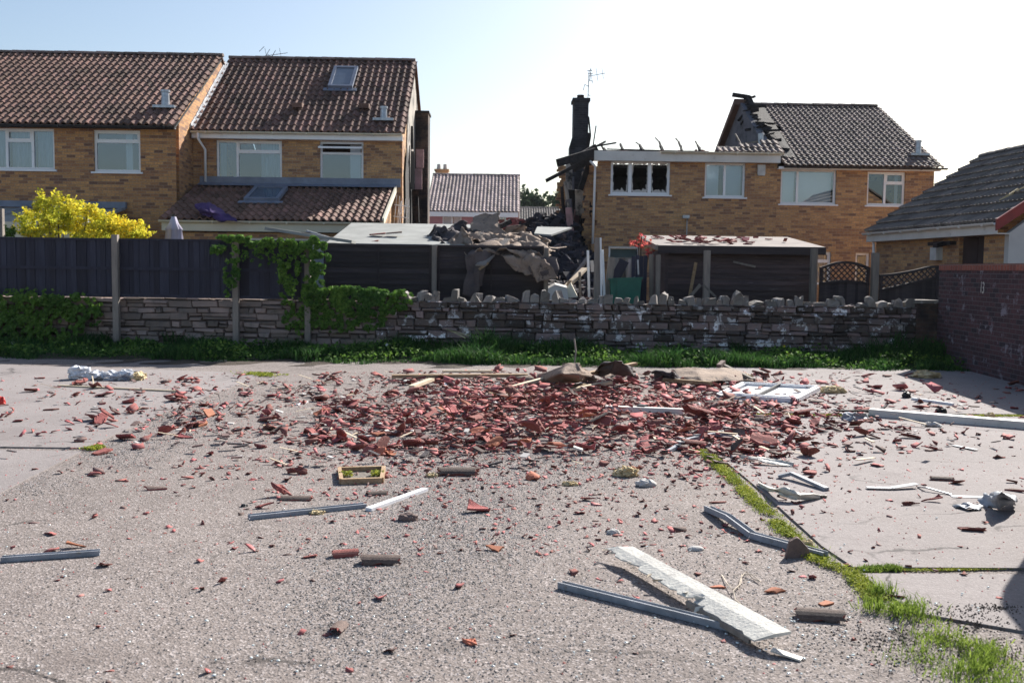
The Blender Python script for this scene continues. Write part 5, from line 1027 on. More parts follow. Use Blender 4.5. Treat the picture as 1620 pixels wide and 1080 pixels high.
# tiles fallen on pale roof and felts
def felts():
    A = at
    crumple('roofing_felt', 'felt', [[A(750, 344, 22.4), A(770, 338, 22.3), A(791, 337, 22.2)], [A(748, 352, 22.2), A(772, 352, 22.1), A(791, 352, 22.0)], [A(742, 366, 21.9), A(775, 368, 21.7), A(800, 372, 21.5)]], 24, 20, .07, 2.4, 1.3, 'upright flap of brown felt sticking up over the torn pile', 'roofing felt')
    crumple('roofing_felt', 'feltdark', [[A(678, 372, 22.2), A(688, 362, 22.4), A(712, 358, 22.5), A(738, 358, 22.4), A(752, 366, 22.3)], [A(682, 380, 21.5), A(700, 366, 21.8), A(722, 372, 21.6), A(740, 368, 21.9), A(758, 378, 21.6)], [A(700, 390, 20.9), A(716, 382, 21.2), A(735, 392, 20.9), A(752, 384, 21.1), A(768, 394, 20.9)]], 44, 30, .22, 6, 3.1, 'crumpled black felt heaped at the left of the torn pile', 'roofing felt')
    crumple('roofing_felt', 'felt', [[A(706, 384, 21.0), A(722, 368, 21.3), A(734, 362, 21.4)], [A(716, 390, 20.8), A(734, 384, 20.9), A(738, 372, 21.0)], [A(736, 396, 20.6), A(748, 392, 20.7), A(744, 380, 20.9)]], 24, 20, .1, 4, 6.6, 'brown pointed felt fold at the middle of the torn pile', 'roofing felt')
    crumple('roofing_felt', 'felt', [[A(736, 364, 22.0), A(765, 362, 22.2), A(800, 368, 22.0), A(828, 364, 22.1), A(846, 374, 22.0)], [A(738, 376, 21.4), A(760, 366, 21.8), A(792, 378, 21.3), A(824, 370, 21.7), A(853, 384, 21.5)], [A(742, 388, 20.9), A(772, 380, 21.2), A(806, 390, 20.9), A(838, 380, 21.2), A(858, 394, 21.0)]], 52, 34, .19, 5, 5.2, 'wide folded brown felt across the top of the outbuilding roof', 'roofing felt')
    crumple('roofing_felt', 'feltmid', [[A(742, 398, 20.4), A(752, 388, 20.7), A(768, 384, 21.0), A(790, 376, 21.2)], [A(736, 405, 20.1), A(752, 400, 20.15), A(775, 395, 20.3), A(795, 392, 20.6)], [A(737, 432, 20.02), A(750, 436, 20.05), A(762, 425, 20.0), A(770, 415, 20.15)], [A(733, 466, 20.0), A(748, 470, 20.03), A(757, 468, 20.0), A(762, 452, 20.1)]], 26, 30, .06, 3, 7.7, 'long dark felt strip hanging down the lapped fence', 'roofing felt')
    crumple('roofing_felt', 'felt', [[A(800, 390, 21.2), A(825, 378, 21.2), A(850, 386, 21.2), A(866, 398, 21.1)], [A(790, 396, 20.5), A(815, 400, 20.3), A(838, 398, 20.3), A(866, 408, 20.4)], [A(794, 404, 20.1), A(818, 410, 20.0), A(842, 408, 19.98), A(868, 411, 20.0)], [A(822, 430, 20.05), A(832, 436, 19.95), A(848, 440, 19.93), A(878, 440, 19.95)]], 40, 34, .1, 4, 9.9, 'tan felt sheet draped over the right end of the lapped fence', 'roofing felt')
    crumple('roofing_felt', 'felt', [[A(868, 392, 20.6), A(880, 392, 20.5), A(895, 391, 20.5)], [A(868, 394, 20.3), A(880, 395, 20.3), A(897, 392, 20.4)]], 10, 4, .02, 2, 4.4, 'thin strip of felt sticking out over the rubble gap', 'roofing felt')
    crumple('roofing_felt', 'felt', [[A(758, 374, 21.6), A(800, 372, 21.5), A(840, 374, 21.4), A(868, 378, 21.3)], [A(735, 392, 20.9), A(790, 384, 21.0), A(835, 388, 20.9), A(872, 394, 20.9)], [A(740, 402, 20.2), A(785, 398, 20.2), A(835, 402, 20.15), A(872, 406, 20.2)]], 50, 28, .17, 5.5, 12.2, 'brown felt folded over the front edge of the outbuilding roof', 'roofing felt')
    crumple('roofing_felt', 'feltmid', [[A(838, 404, 20.1), A(858, 408, 20.05), A(880, 408, 20.2)], [A(836, 425, 19.95), A(858, 430, 19.9), A(884, 428, 20.0)], [A(840, 438, 19.95), A(860, 442, 19.92), A(880, 440, 20.0)]], 16, 14, .03, 2, 13.2, 'flat dark felt flap hanging at the right end of the lapped fence', 'roofing felt')
    mb = MB(); mb.bar(A(800, 378, 21.0), A(760, 420, 19.95), .22, .03); tag(mb.build('board', 'wood'), 'grey board lying diagonally across the torn felt', 'board')
    mb = MB(); mb.bar(A(758, 426, 19.92), A(772, 416, 20.0), .05, .04); tag(mb.build('batten', 'timber'), 'short pale batten end poking out below the felt', 'batten')
    mb = MB(); mb.bar(A(792, 358, 21.6), A(808, 350, 21.8), .06, .1); tag(mb.build('batten', 'char'), 'charred batten pointing up beside the upright felt flap', 'batten')
    for i, (x, y, lb) in enumerate(((598, 370, 'large red tile piece on the pale sheet roof, left one'), (624, 368, 'weathered tile lying on the pale sheet roof, right one'), (590, 382, 'small red tile scrap on the edge of the pale sheet roof'))):
        q = A(x, y, 21.9 if i < 2 else 21.2); o = MB().prism([(-.16, -.1, 0), (.16, -.12, .03), (.14, .1, .05), (-.1, .13, .02)], (0, 0, .03)).build('tile_fragment', 'clay' if i != 1 else 'weather', recalc=True); o.location = q-Vector((0, 0, .04)); o.scale = (.8, .8, 1) if i == 2 else (1.1, 1, 1); tag(o, lb, 'tile fragment', 'tile fragments on the sheet roof')
felts()
# rubble in the gap
def rubble():
    rd = random.Random(4); mb = MB()
    def hz(px): return 340+max(0, abs(px-872)-30)*1.6
    for i in range(1300):
        px = rd.uniform(792, 945); t = rd.random(); top = hz(px)+rd.uniform(0, 6); py = top+(478-top)*t; Y = 31-8.5*t+rd.uniform(-.4, .4); c = at(px, py, Y); s = rd.uniform(.08, .38)
        d = Vector((rd.gauss(0, 1), rd.gauss(0, 1), rd.gauss(0, .7))).normalized(); mb.bar(c-d*s*.6, c+d*s*.6, s*rd.uniform(.3, .9), s*rd.uniform(.15, .6), tint=rd.random())
    tag(mb.build('rubble_heap', 'rubble'), 'sooty blue-black heap of rubble filling the gap between the houses', 'rubble', kind='stuff')
    mb = MB(); 
    for i in range(160):
        px = rd.choice([rd.uniform(850, 905), rd.uniform(790, 850)]); py = rd.uniform(346, 372); c = at(px, py, 31.5+rd.uniform(-.6, .6)); mb.box(c-Vector((.11, .05, .035)), c+Vector((.11, .05, .035)), tint=rd.random())
    tag(mb.build('fallen_bricks', 'clay_t'), 'loose red bricks lying over the sooty rubble heap', 'bricks', kind='stuff')
    # low broken walls
    mb = MB(); z = 0; c0 = at(815, 400, 31.8).x; c1 = at(905, 400, 31.8).x
    while z < 2.9:
        mb.box((c0+rd.uniform(0, .3)+max(0, z-2)*1.2, 31.8, z), (c1-rd.uniform(0, .3), 32.05, z+.15)); z += .15
    tag(mb.build('broken_wall', 'brick_soot'), 'low sooty broken wall behind the rubble heap', 'wall')
    A = at
    for i, (a, b, w_, m, lb) in enumerate([(A(888, 462, 20.4), A(925, 425, 21.5), .13, 'timberpale', 'long grey plank leaning up out of the rubble'), (A(893, 468, 20.2), A(902, 445, 20.6), .08, 'timber', 'short brown batten crossing the pale rubble slab'), (A(905, 442, 21.5), A(932, 405, 22), .08, 'wood', 'thin dark plank leaning behind the long grey one'), (A(918, 470, 21), A(917, 430, 21), .09, 'wood', 'upright stick between the leaning planks and the broad post'), (A(932, 470, 20.6), A(930, 396, 20.6), .04, 'white', 'thin white strip standing beside the torn house corner')]):
        o = MB().bar(a, b, w_, .05).build('plank', m); tag(o, lb, 'plank')
    q = A(883, 466, 20.1); o = MB().prism([(-.22, 0, -.1), (.22, 0, -.14), (.18, .05, .14), (-.06, .1, .2), (-.2, .06, .12)], (0, .25, .04)).build('plaster_slab', 'render', recalc=True); o.location = q; tag(o, 'pale broken plaster slab resting on the wall caps', 'slab')
    q = A(900, 462, 20.2); o = MB().prism([(-.2, 0, -.12), (.18, 0, -.1), (.05, .05, .16)], (0, .2, .04)).build('plaster_slab', 'cream', recalc=True); o.location = q; tag(o, 'cream triangular slab beside the pale plaster slab', 'slab')
rubble()
# items between rubble and shed
A = at
def plank(px0, py0, px1, py1, Y, w_, m, label, d=.03, name='plank', Y1=None):
    o = MB().bar(A(px0, py0, Y), A(px1, py1, Y1 or Y), w_, d, up=(0, 1, 0)).build(name, m); tag(o, label, name); return o
plank(951, 470, 950, 376, 19.9, .03, 'white', 'tall narrow white board standing edge-on by the broad post', d=.14)
plank(956, 470, 953, 395, 19.92, .05, 'white', 'pointed white board strip just right of the tall white board')
plank(938, 430, 936, 412, 20.3, .07, 'render', 'small pale board end left of the broad post')
plank(961, 470, 968, 407, 19.95, .14, 'wood', 'leaning grey plank left of the green tub')
plank(985, 445, 984, 408, 20.8, .14, 'wood', 'upright pale plank behind the green tub')
plank(994, 440, 996, 410, 21.0, .05, 'render', 'narrow pale strip behind the green tub')
plank(1031, 470, 1030, 402, 20.1, .09, 'wood', 'slim grey plank just left of the post by the shed')
plank(1091, 468, 1101, 415, 20.2, .06, 'timber', 'thin brown stick leaning on the shed front')
plank(1091, 470, 1108, 450, 19.8, .06, 'wood', 'short stick leaning low against the shed post')
plank(1112, 450, 1133, 470, 19.85, .04, 'wood', 'bent pale stick falling right from the shed post')
plank(1160, 414, 1195, 422, 20.4, .04, 'wood', 'thin grey strip caught on the shed boards', d=.02)
def gate():
    x0 = A(999, 430, 20.3).x; x1 = A(1018, 430, 20.3).x; z1 = A(1008, 403, 20.3).z; rt = tag(empty('gate_panel', (x0, 20.3, 0)), 'small black slatted gate panel with latch behind the green tub', 'gate'); mb = MB(); x = 0
    while x < x1-x0: mb.box((x, 0, .2), (x+.075, .02, z1-U(0, .03)), tint=R()); x += .08
    mb.build('slats', 'fence', rt); mb = MB(); mb.tube([(.05, -.03, z1-.45), (.1, -.05, z1-.5), (.17, -.03, z1-.55)], .012, 6); mb.bar((.12, -.03, z1-.1), (.14, -.03, z1-.4), .03, .02, up=(0, 1, 0)); mb.build('latch', 'metal', rt)
gate()
plank(972, 442, 988, 412, 20.6, .2, 'fence', 'dark board behind the leaning grey plank')
def tub():
    c = A(990, 470, 19.75); zt = A(990, 442, 19.75).z; w_ = .62; rt = tag(empty('plastic_tub', (c.x, 19.9, .7)), 'green plastic tub standing behind the wall caps', 'tub'); z = zt-.7; mb = MB()
    r = lambda s, h: [(-w_/2*s, -.12*s, h), (w_/2*s, -.12*s, h+.03), (w_/2*s, .3*s, h+.03), (-w_/2*s, .3*s, h)]
    vs = r(.86, 0)+r(1, z)+r(.96, z)+r(.8, .03); mb.add(vs, [(0, 3, 2, 1)]+[(i, (i+1) % 4, (i+1) % 4+4, i+4) for i in range(4)]+[(i+4, (i+1) % 4+4, (i+1) % 4+8, i+8) for i in range(4)]+[(i+8, (i+1) % 4+8, (i+1) % 4+12, i+12) for i in range(4)]+[(12, 13, 14, 15)]); mb.build('body', 'green', rt)
    mb = MB(); q = r(1.03, z)
    for i in range(4): mb.bar(q[i], q[(i+1) % 4], .04, .03)
    mb.build('rim', 'green', rt); MB().box((-w_*.28, -.14, .05), (-w_*.1, -.11, z-.03)).build('rib', 'green', rt)
tub()
# ================================================================== PLANTS
def bush(name, label, blobs, n, size, m, seed, trunk=None, cat='bush'):
    rg = np.random.default_rng(seed); rt = tag(empty(name, (blobs[0][0].x, blobs[0][0].y, 0)), label, cat); o0 = Vector(rt.location); P = []; N = []; w_ = np.array([b[1]*b[2] for b in blobs]); w_ = w_/w_.sum()
    for i in range(n):
        b = blobs[rg.choice(len(blobs), p=w_)]; d = rg.normal(0, 1, 3); d /= np.linalg.norm(d); r = rg.uniform(.35, 1.0)**.5; q = np.array(b[0])+d*np.array([b[1], b[1]*.8, b[2]])*r*(1+.35*mnoise.noise(Vector(d*2.3)+b[0])); 
        if mnoise.noise(Vector(q*3.2)) < -.16: continue
        P.append(q-np.array(o0)); N.append(d+np.array([0, 0, .5]))
    # radiating sprays break up the outline
    for k in range(n//45):
        b = blobs[rg.choice(len(blobs), p=w_)]; d = rg.normal(0, 1, 3); d[2] = abs(d[2]); d /= np.linalg.norm(d); st = np.array(b[0])+d*np.array([b[1], b[1]*.8, b[2]])*.9; L_ = rg.uniform(.4, 1.1)*size*5
        for t in np.linspace(0, 1, 9): P.append(st+d*L_*t+rg.normal(0, size*.35, 3)-np.array(o0)); N.append(d)
    leaves('crown', P, N, size, m, seed, rt, jitter=.9)
    if trunk:
        mb = MB()
        for b in blobs: mb.tube([Vector((0, 0, 0)), (b[0]-o0)*.5+Vector((0, 0, .1)), b[0]-o0], [.05*trunk, .035*trunk, .012*trunk], 6)
        mb.build('trunk', 'bark', rt)
    return rt
Yb = 21.6
B_ = lambda px, py, rx_, rz_: (A(px, py, Yb+U(-.3, .3)), rx_*Yb/FPX, rz_*Yb/FPX)
bush('golden_shrub', 'bright golden-yellow shrub above the black fence on the left', [B_(92, 335, 34, 24), B_(75, 325, 20, 18), B_(60, 352, 34, 18), B_(125, 345, 34, 22), B_(160, 355, 34, 18), B_(195, 362, 34, 14), B_(215, 370, 24, 10), B_(45, 365, 24, 10), B_(140, 335, 16, 12), B_(100, 370, 60, 14), B_(170, 375, 50, 10)], 13000, .034, 'yellow', 21, 1)
bush('green_shrub', 'pale green leaves at the far left edge just above the fence', [(A(8, 368, 20.5), .22, .1)], 500, .03, 'ivy', 22, 1)
bush('red_shrub', 'small red-leaved shrub above the planks by the shed', [(A(1010, 385, 20.8), .2, .08), (A(1015, 375, 20.8), .1, .1), (A(1026, 395, 20.8), .12, .14)], 230, .036, 'redleaf', 23, 1)
for (px, py, Y, rx_, rz_, lb, s) in ((843, 320, 120, 17, 10, 'dark green tree top beyond the distant grey roof', 31), (886, 322, 118, 10, 14, 'tree top half hidden by the jagged party wall', 32)):
    c = A(px, py, Y); r = rx_*Y/FPX; q = rz_*Y/FPX
    bush('tree', lb, [(c, r, q), (c+Vector((r*.6, 0, -q*.5)), r*.6, q*.8), (c+Vector((-r*.6, 0, -q*.4)), r*.6, q*.8), (c+Vector((0, 0, -q)), r*1.1, q*.8), (c+Vector((-r*.2, 0, q*.5)), r*.35, q*.6)], 2600, .28, 'farleaf', s, 6, cat='tree')
# ivy
def ivy(name, label, pts, n, size, seed, depth=.12):
    rg = np.random.default_rng(seed); P = []; N = []; stems = MB()
    for (x, y, rx_, ry_, Y, w_) in pts:
        for i in range(int(n*w_)):
            t = rg.uniform(0, 2*np.pi); r = rg.uniform(0, 1)**.6; a = x+rx_*r*math.cos(t); b = y+ry_*r*math.sin(t)
            if mnoise.noise(Vector((a*.12, b*.12, seed)))+.5*mnoise.noise(Vector((a*.04, b*.04, seed))) < -.28+.32*r: continue
            q = A(a, b, Y-rg.uniform(0, depth)); P.append(tuple(q)); N.append((0, -1, .55))
    o = leaves(name, P, N, size, 'ivy', seed, jitter=.5); tag(o, label, 'ivy'); return o
ivy('ivy', 'dark ivy covering the foot of the wall at the far left', [(40, 500, 120, 45, 18.7, 1), (20, 530, 110, 30, 18.65, .7), (110, 490, 55, 28, 18.7, .5), (60, 475, 90, 12, 18.65, .4)], 6500, .035, 41, .25)
ivy('ivy', 'sunlit ivy trailing over the end of the black fence', [(500, 400, 24, 26, 18.48, 1.3), (505, 425, 15, 25, 18.48, .35), (470, 390, 35, 12, 18.52, .4), (430, 385, 40, 8, 18.52, .35), (370, 378, 35, 6, 18.52, .2), (345, 395, 14, 8, 18.52, .04), (495, 460, 18, 30, 18.52, .35), (452, 440, 16, 45, 18.5, .16), (372, 420, 8, 36, 18.46, .09), (360, 440, 7, 30, 18.46, .05), (415, 400, 40, 20, 18.52, .07), (475, 500, 30, 30, 18.65, .25), (470, 420, 6, 30, 18.52, .06)], 4600, .036, 42, .16)
ivy('ivy', 'thick ivy hanging over the wall between the black fence and the cap stones', [(545, 475, 60, 22, 18.65, 1), (590, 480, 50, 18, 18.62, .7), (530, 500, 45, 26, 18.7, .6), (575, 505, 40, 20, 18.7, .45), (635, 480, 22, 22, 18.65, .2), (560, 462, 55, 8, 18.7, .4)], 8500, .037, 43, .22)
for i, (px, py, m) in enumerate([(1240, 548, 'flower'), (1247, 560, 'flower'), (1252, 567, 'flower'), (612, 545, 'flowerw'), (20, 556, 'flower'), (21, 542, 'flowerw')]):
    Y = 17.9; q = A(px, py, Y); rt = tag(empty('wildflower', (q.x, Y, bank(q.x, Y))), ['yellow flower in the weeds right of centre, topmost of three', 'yellow flower in the weeds right of centre, middle of three', 'yellow flower in the weeds right of centre, lowest of three', 'white flower head in the weeds below the ivy', 'yellow flower low in the weeds at the far left', 'white flower head in the weeds at the far left'][i], 'flower', 'wild flowers in the weeds')
    z = q.z-rt.location.z; MB().tube([(0, 0, 0), (.01, 0, z)], .004, 5).build('stem', 'ivy', rt); mb = MB(); mb.add([(0, 0, z+.01)]+[(.028*math.cos(k*.785), -.01, z+.028*math.sin(k*.785)) for k in range(8)]+[(0, .015, z)], [(0, 1+k, 1+(k+1) % 8) for k in range(8)]+[(9, 1+(k+1) % 8, 1+k) for k in range(8)]); mb.build('petals', m, rt)
# ================================================================== DEBRIS ON THE YARD
def zg(x, y):
    on = (x > 2.0 and False); return gz(x, y)
def slab_z(px, py):
    """height of the surface under a photo pixel: slabs stand proud of the asphalt"""
    if py > 905: e = 1355+(py-905)*1.25
    elif py > 690: e = 1088+(py-690)*1.24
    else: e = 1078
    if px > e: return SZ
    if px < 388-(py-606)*2.15 and py < 783: return SZ-.003
    return None
def GP(px, py, h=0.0):
    g = G(px, py); z = slab_z(px, py); z = gz(g.x, g.y) if z is None else z; return G(px, py, z+h)
LM = []   # landmarks: (name, world position)
def lie(a, b, w_, t, name, m, label, cat, lm=None, lift=(0, 0), profile=None, mid=None, parts=None, jag=0):
    """a strip lying on the ground between two photo pixels"""
    p = GP(*a)+Vector((0, 0, t/2+lift[0])); q = GP(*b)+Vector((0, 0, t/2+lift[1])); c = (p+q)/2; pts = [p]+[GP(*k[:2])+Vector((0, 0, t/2+(k[2] if len(k) > 2 else 0))) for k in (mid or [])]+[q]
    base = Vector((c.x, c.y, 0)); mb = MB()
    for i in range(len(pts)-1):
        d = (pts[i+1]-pts[i]).normalized()*.003*(1 if len(pts) > 2 else 0)
        if profile == 'u':
            s = d.cross(Vector((0, 0, 1))); dd = (pts[i+1]-pts[i]).normalized(); s = dd.cross(Vector((0, 0, 1))).normalized(); u = Vector((0, 0, 1))
            A0, B0 = pts[i]-base, pts[i+1]-base
            mb.bar(A0-u*t*.4, B0-u*t*.4, w_, t*.12); mb.bar(A0+s*w_*.47, B0+s*w_*.47, w_*.08, t*.9); mb.bar(A0-s*w_*.47, B0-s*w_*.47, w_*.08, t*.9); mb.bar(A0+s*w_*.40+u*t*.42, B0+s*w_*.40+u*t*.42, w_*.2, t*.1)
        else: mb.bar(pts[i]-base, pts[i+1]-base, w_, t, jit=jag)
    o = mb.build(name, m); o.location = base; tag(o, label, cat); LM.append((lm or label, c)); return o
lie((2, 888), (158, 877), .045, .03, 'trim_strip', 'alu', 'grey plastic trim strip running out of the left edge of the yard', 'trim strip', 'the trim strip at the left edge', profile='u')
lie((394, 821), (577, 802), .06, .03, 'gutter_length', 'alu', 'dull grey channel strip left of the short white one', 'channel strip', 'the dull grey channel strip', profile='u')
lie((583, 808), (673, 776), .05, .022, 'trim_strip', 'white', 'short clean white strip tilted beside the grey channel', 'trim strip', 'the short white strip')
lie((886, 929), (1168, 1000), .045, .035, 'trim_strip', 'alu', 'long pale blue-grey strip passing under the splintered white board', 'trim strip', 'the long blue-grey strip', profile='u')
lie((1119, 808), (1306, 883), .05, .04, 'gutter_length', 'alu', 'bent grey gutter length lying across the moss strip', 'gutter', 'the bent grey gutter', profile='u', mid=[(1152, 830, .03), (1190, 851)])
lie((958, 658), (1082, 662), .08, .06, 'downpipe_length', 'fascia', 'white downpipe length with a dark collar in the thick of the tiles', 'pipe', 'the white downpipe', lift=(.06, .05))
lie((1010, 659), (1022, 660), .1, .09, 'pipe_collar', 'navy', 'dark blue collar around the fallen white downpipe', 'pipe collar', 'the blue collar', lift=(.05, .05))
lie((1376, 657), (1700, 684), .13, .08, 'fascia_length', 'fascia', 'long white plastic board running out of the right edge', 'fascia board', 'the long white plastic board')
lie((1322, 655), (1388, 657), .03, .02, 'rod', 'char', 'thin black rod at the end of the long white plastic board', 'rod', 'the black rod', lift=(.03, .04))
lie((1443, 632), (1508, 641), .04, .03, 'trim_strip', 'white', 'short white strip near the edge of the wall shadow', 'trim strip', 'the short white strip near the shadow')
lie((1058, 716), (1188, 697), .035, .03, 'gutter_length', 'alu', 'curved pale strip bending over the corner of the right slab', 'trim strip', 'the curved pale strip', mid=[(1090, 704, .04), (1128, 694, .03)])
lie((1188, 697), (1215, 700), .05, .02, 'trim_strip', 'alu', 'flat end of metal strip beyond the curved pale one', 'trim strip', 'the flat metal end')
lie((92, 611), (282, 620), .035, .02, 'trim_strip', 'timberpale', 'thin cream strip in front of the crumpled white bag', 'trim strip', 'the thin cream strip')
lie((1231, 756), (1308, 776), .04, .025, 'trim_strip', 'alu', 'grey strip with dark underside on the right slab near its moss edge', 'trim strip', 'the dark-edged grey strip', mid=[(1252, 757, .03)])
lie((1371, 773), (1450, 771), .06, .004, 'metal_strip', 'alu', 'flat ribbon of grey metal left of the twisted foil', 'metal strip', 'the flat metal ribbon', mid=[(1410, 774, .012)], lift=(.01, .03))
lie((1452, 771), (1505, 783), .012, .01, 'wire', 'metal', 'thin stiff wire joining the two metal ribbons', 'wire', 'the stiff wire', mid=[(1465, 776, .02)])
lie((1505, 785), (1578, 787), .06, .004, 'metal_strip', 'alu', 'flat ribbon of grey metal touching the twisted foil', 'metal strip', 'the ribbon by the foil')
lie((1508, 705), (1545, 713), .05, .004, 'metal_strip', 'alu', 'small grey metal ribbon on the right slab below the long white board', 'metal strip', 'the small metal ribbon', lift=(.005, .01))
lie((470, 641), (486, 636), .03, .015, 'trim_strip', 'white', 'short thin white sliver among the tile pieces left of centre', 'trim strip', 'the white sliver')
lie((620, 600), (835, 603), .09, .05, 'batten', 'timber', 'long brown timber lying along the back edge of the tiles', 'batten', 'the long brown timber', lift=(.02, .06))
lie((700, 594), (778, 594), .06, .03, 'batten', 'timberpale', 'pale batten behind the long brown timber', 'batten', 'the pale batten', lift=(.05, .05))
lie((651, 619), (683, 608), .08, .04, 'batten', 'timberpale', 'short pale block of wood in front of the long brown timber', 'batten', 'the short pale block', lift=(.04, .05))
lie((703, 619), (706, 612), .04, .03, 'chip', 'white', 'tiny upright white chip beside the short pale block', 'chip', 'the tiny white chip', lift=(.02, .04))
lie((812, 619), (885, 608), .07, .04, 'batten', 'timberpale', 'pale lath pointing at the brown felt hump', 'batten', 'the pale lath by the hump', lift=(.04, .12))
lie((775, 634), (925, 622), .09, .05, 'batten', 'timber', 'brown batten crossed by a paler one in the tile heap', 'batten', 'the crossed brown batten', lift=(.05, .08))
lie((816, 643), (965, 621), .08, .04, 'batten', 'timberpale', 'pale-ended batten lying over the brown one in the tile heap', 'batten', 'the pale-ended batten', lift=(.05, .12))
lie((915, 607), (1005, 592), .08, .04, 'batten', 'timber', 'brown lath behind the felt hump', 'batten', 'the brown lath', lift=(.1, .15))
lie((1050, 610), (1125, 616), .07, .05, 'batten', 'timber', 'brown batten in front of the flat felt sheet', 'batten', 'the brown batten by the flat felt', lift=(.06, .06))
lie((1142, 586), (1192, 606), .05, .04, 'batten', 'wood', 'grey stick propped on the flat felt beside the window frame', 'batten', 'the propped grey stick', lift=(.08, .03))
lie((1137, 589), (1144, 587), .07, .06, 'tile_chunk', 'weather', 'brown-red chunk caught on top of the propped grey stick', 'tile chunk', 'the caught red chunk', lift=(.07, .12))
# ---- splintered fascia board
def splinter():
    a0, a1 = G(948, 868, .06), G(1000, 863, .1); b0, b1 = G(1193, 1012, .055), G(1252, 998, .1); n = 40; rd = random.Random(5); V = []; c = (a0+b1)/2; base = Vector((c.x, c.y, 0))
    rt = tag(empty('splintered_board', base), 'large flaking white board with a splintered edge in the foreground', 'board'); LM.append(('the splintered white board', c))
    D = (b1-a1).normalized(); S = ((a0-a1)+(b0-b1)).normalized(); top = []; lw = []
    for i in range(n+1):
        t = i/n; hi = a1.lerp(b1, t); lo = a0.lerp(b0, t); w_ = 1.0-(.0 if t > .93 else .08+.3*max(0, mnoise.noise(Vector((t*11, 1, 0))))+(.34 if abs(t-.62) < .02 else 0)+(.2*R()*(abs(mnoise.noise(Vector((t*30, 7, 0))))+.2) if t < .55 else .04*R())-(.06 if t > .7 else 0))
        if t < .04: w_ = .95-.3*R()
        sg = D*(0 if i else rd.uniform(-.02, .03)); top.append((hi+sg, hi.lerp(lo, w_), hi.lerp(lo, .45)+Vector((0, 0, .006)))) 
    mb = MB(); vs = []
    for h, l, m in top: vs += [h-base, m-base, l-base, l-base-Vector((0, 0, .007)), h-base-Vector((0, 0, .012))]
    fs = []
    for i in range(n):
        for k in range(5): fs.append((i*5+k, i*5+(k+1) % 5, (i+1)*5+(k+1) % 5, (i+1)*5+k))
    fs += [tuple(range(5))[::-1], tuple(n*5+k for k in range(5))]; mb.add(vs, fs); mb.build('face_board', 'paint', rt, recalc=True)
    # lower return edge in darker wood than the face board
    mb = MB(); 
    for i in range(n):
        t = i/n; t2 = (i+1)/n
        if .62 < t < .96 and mnoise.noise(Vector((t*9, 5, 0))) < .42: 
            p, q = a0.lerp(b0, t)-base, a0.lerp(b0, t2)-base; mb.add([p+Vector((0, 0, -.004)), q+Vector((0, 0, -.004)), q-Vector((0, 0, .03)), p-Vector((0, 0, .03)), p+D.cross(Vector((0, 0, 1)))*0+S*-.01, q+S*-.01, q+S*-.01-Vector((0, 0, .03)), p+S*-.01-Vector((0, 0, .03))], [(0, 1, 2, 3), (5, 4, 7, 6), (0, 4, 5, 1), (3, 2, 6, 7)])
    mb.build('lower_lip', 'wood', rt, recalc=True)
    for i, (t, L_, w_, o) in enumerate([(.02, .10, .03, .01), (.08, .12, .025, .0), (.2, .12, .02, .0), (.42, .16, .05, .01), (.56, .14, .03, -.02), (.7, .14, .045, .02), (.35, .1, .02, .0), (.64, .13, .05, -.03)]):
        p = a0.lerp(b0, t)+S*(-.03+o)+Vector((0, 0, .0)); q = p-D*L_*.4+S*.04+D*L_*(.5 if i % 2 else .9)+Vector((0, 0, rd.uniform(-.025, .03)))
        m = MB(); e = D.cross(S).normalized(); s = S*w_; m.add([p-s*.5-base, p+s*.5-base, q-base, p-s*.5-base-e*.004, p+s*.5-base-e*.004, q-base-e*.003], [(0, 1, 2), (5, 4, 3), (0, 3, 4, 1), (1, 4, 5, 2), (2, 5, 3, 0)]); m.build('splinter', 'paint' if i % 3 else 'timberpale', rt, recalc=True)
    p = b1-base; m = MB(); m.bar(p+Vector((-.09, -.03, -.07)), p+Vector((.02, -.1, -.085)), .04, .008); m.build('splinter', 'paint', rt)
splinter()
# ---- wooden tray frame
def tray():
    c = [GP(537, 747), GP(607, 745), GP(604, 764), GP(540, 766)]; z = c[0].z; m0 = (c[0]+c[2])/2; base = Vector((m0.x, m0.y, 0)); rt = tag(empty('wooden_tray', base), 'small yellowish wooden frame lying open among the tile pieces', 'wooden frame'); LM.append(('the small wooden frame', m0))
    for i in range(4): p, q = c[i]-base, c[(i+1) % 4]-base; MB().bar(p+Vector((0, 0, .022)), q+Vector((0, 0, .022)), .03, .044).build('side_rail', 'timber', rt)
    MB().prism([(v-base)*.93+Vector((0, 0, .002)) for v in c], (0, 0, .006)).build('base_panel', 'wood', rt, recalc=True)
    for px, py in ((548, 755), (597, 754)): q = GP(px, py)-base; P = [q+Vector((U(-.05, .05), U(-.04, .04), U(.015, .05))) for _ in range(160)]; leaves('moss_clump', P, [(0, 0, 1)]*160, .012, 'moss', 7, rt)
tray()
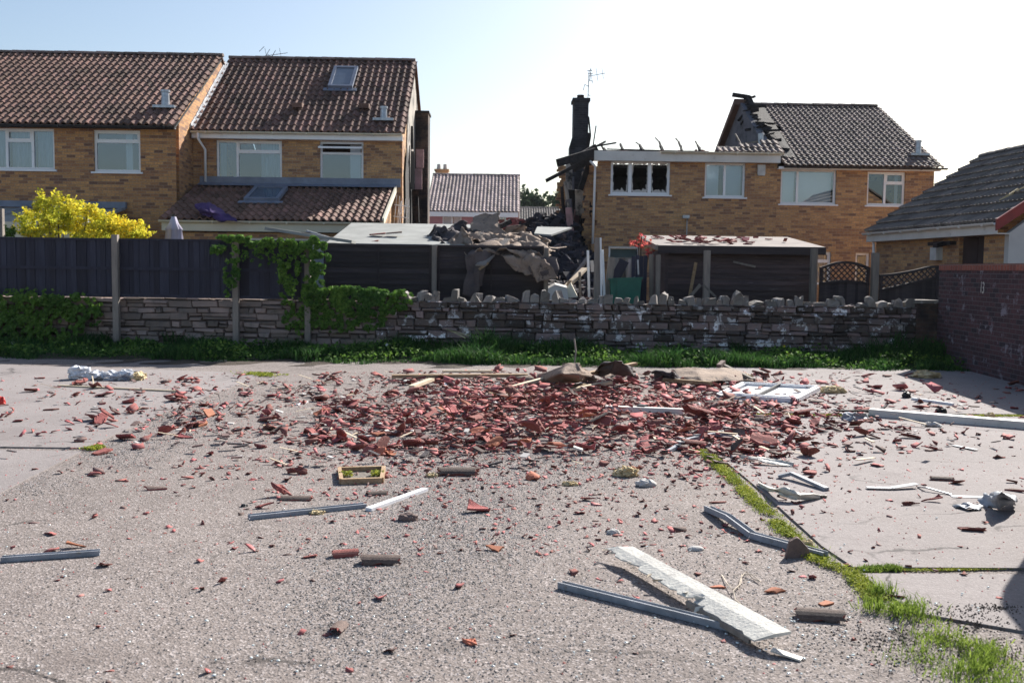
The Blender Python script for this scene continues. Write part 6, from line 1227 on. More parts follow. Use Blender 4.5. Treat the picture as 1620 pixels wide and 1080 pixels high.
# ---- window frame
def wframe():
    c = [GP(1138, 629, .0), GP(1176, 612, .03), GP(1292, 618, .03), GP(1256, 637, .0)]; m0 = (c[0]+c[2])/2; base = Vector((m0.x, m0.y, 0)); rt = tag(empty('window_frame', base), 'white window frame torn out and lying flat near the back of the right slab', 'window frame'); LM.append(('the fallen window frame', m0))
    for i in range(4):
        p, q = c[i]-base, c[(i+1) % 4]-base; h = .055; mb = MB(); mb.bar(p+Vector((0, 0, h/2)), q+Vector((0, 0, h/2)), .085, h); mb.bar(p+Vector((0, 0, h+.012)), q+Vector((0, 0, h+.012)), .03, .014); mb.build('frame_member', 'white', rt)
    u = (c[2]-c[1]).normalized(); mb = MB(); mb.bar((c[1].lerp(c[2], .5))-base+Vector((0, 0, .06)), (c[0].lerp(c[3], .5))-base+Vector((0, 0, .05)), .03, .03); mb.build('glazing_bead', 'navy', rt)
    q = c[3]-base; mb = MB()
    for k in range(5): mb.bar(q+Vector((-.05+.022*k, -.05, .0)), q+Vector((-.05+.022*k, -.05, .06)), .008, .012)
    mb.build('broken_corner', 'char', rt); MB().prism([(v-base)*.85+Vector((0, 0, .03)) for v in c], (0, 0, .005)).build('panel', 'bag', rt, recalc=True)
wframe()
# ---- blobs: foam, stones, bag
def blob(px, py, wpx, hpx, m, label, cat, name, seed, amp=.35, lm=None, dpx=None, sub=3, group=None):
    g = GP(px, py); s = (g-Vector((0, 0, CAMH))).length/FPX; a, b, c = wpx*s/2, wpx*s/2*(dpx or .7), hpx*s*.6; bm = bmesh.new(); bmesh.ops.create_icosphere(bm, subdivisions=4 if m == 'foam' else sub, radius=1)
    for v in bm.verts: q = mnoise.noise_vector(v.co*1.6+Vector((seed, 0, 0)))*amp+mnoise.noise_vector(v.co*4.5+Vector((seed, 3, 0)))*amp*.7+mnoise.noise_vector(v.co*11+Vector((seed, 7, 0)))*amp*.25; v.co += q; v.co = Vector((v.co.x*a, v.co.y*b, max(v.co.z, -.5)*c))
    mz = min(v.co.z for v in bm.verts); me = bpy.data.meshes.new(name); bm.to_mesh(me); bm.free(); me.materials.append(M[m]); o = bpy.data.objects.new(name, me); COL.objects.link(o); o.location = (g.x, g.y, g.z-mz-.005)
    if m in ('foam', 'bag'): 
        for p in me.polygons: p.use_smooth = False
    tag(o, label, cat, group); LM.append((lm or label, g)); return o
def bag():
    g = GP(165, 600); rt = tag(empty('plastic_bag', (g.x, g.y, g.z)), 'long crumpled white plastic bag near the back of the left slab', 'bag'); LM.append(('the crumpled white bag', g))
    s = 15/FPX
    for i, (dx, w_, h) in enumerate(((-36, 26, 17), (-12, 26, 12), (12, 24, 11), (34, 26, 13), (50, 16, 10))):
        bm = bmesh.new(); bmesh.ops.create_icosphere(bm, subdivisions=4, radius=1)
        for v in bm.verts: q = mnoise.noise_vector(v.co*2.2+Vector((i*9, 0, 0)))*.45+mnoise.noise_vector(v.co*6+Vector((i*5, 3, 0)))*.22; v.co += q; v.co = Vector((v.co.x*w_*s*.62+dx*s, v.co.y*.13, max(v.co.z*.62+.5, 0)*h*s))
        me = bpy.data.meshes.new('fold'); bm.to_mesh(me); bm.free(); me.materials.append(M['foam' if i == 4 else 'bag']); o = bpy.data.objects.new('fold', me); COL.objects.link(o); o.parent = rt
bag()
for a in [(1318, 621, 34, 13, 'foam', 'yellow insulation foam lump at the right end of the window frame', 'foam', 'foam_lump', 1, .4, 'the foam by the window frame'),
          (1178, 598, 26, 9, 'foam', 'yellow foam lump behind the window frame', 'foam', 'foam_lump', 2, .4, 'the foam behind the window frame'),
          (990, 752, 34, 16, 'foam', 'ragged cream foam piece in front of the tile heap', 'foam', 'foam_lump', 3, .6, 'the ragged foam piece'),
          (1022, 768, 30, 13, 'render', 'white stone lying on a tile piece in front of the heap', 'stone', 'white_stone', 4, .3, 'the white stone'),
          (902, 767, 22, 8, 'foam', 'small cream foam crumb left of the ragged piece', 'foam', 'foam_lump', 5, .5, 'the small foam crumb'),
          (683, 754, 16, 8, 'foam', 'pale foam crumb beside the brown barrel tile', 'foam', 'foam_lump', 6, .5, 'the pale foam crumb'),
          (500, 812, 24, 7, 'foam', 'yellow foam crumbs lying on the grey channel strip', 'foam', 'foam_lump', 7, .6, 'the foam on the channel strip'),
          (1276, 865, 18, 14, 'foam', 'orange-yellow foam nub behind the upright tile', 'foam', 'foam_lump', 8, .3, 'the foam nub'),
          (970, 843, 20, 9, 'render', 'pale flat angular stone on the asphalt below the heap', 'stone', 'flat_stone', 9, .25, 'the pale angular stone'),
          (1101, 869, 24, 8, 'render', 'smooth flat grey-white stone above the splintered board', 'stone', 'flat_stone', 10, .1, 'the smooth flat stone'),
          (1465, 597, 38, 12, 'foam', 'matted straw-coloured lump in the wall shadow', 'foam', 'foam_lump', 11, .5, 'the straw-coloured lump'),
          (1566, 660, 14, 9, 'foam', 'small cream nugget below the long white plastic board shadow edge', 'foam', 'foam_lump', 12, .3, 'the cream nugget'),
          (1434, 629, 13, 11, 'navy', 'black lump beside the short white strip', 'lump', 'black_lump', 13, .3, 'the black lump'),
          (1489, 654, 16, 11, 'navy', 'black lump above the long white plastic board', 'lump', 'black_lump', 14, .3, 'the upper black lump'),
          (386, 801, 10, 6, 'navy', 'tiny black lump left of the grey channel strip', 'lump', 'black_lump', 15, .3, 'the tiny black lump'),
          (1475, 674, 22, 7, 'render', 'pale crumpled scrap on the near side of the long white plastic board', 'scrap', 'scrap', 16, .6, 'the pale scrap'),
          (0, 640, 16, 14, 'red', 'bright red lump at the extreme left edge', 'lump', 'red_lump', 17, .15, 'the bright red lump'),
          (646, 822, 32, 14, 'weather', 'flat brown stone on the asphalt below the short white strip', 'stone', 'brown_stone', 18, .2, 'the flat brown stone')]:
    if a[4] == 'red' and 'red' not in M: M['red'] = mat('bright red plastic', (.6, .03, .02), (.5, .03, .02), rough=.5)
    blob(*a[:6], a[6], a[7], a[8], a[9], a[10])
# ---- twisted foil, sheets
def crg(px, py, h): return GP(px, py, h)
crumple('metal_sheet', 'alu', [[crg(1560, 782, .04), crg(1578, 776, .12), crg(1600, 782, .03)], [crg(1556, 790, .01), crg(1580, 788, .14), crg(1604, 788, .05)], [crg(1560, 800, .0), crg(1582, 798, .05), crg(1600, 796, .01)]], 18, 16, .06, 3.5, 6.1, 'twisted crumpled foil at the right edge of the yard', 'foil', thick=.003); LM.append(('the twisted foil', G(1580, 790)))
crumple('metal_sheet', 'alu', [[crg(1505, 797, .0), crg(1530, 796, .03), crg(1555, 799, .01)], [crg(1510, 803, .0), crg(1532, 803, .02), crg(1552, 805, .01)]], 14, 6, .03, 3.5, 8.1, 'small crinkled foil strip left of the twisted foil', 'foil', thick=.003); LM.append(('the crinkled foil strip', G(1530, 800)))
crumple('metal_sheet', 'alu', [[crg(1335, 656, .02), crg(1350, 652, .1), crg(1372, 657, .02)], [crg(1334, 665, .0), crg(1352, 664, .03), crg(1370, 664, .01)]], 14, 8, .06, 3.5, 2.1, 'crumpled grey metal below the thin black rod', 'foil', thick=.003); LM.append(('the crumpled grey metal', G(1350, 662)))
crumple('white_sheet', 'paint', [[crg(1200, 764, .01), crg(1232, 771, .09), crg(1262, 777, .08), crg(1305, 786, .0)], [crg(1208, 770, .0), crg(1236, 784, .03), crg(1264, 789, .02), crg(1296, 789, .0)]], 30, 8, .035, 3, 3.6, 'torn off-white plastic sheet near the moss strip', 'plastic sheet', thick=.004); LM.append(('the torn off-white sheet', G(1250, 780)))
crumple('white_sheet', 'paint', [[crg(1165, 719, .02), crg(1200, 722, .05), crg(1258, 732, .03)], [crg(1170, 725, .0), crg(1205, 730, .03), crg(1250, 738, .0)]], 24, 6, .02, 3, 5.6, 'flat off-white plastic piece lying at the right of the tile heap', 'plastic sheet', thick=.004); LM.append(('the flat off-white piece', G(1210, 728)))
# ---- roofing felt on the ground
crumple('roofing_felt', 'felt', [[crg(815, 598, .03), crg(850, 590, .12), crg(895, 578, .4), crg(918, 577, .44), crg(938, 590, .1)], [crg(812, 602, .02), crg(855, 602, .05), crg(895, 592, .36), crg(920, 592, .34), crg(942, 600, .05)], [crg(818, 606, .0), crg(860, 609, .02), crg(890, 606, .1), crg(915, 603, .16), crg(940, 605, .02)]], 40, 24, .06, 3, 2.9, 'humped brown felt sheet rising at the back of the tile heap', 'roofing felt'); LM.append(('the humped felt', G(880, 600)))
crumple('roofing_felt', 'felt', [[crg(955, 590, .02), crg(985, 583, .12), crg(1000, 580, .22)], [crg(958, 600, .0), crg(985, 595, .06), crg(1005, 590, .12)]], 16, 10, .06, 3, 4.9, 'small curled felt piece between the hump and the flat sheet', 'roofing felt'); LM.append(('the small curled felt', G(980, 594)))
crumple('roofing_felt', 'felt', [[crg(1062, 585, .14), crg(1100, 582, .2), crg(1140, 582, .16), crg(1180, 592, .03)], [crg(1072, 596, .12), crg(1105, 592, .15), crg(1145, 592, .12), crg(1185, 600, .02)], [crg(1082, 606, .02), crg(1110, 605, .08), crg(1150, 602, .06), crg(1192, 606, .01)]], 30, 16, .05, 2.5, 7.9, 'flat grey-brown felt sheet behind the window frame', 'roofing felt'); LM.append(('the flat felt sheet', G(1125, 600)))
crumple('roofing_felt', 'feltdark', [[crg(1030, 586, .15), crg(1062, 588, .22), crg(1075, 600, .06)], [crg(1040, 600, .02), crg(1068, 606, .05), crg(1120, 609, .02)]], 18, 10, .08, 3, 1.9, 'black torn felt curl beside the flat sheet', 'roofing felt'); LM.append(('the black felt curl', G(1065, 600)))
crumple('roofing_felt', 'feltdark', [[crg(945, 584, .2), crg(975, 568, .5), crg(1000, 582, .25)], [crg(935, 592, .05), crg(972, 590, .2), crg(1005, 592, .1)]], 18, 12, .1, 3, 5.5, 'dark felt peak standing at the very back of the heap', 'roofing felt'); LM.append(('the dark felt peak', G(970, 590)))
# string
def string():
    pts = [(1142, 909), (1150, 925), (1158, 936), (1168, 930), (1172, 916), (1180, 908), (1192, 915), (1204, 922), (1190, 913), (1174, 908), (1172, 925), (1160, 938), (1163, 948), (1172, 958), (1184, 970)]
    c = GP(1165, 935); o = MB().tube([GP(*p, .006)-Vector((c.x, c.y, 0))+Vector((0, 0, .008*(i % 3))) for i, p in enumerate(pts)], .0028, 5).build('string', 'string', smooth=True); o.location = (c.x, c.y, 0); tag(o, 'loose cream string curling beside the splintered white board', 'string'); LM.append(('the cream string', c))
string()
o = MB().tube([G(908, 580), G(908, 580)+Vector((.03, 0, .25)), G(908, 580)+Vector((0, .02, .48))], .014, 6).build('stick', 'wood'); tag(o, 'thin grey stick standing up in the weeds behind the felt hump', 'stick')
# ------------------------------------------------------------------ broken tiles
def frag(seed, kind, lod=0):
    """a broken piece of moulded roof tile, unit size about 1, thickness real"""
    rd = random.Random(seed); n = 14 if lod == 0 else 7; asp = rd.uniform(.4, .95); a0 = rd.uniform(0, 6.28); pts = []
    corners = sorted(rd.uniform(0, 2*math.pi) for _ in range(rd.choice([3, 4, 4, 5, 5, 6])))
    if len(corners) < 4 or max((corners[(i+1) % len(corners)]-corners[i]) % 6.283 for i in range(len(corners))) > 2.6: corners = [k*1.5708+rd.uniform(-.45, .45) for k in range(4)]
    if rd.random() < .6: corners = [t_+rd.uniform(-.16, .16) for t_ in (.6, 2.5, 3.75, 5.7)][:rd.choice([4, 4, 4, 3])] if rd.random() < .85 else corners
    cp = [(math.cos(t)*.5*rd.uniform(.75, 1.1), math.sin(t)*.5*asp*rd.uniform(.75, 1.1)) for t in corners]; k = len(cp); per = max(2, n//k)
    for i in range(k):
        for j in range(per):
            t = j/per; x = cp[i][0]*(1-t)+cp[(i+1) % k][0]*t; y = cp[i][1]*(1-t)+cp[(i+1) % k][1]*t; q = .03 if (j and lod == 0) else 0; pts.append((x+rd.gauss(0, q), y+rd.gauss(0, q)))
    ang = rd.uniform(-.5, .5) if kind != 'barrel' else 0; ca, sa = math.cos(ang), math.sin(ang)
    def h(x, y):
        u = x*ca+y*sa; v = -x*sa+y*ca
        if kind == 'arc': return .34*math.cos(max(-1.5, min(1.5, v*3.4)))-.1
        if kind == 's': return .15*math.sin(v*7.5)
        if kind == 'rib': return .0+(.08 if (abs(v-.1) < .05 or abs(v+.12) < .05) else 0)
        return .03*math.sin(u*3)
    th = rd.uniform(.06, .1); n = len(pts); rings = [pts] + ([[(x*.62, y*.62) for x, y in pts], [(x*.25, y*.25) for x, y in pts]] if lod == 0 else []); vs = []; fs = []; mi = []
    for s in (0, 1):
        for r in rings: vs += [(x, y, h(x, y)-s*th) for x, y in r]
        vs.append((0, 0, h(0, 0)-s*th))
    R_ = len(rings); tot = R_*n+1
    for s in (0, 1):
        b = s*tot; f_ = []
        for r in range(R_-1):
            for i in range(n): f_.append((b+r*n+i, b+r*n+(i+1) % n, b+(r+1)*n+(i+1) % n, b+(r+1)*n+i))
        for i in range(n): f_.append((b+(R_-1)*n+i, b+(R_-1)*n+(i+1) % n, b+tot-1))
        for f in f_: fs.append(f if s == 0 else f[::-1]); mi.append(1 if s == 0 else 0)
    for i in range(n): fs.append((i, i+tot, (i+1) % n+tot, (i+1) % n)); mi.append(0)
    return vs, fs, mi
def barrel(seed):
    rd = random.Random(seed); n = 9; m_ = 8; vs = []; fs = []; mi = []; arc = rd.uniform(1.9, 3.0); r = .28
    for s in (0, 1):
        for i in range(m_+1):
            for j in range(n+1):
                t = -arc/2+arc*j/n; x = -.5+i/m_; 
                if i in (0, m_): x += (rd.uniform(-.07, .1)+ (.12*j/n if seed % 2 else 0))*(1 if i == 0 else -1)
                if j in (0, n): t *= 1-rd.uniform(0, .25)
                q = r-s*.055; vs.append((x, q*math.sin(t), q*math.cos(t)))
    T = (m_+1)*(n+1); g = lambda s, i, j: s*T+i*(n+1)+j
    for i in range(m_):
        for j in range(n): fs.append((g(0, i, j), g(0, i+1, j), g(0, i+1, j+1), g(0, i, j+1))); mi.append(1); fs.append((g(1, i, j), g(1, i, j+1), g(1, i+1, j+1), g(1, i+1, j))); mi.append(0)
    for i in range(m_):
        for j in (0, n): fs.append((g(0, i, j), g(1, i, j), g(1, i+1, j), g(0, i+1, j))); mi.append(0)
    for j in range(n):
        for i in (0, m_): fs.append((g(0, i, j), g(0, i, j+1), g(1, i, j+1), g(1, i, j))); mi.append(0)
    return vs, fs, mi
KINDS = ['arc', 's', 'arc', 'rib', 's', 'flat']; PROTO = []
for i in range(30): PROTO.append((KINDS[i % 6], frag(100+i, KINDS[i % 6])))
for i in range(6): PROTO.append(('barrel', barrel(300+i)))
LOD = [frag(500+i, KINDS[i % 6], 1) for i in range(40)]
MESH = {}
def pmesh(i, skin):
    if (i, skin) not in MESH:
        vs, fs, mi = PROTO[i][1]; me = bpy.data.meshes.new('tile_fragment'); me.from_pydata(vs, [], fs); cl = 'clayorange' if skin == 2 else 'clay'
        me.materials.append(M[cl]); me.materials.append(M['weather'] if skin == 1 else M[cl]); me.polygons.foreach_set('material_index', mi); me.update()
        bm = bmesh.new(); bm.from_mesh(me); bmesh.ops.recalc_face_normals(bm, faces=bm.faces); bm.to_mesh(me); bm.free(); MESH[(i, skin)] = me
    return MESH[(i, skin)]
pieces = []   # dict(px,py,size,kind,rot,...)
def add_piece(px, py, wpx, kind=None, skin=None, rot=None, size=None, up=0):
    g = GP(px, py); d = (g-Vector((0, 0, CAMH))).length; s = size or wpx*d/FPX
    i = random.randrange(30) if kind is None else (random.randrange(30, 36) if kind == 'barrel' else random.choice([k for k in range(30) if PROTO[k][0] == kind])); sk = skin if skin is not None else random.choices([0, 1, 2], [.66, .26, .08])[0]
    if rot is None:
        tl = abs(random.gauss(0, .3)); fl = math.pi if (R() < .45 and kind != 'barrel') else 0; a = U(0, 6.28); rot = (fl+tl*math.cos(a), tl*math.sin(a), U(0, 6.28))
    pieces.append(dict(g=g, s=s, i=i, sk=sk, rot=rot, d=d, app=s/d, up=up))
# hand placed from the photo: (x, y, width px, kind, skin)
HP = [(535, 996, 50, 'barrel', 1, (.1, .1, 1.5)), (617, 1030, 26, 'flat', 1), (745, 1018, 38, 'rib', 2), (602, 890, 56, 'barrel', 1, (0, .05, .15)), (546, 879, 38, 'barrel', 0, (.2, 0, .3)), (493, 880, 30, 'flat', 1), (1297, 978, 66, 'barrel', 1, (0, 0, -.15)), (1224, 936, 36, 'arc', 2, (.3, 0, .2)), (1305, 955, 30, 'flat', 2), (122, 865, 36, 'arc', 2, (3.3, .2, .4)), (80, 872, 24, 'rib', 2), (80, 845, 26, 'arc', 0), (54, 827, 18, 'arc', 1), (150, 819, 22, 'arc', 0), (166, 895, 22, 's', 0), (352, 921, 20, 's', 0), (316, 888, 16, 'rib', 0), (370, 868, 14, 'flat', 0), (396, 872, 22, 'rib', 2), (172, 1062, 18, 'arc', 2), (172, 1078, 20, 'arc', 1), (328, 1064, 20, 'rib', 2), (267, 834, 12, 'flat', 0), (725, 928, 26, 'arc', 2), (600, 947, 26, 'rib', 2), (784, 869, 34, 'flat', 2), (906, 907, 26, 'flat', 0), (757, 809, 44, 'arc', 0, (3.4, .25, .3)), (785, 806, 20, 'arc', 0), (720, 826, 16, 'arc', 2), (597, 782, 32, 'barrel', 1, (0, 0, .3)), (468, 749, 40, 'rib', 0, (.4, 0, -.1)), (455, 760, 22, 'arc', 0), (446, 784, 40, 'rib', 0), (468, 790, 46, 'barrel', 1, (0, 0, 0)), (418, 803, 34, 'arc', 0), (243, 774, 36, 'arc', 1, (.2, .1, .1)), (155, 748, 28, 'arc', 1), (150, 752, 20, 'arc', 0), (192, 761, 20, 'arc', 2), (231, 697, 28, 'flat', 1), (174, 741, 12, 'flat', 1), (298, 757, 24, 's', 2), (308, 749, 16, 'flat', 2), (317, 741, 20, 'arc', 1), (360, 757, 12, 'arc', 1), (334, 720, 20, 'flat', 2), (82, 649, 26, 'barrel', 0, (0, 0, .1)), (33, 666, 26, 'arc', 0), (88, 684, 16, 'arc', 1), (110, 680, 14, 'flat', 0), (65, 688, 20, 'flat', 2), (298, 644, 20, 'arc', 2), (162, 638, 30, 'flat', 1), (125, 608, 34, 'rib', 0), (725, 750, 62, 'barrel', 1, (0, 0, .02)), (782, 696, 60, 'barrel', 0, (0, 0, .05)), (842, 757, 42, 'arc', 2), (930, 792, 30, 'arc', 0), (944, 797, 28, 'arc', 0), (917, 812, 20, 'flat', 2), (853, 800, 14, 'flat', 0), (882, 770, 14, 'arc', 1), (1010, 815, 20, 'arc', 0), (1036, 825, 22, 'arc', 0), (1014, 832, 16, 'rib', 2), (1062, 840, 20, 'arc', 0), (1077, 840, 28, 'barrel', 1, (0, .1, .4)), (1022, 853, 12, 'flat', 0), (1103, 908, 26, 'flat', 2), (1136, 930, 30, 'flat', 2), (1144, 1014, 14, 'rib', 0), (1415, 944, 30, 'flat', 0), (1395, 948, 18, 'arc', 2), (1270, 912, 14, 's', 0), (1285, 915, 18, 's', 0), (1441, 799, 32, 'rib', 0, (.35, 0, .05)), (1475, 793, 36, 'rib', 0), (1490, 759, 34, 'barrel', 1, (0, 0, -.2)), (1516, 765, 22, 'arc', 0), (1538, 838, 38, 'barrel', 0, (3.0, 0, -.2)), (1558, 826, 10, 's', 0), (1478, 711, 30, 'arc', 0, (3.2, .2, 0)), (1580, 724, 24, 'arc', 1), (1387, 737, 22, 'arc', 1), (1310, 745, 26, 'arc', 0), (1282, 748, 34, 'flat', 0), (1280, 721, 34, 's', 0), (1232, 722, 40, 'arc', 1), (1590, 690, 20, 'flat', 0), (1605, 777, 32, 'flat', 1), (1601, 763, 18, 'arc', 0), (1135, 795, 34, 'flat', 0), (1098, 801, 14, 'rib', 0), (1145, 768, 20, 'arc', 0), (1082, 757, 20, 'arc', 2), (1054, 752, 14, 'rib', 2), (1125, 735, 20, 'flat', 2), (1230, 770, 14, 'arc', 1), (1237, 790, 20, 'arc', 1), (1262, 796, 22, 's', 0), (1316, 812, 12, 'flat', 0), (1407, 792, 12, 'flat', 0), (1406, 805, 10, 'rib', 0), (1370, 887, 10, 's', 0), (1479, 902, 12, 'flat', 1), (1170, 830, 20, 'arc', 2), (1148, 833, 14, 'rib', 2), (1180, 856, 16, 'rib', 2), (1256, 655, 34, 'barrel', 1, (0, 0, .1)), (1245, 662, 40, 'rib', 0), (1262, 693, 30, 'arc', 1), (1355, 674, 28, 'arc', 0), (1345, 693, 20, 'rib', 0), (1400, 678, 24, 's', 0), (1430, 680, 22, 'arc', 0), (1475, 620, 28, 'arc', 1), (1425, 617, 26, 'arc', 0), (1380, 620, 22, 'arc', 0), (700, 678, 20, 'arc', 0), (645, 680, 24, 'arc', 0), (1040, 660, 10, 'arc', 0), (880, 680, 36, 'arc', 0), (938, 700, 40, 'arc', 0), (911, 704, 24, 'arc', 0), (1003, 742, 30, 'rib', 2), (955, 737, 22, 'arc', 0), (1000, 727, 16, 'rib', 0)]
for t in HP: add_piece(*t[:3], kind=t[3], skin=t[4], rot=t[5] if len(t) > 5 else None)
# upright tile in the moss
g = GP(1263, 883); rt = MB().prism([(-.1, 0, 0), (.1, .02, 0), (.085, .03, .07), (.02, .05, .14), (.0, .05, .15), (-.06, .03, .13)], (0, .022, .004)).build('tile_fragment', 'weather', recalc=True); rt.scale = (.8, .8, .8); rt.location = g-Vector((0, 0, .01)); rt.rotation_euler = (.1, 0, .1); tag(rt, 'purple-brown tile piece standing upright in the moss strip', 'tile fragment', 'broken roof tiles on the yard'); LM.append(('the upright tile', g))
def dens():
    r = R()
    if r < .24: return random.gauss(880, 170), random.gauss(646, 33)
    if r < .29: return random.gauss(820, 330), U(735, 880)
    if r < .50: return random.gauss(630, 165), random.gauss(655, 52)
    if r < .72: return random.gauss(1150, 90), random.gauss(668, 46)
    if r < .81: return random.gauss(740, 210), random.gauss(725, 42)
    if r < .86: return random.gauss(1380, 130), random.gauss(645, 50)
    if r < .915: return random.gauss(330, 130), random.gauss(628, 30)
    if r < .935: return random.gauss(280, 150), random.gauss(680, 40)
    if r < .965: return U(430, 1230), random.gauss(603, 10)
    if r < .985: return U(0, 1620), 590+abs(random.gauss(0, 130))
    return U(0, 1620), U(600, 1080)
cnt = 0
while cnt < 9000:
    px, py = dens()
    if py < 588+(px < 300)*2 or px < -20 or px > 1640 or py > 1070: continue
    if px < 560 and mnoise.noise(Vector((px*.018, py*.05, 0))) < -.15: continue
    core = math.exp(-((px-880)/190)**2-((py-655)/48)**2)
    s = math.exp(random.gauss(-2.85, .68))*(1+.4*core); s = min(s, .22)*(1.5 if R() < .02 else 1)
    if py > 760: s = min(s, .07)*.72
    elif py > 720: s = min(s, .08)*.8
    add_piece(px, py, 0, size=s, kind='barrel' if (R() < .05 and s > .09) else None, up=core*R()*.2); cnt += 1
pieces.sort(key=lambda p: -p['app'])
def min_z(vs, mtx): return min((mtx@Vector(v)).z for v in vs)
# auto labels: nearest landmark + direction + rank
IND = pieces[:300]; rest = pieces[300:]
words = {'arc': 'curved', 's': 'wavy', 'rib': 'ribbed', 'flat': 'flat', 'barrel': 'half-round'}; skinw = {0: 'red', 1: 'brown-faced', 2: 'orange-red'}
ordn = ['nearest', 'second nearest', 'third nearest', 'fourth nearest', 'fifth nearest', 'sixth nearest', 'seventh nearest', 'eighth nearest']
buck = {}
for p in IND:
    l = min(LM, key=lambda q: (q[1].xy-p['g'].xy).length); dx, dy = p['g'].x-l[1].x, p['g'].y-l[1].y
    side = ('right of' if dx > 0 else 'left of') if abs(dx) > abs(dy) else ('behind' if dy > 0 else 'in front of'); k = PROTO[p['i']][0]; p['key'] = (skinw[p['sk']], words[k], side, l[0]); p['r'] = math.hypot(dx, dy); buck.setdefault(p['key'], []).append(p)
for key, L_ in buck.items():
    L_.sort(key=lambda p: p['r']); c, wd, side, nm = key
    for i, p in enumerate(L_):
        sz = 'large' if p['app'] > .028 else ('small' if p['app'] < .012 else 'broken')
        if len(L_) == 1: p['label'] = f'{c} {wd} tile piece {side} {nm}'
        elif i < 8: p['label'] = f'{ordn[i]} {c} {wd} tile piece {side} {nm}'
        else: p['label'] = f'one of the farther {c} {wd} tile pieces {side} {nm}'
for n_, p in enumerate(IND):
    o = bpy.data.objects.new('tile_fragment', pmesh(p['i'], p['sk'])); COL.objects.link(o); s = p['s']; kk = PROTO[p['i']][0]; o.scale = (s, s, s*(.9 if kk == 'barrel' else .85)); o.rotation_euler = p['rot']
    mt = Matrix.LocRotScale(None, o.rotation_euler, o.scale); mz = min_z(PROTO[p['i']][1][0], mt); o.location = (p['g'].x, p['g'].y, p['g'].z-mz-.003+p['up']); tag(o, p['label'], 'tile fragment', 'broken roof tiles on the yard')
V = []; F3 = []; T = []; MI = []; k = 0; V4 = []
from mathutils import Euler
VV = []; TR = []; TT = []; MM = []
for p in rest:
    vs, fs, mi = random.choice(LOD); s = p['s']; mt = Matrix.LocRotScale(None, Euler(p['rot']), Vector((s, s, s*.85))); w_ = [mt@Vector(v) for v in vs]; mz = min(v.z for v in w_); t = R(); off = Vector((p['g'].x, p['g'].y, p['g'].z-mz-.003+p['up'])); k = len(VV)
    VV += [tuple(v+off) for v in w_]
    for f, m_ in zip(fs, mi):
        m2 = 1 if (m_ == 1 and p['sk'] == 1) else 0
        for j in range(1, len(f)-1): TR.append((k+f[0], k+f[j], k+f[j+1])); TT.append(t); MM.append(m2)
o = npmesh('tile_rubble', np.array(VV), np.array(TR), ['clay_t', 'weather_t'], tint=np.array(TT)); o.data.polygons.foreach_set('material_index', MM); tag(o, 'thousands of small broken red tile pieces strewn across the yard', 'tile rubble', kind='stuff')
# mortar, felt and timber scraps mixed through the heap
def scraps(name, m, n, label, cat, smin, smax, fl=.5, seed=1):
    rd = random.Random(seed); mb = MB()
    for i in range(n):
        px, py = dens()
        if py < 592 or py > 738: continue
        g = GP(px, py); s = rd.uniform(smin, smax); a = rd.uniform(0, 6.28); d = Vector((math.cos(a), math.sin(a), rd.uniform(-.1, .35))); z = s*fl*.5+rd.uniform(0, .06); mb.bar(g-d*s*.5+Vector((0, 0, z)), g+d*s*.5+Vector((0, 0, z)), s*rd.uniform(.2, .6)*fl*2, s*rd.uniform(.08, .3)*fl, tint=rd.random())
    tag(mb.build(name, m), label, cat, kind='stuff')
scraps('mortar_scraps', 'render', 260, 'pale mortar and plaster bits mixed through the broken tiles', 'mortar scraps', .02, .08, .8, 1)
scraps('felt_scraps', 'feltdark', 300, 'black felt shreds mixed through the broken tiles', 'felt scraps', .03, .13, .4, 2)
scraps('timber_splinters', 'timberpale', 110, 'pale timber splinters mixed through the broken tiles', 'timber splinters', .08, .3, .12, 3)
scraps('weathered_bits', 'weather_t', 700, 'grey-brown weathered tile bits mixed through the broken tiles', 'tile bits', .03, .12, .5, 4)
# fine red crumbs and dust chips
V = []; F = []; T = []; k = 0
for i in range(9000):
    px, py = dens(); 
    if R() < .35: px, py = U(0, 1620), 590+abs(random.gauss(0, 160))
    if py < 590 or py > 1085: continue
    g = GP(px, py); s = U(.003, .011)*(1+.05*max(0, g.y-6)); a = U(0, 6.28); q = [(g.x+s*math.cos(a+b)*U(.6, 1), g.y+s*math.sin(a+b)*U(.6, 1), g.z) for b in (0, 2.1, 4.2)]
    V += q+[(g.x, g.y, g.z+s*U(.5, 1))]; F += [(k, k+1, k+3), (k+1, k+2, k+3), (k+2, k, k+3)]; T += [R()]*3; k += 4
tag(npmesh('tile_crumbs', np.array(V), np.array(F), 'clay_t', tint=np.array(T)), 'fine red tile crumbs dusting the yard', 'tile crumbs', kind='stuff')
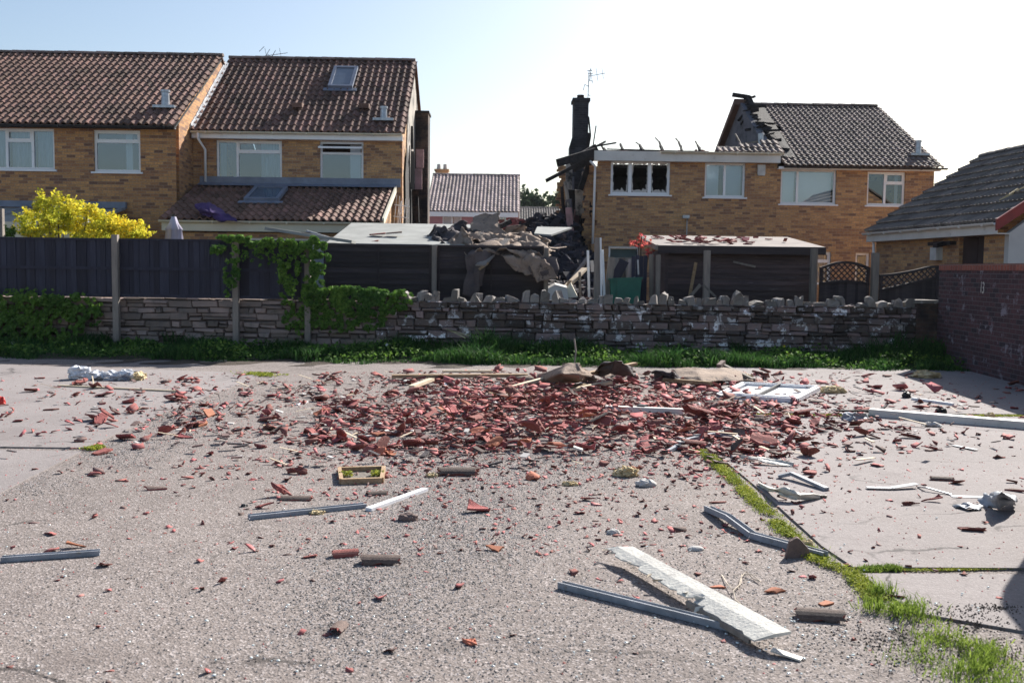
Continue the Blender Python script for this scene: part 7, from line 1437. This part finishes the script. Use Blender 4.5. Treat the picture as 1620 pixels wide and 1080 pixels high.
# ------------------------------------------------------------------ unseen van added past the right edge to throw the lower right shadow
def van():
    rt = tag(empty('shadow_van', (4.08, 7.25, 0), math.radians(-12)), 'dark blue van added out of view to cast the lower right corner shadow', 'van'); Lv, Wv = 4.6, 1.8
    # local x across, -y toward the camera
    prof = [(0, .3), (0, 1.75), (-.1, 1.92), (-3.0, 1.92), (-3.6, 1.15), (-4.5, 1.0), (-4.6, .75), (-4.6, .3)]
    o = MB().prism([(0, y, z) for y, z in prof], (Wv, 0, 0)).build('body', 'car', rt, recalc=True); b = o.modifiers.new('b', 'BEVEL'); b.width = .06; b.segments = 3
    for y in (-.9, -3.75):
        for x in (-.01, Wv-.2):
            w_ = MB().tube([(x, y, .33), (x+.21, y, .33)], .33, 24).build('wheel', 'navy', rt); MB().tube([(x-.01, y, .33), (x+.22, y, .33)], .18, 16).build('rim', 'alu', w_)
    for x in (-.012, Wv+.002): MB().prism([(x, -1.9, 1.15), (x, -3.3, 1.15), (x, -2.95, 1.75), (x, -1.9, 1.75)], (.01, 0, 0)).build('side_window', 'navy', rt, recalc=True)
    MB().box((.3, .002, 1.2), (Wv-.3, .01, 1.7)).build('rear_window', 'navy', rt)
    for x in (.1, Wv-.3): MB().box((x, -4.62, .7), (x+.22, -4.59, .88)).build('headlight', 'shard', rt); MB().box((x, .002, .8), (x+.14, .02, 1.1)).build('tail_light', 'bargeboard', rt)
van()
print('objects', len(bpy.data.objects))
# thin summer haze and smoke between here and the far houses
def haze():
    mb = MB(); mb.box((-160, -8, -1.2), (160, 175, 14)); o = mb.build('haze', M['white']); m = bpy.data.materials.new('haze'); m.use_nodes = True; n = m.node_tree.nodes; n.remove(n['Principled BSDF'])
    v = n.new('ShaderNodeVolumePrincipled'); v.inputs['Density'].default_value = .00015; v.inputs['Color'].default_value = (.9, .94, 1, 1); v.inputs['Anisotropy'].default_value = 0
    m.node_tree.links.new(v.outputs[0], n['Material Output'].inputs['Volume']); o.data.materials.clear(); o.data.materials.append(m); o['kind'] = 'stuff'; o['label'] = 'thin pale summer haze over the yard and houses'
haze()
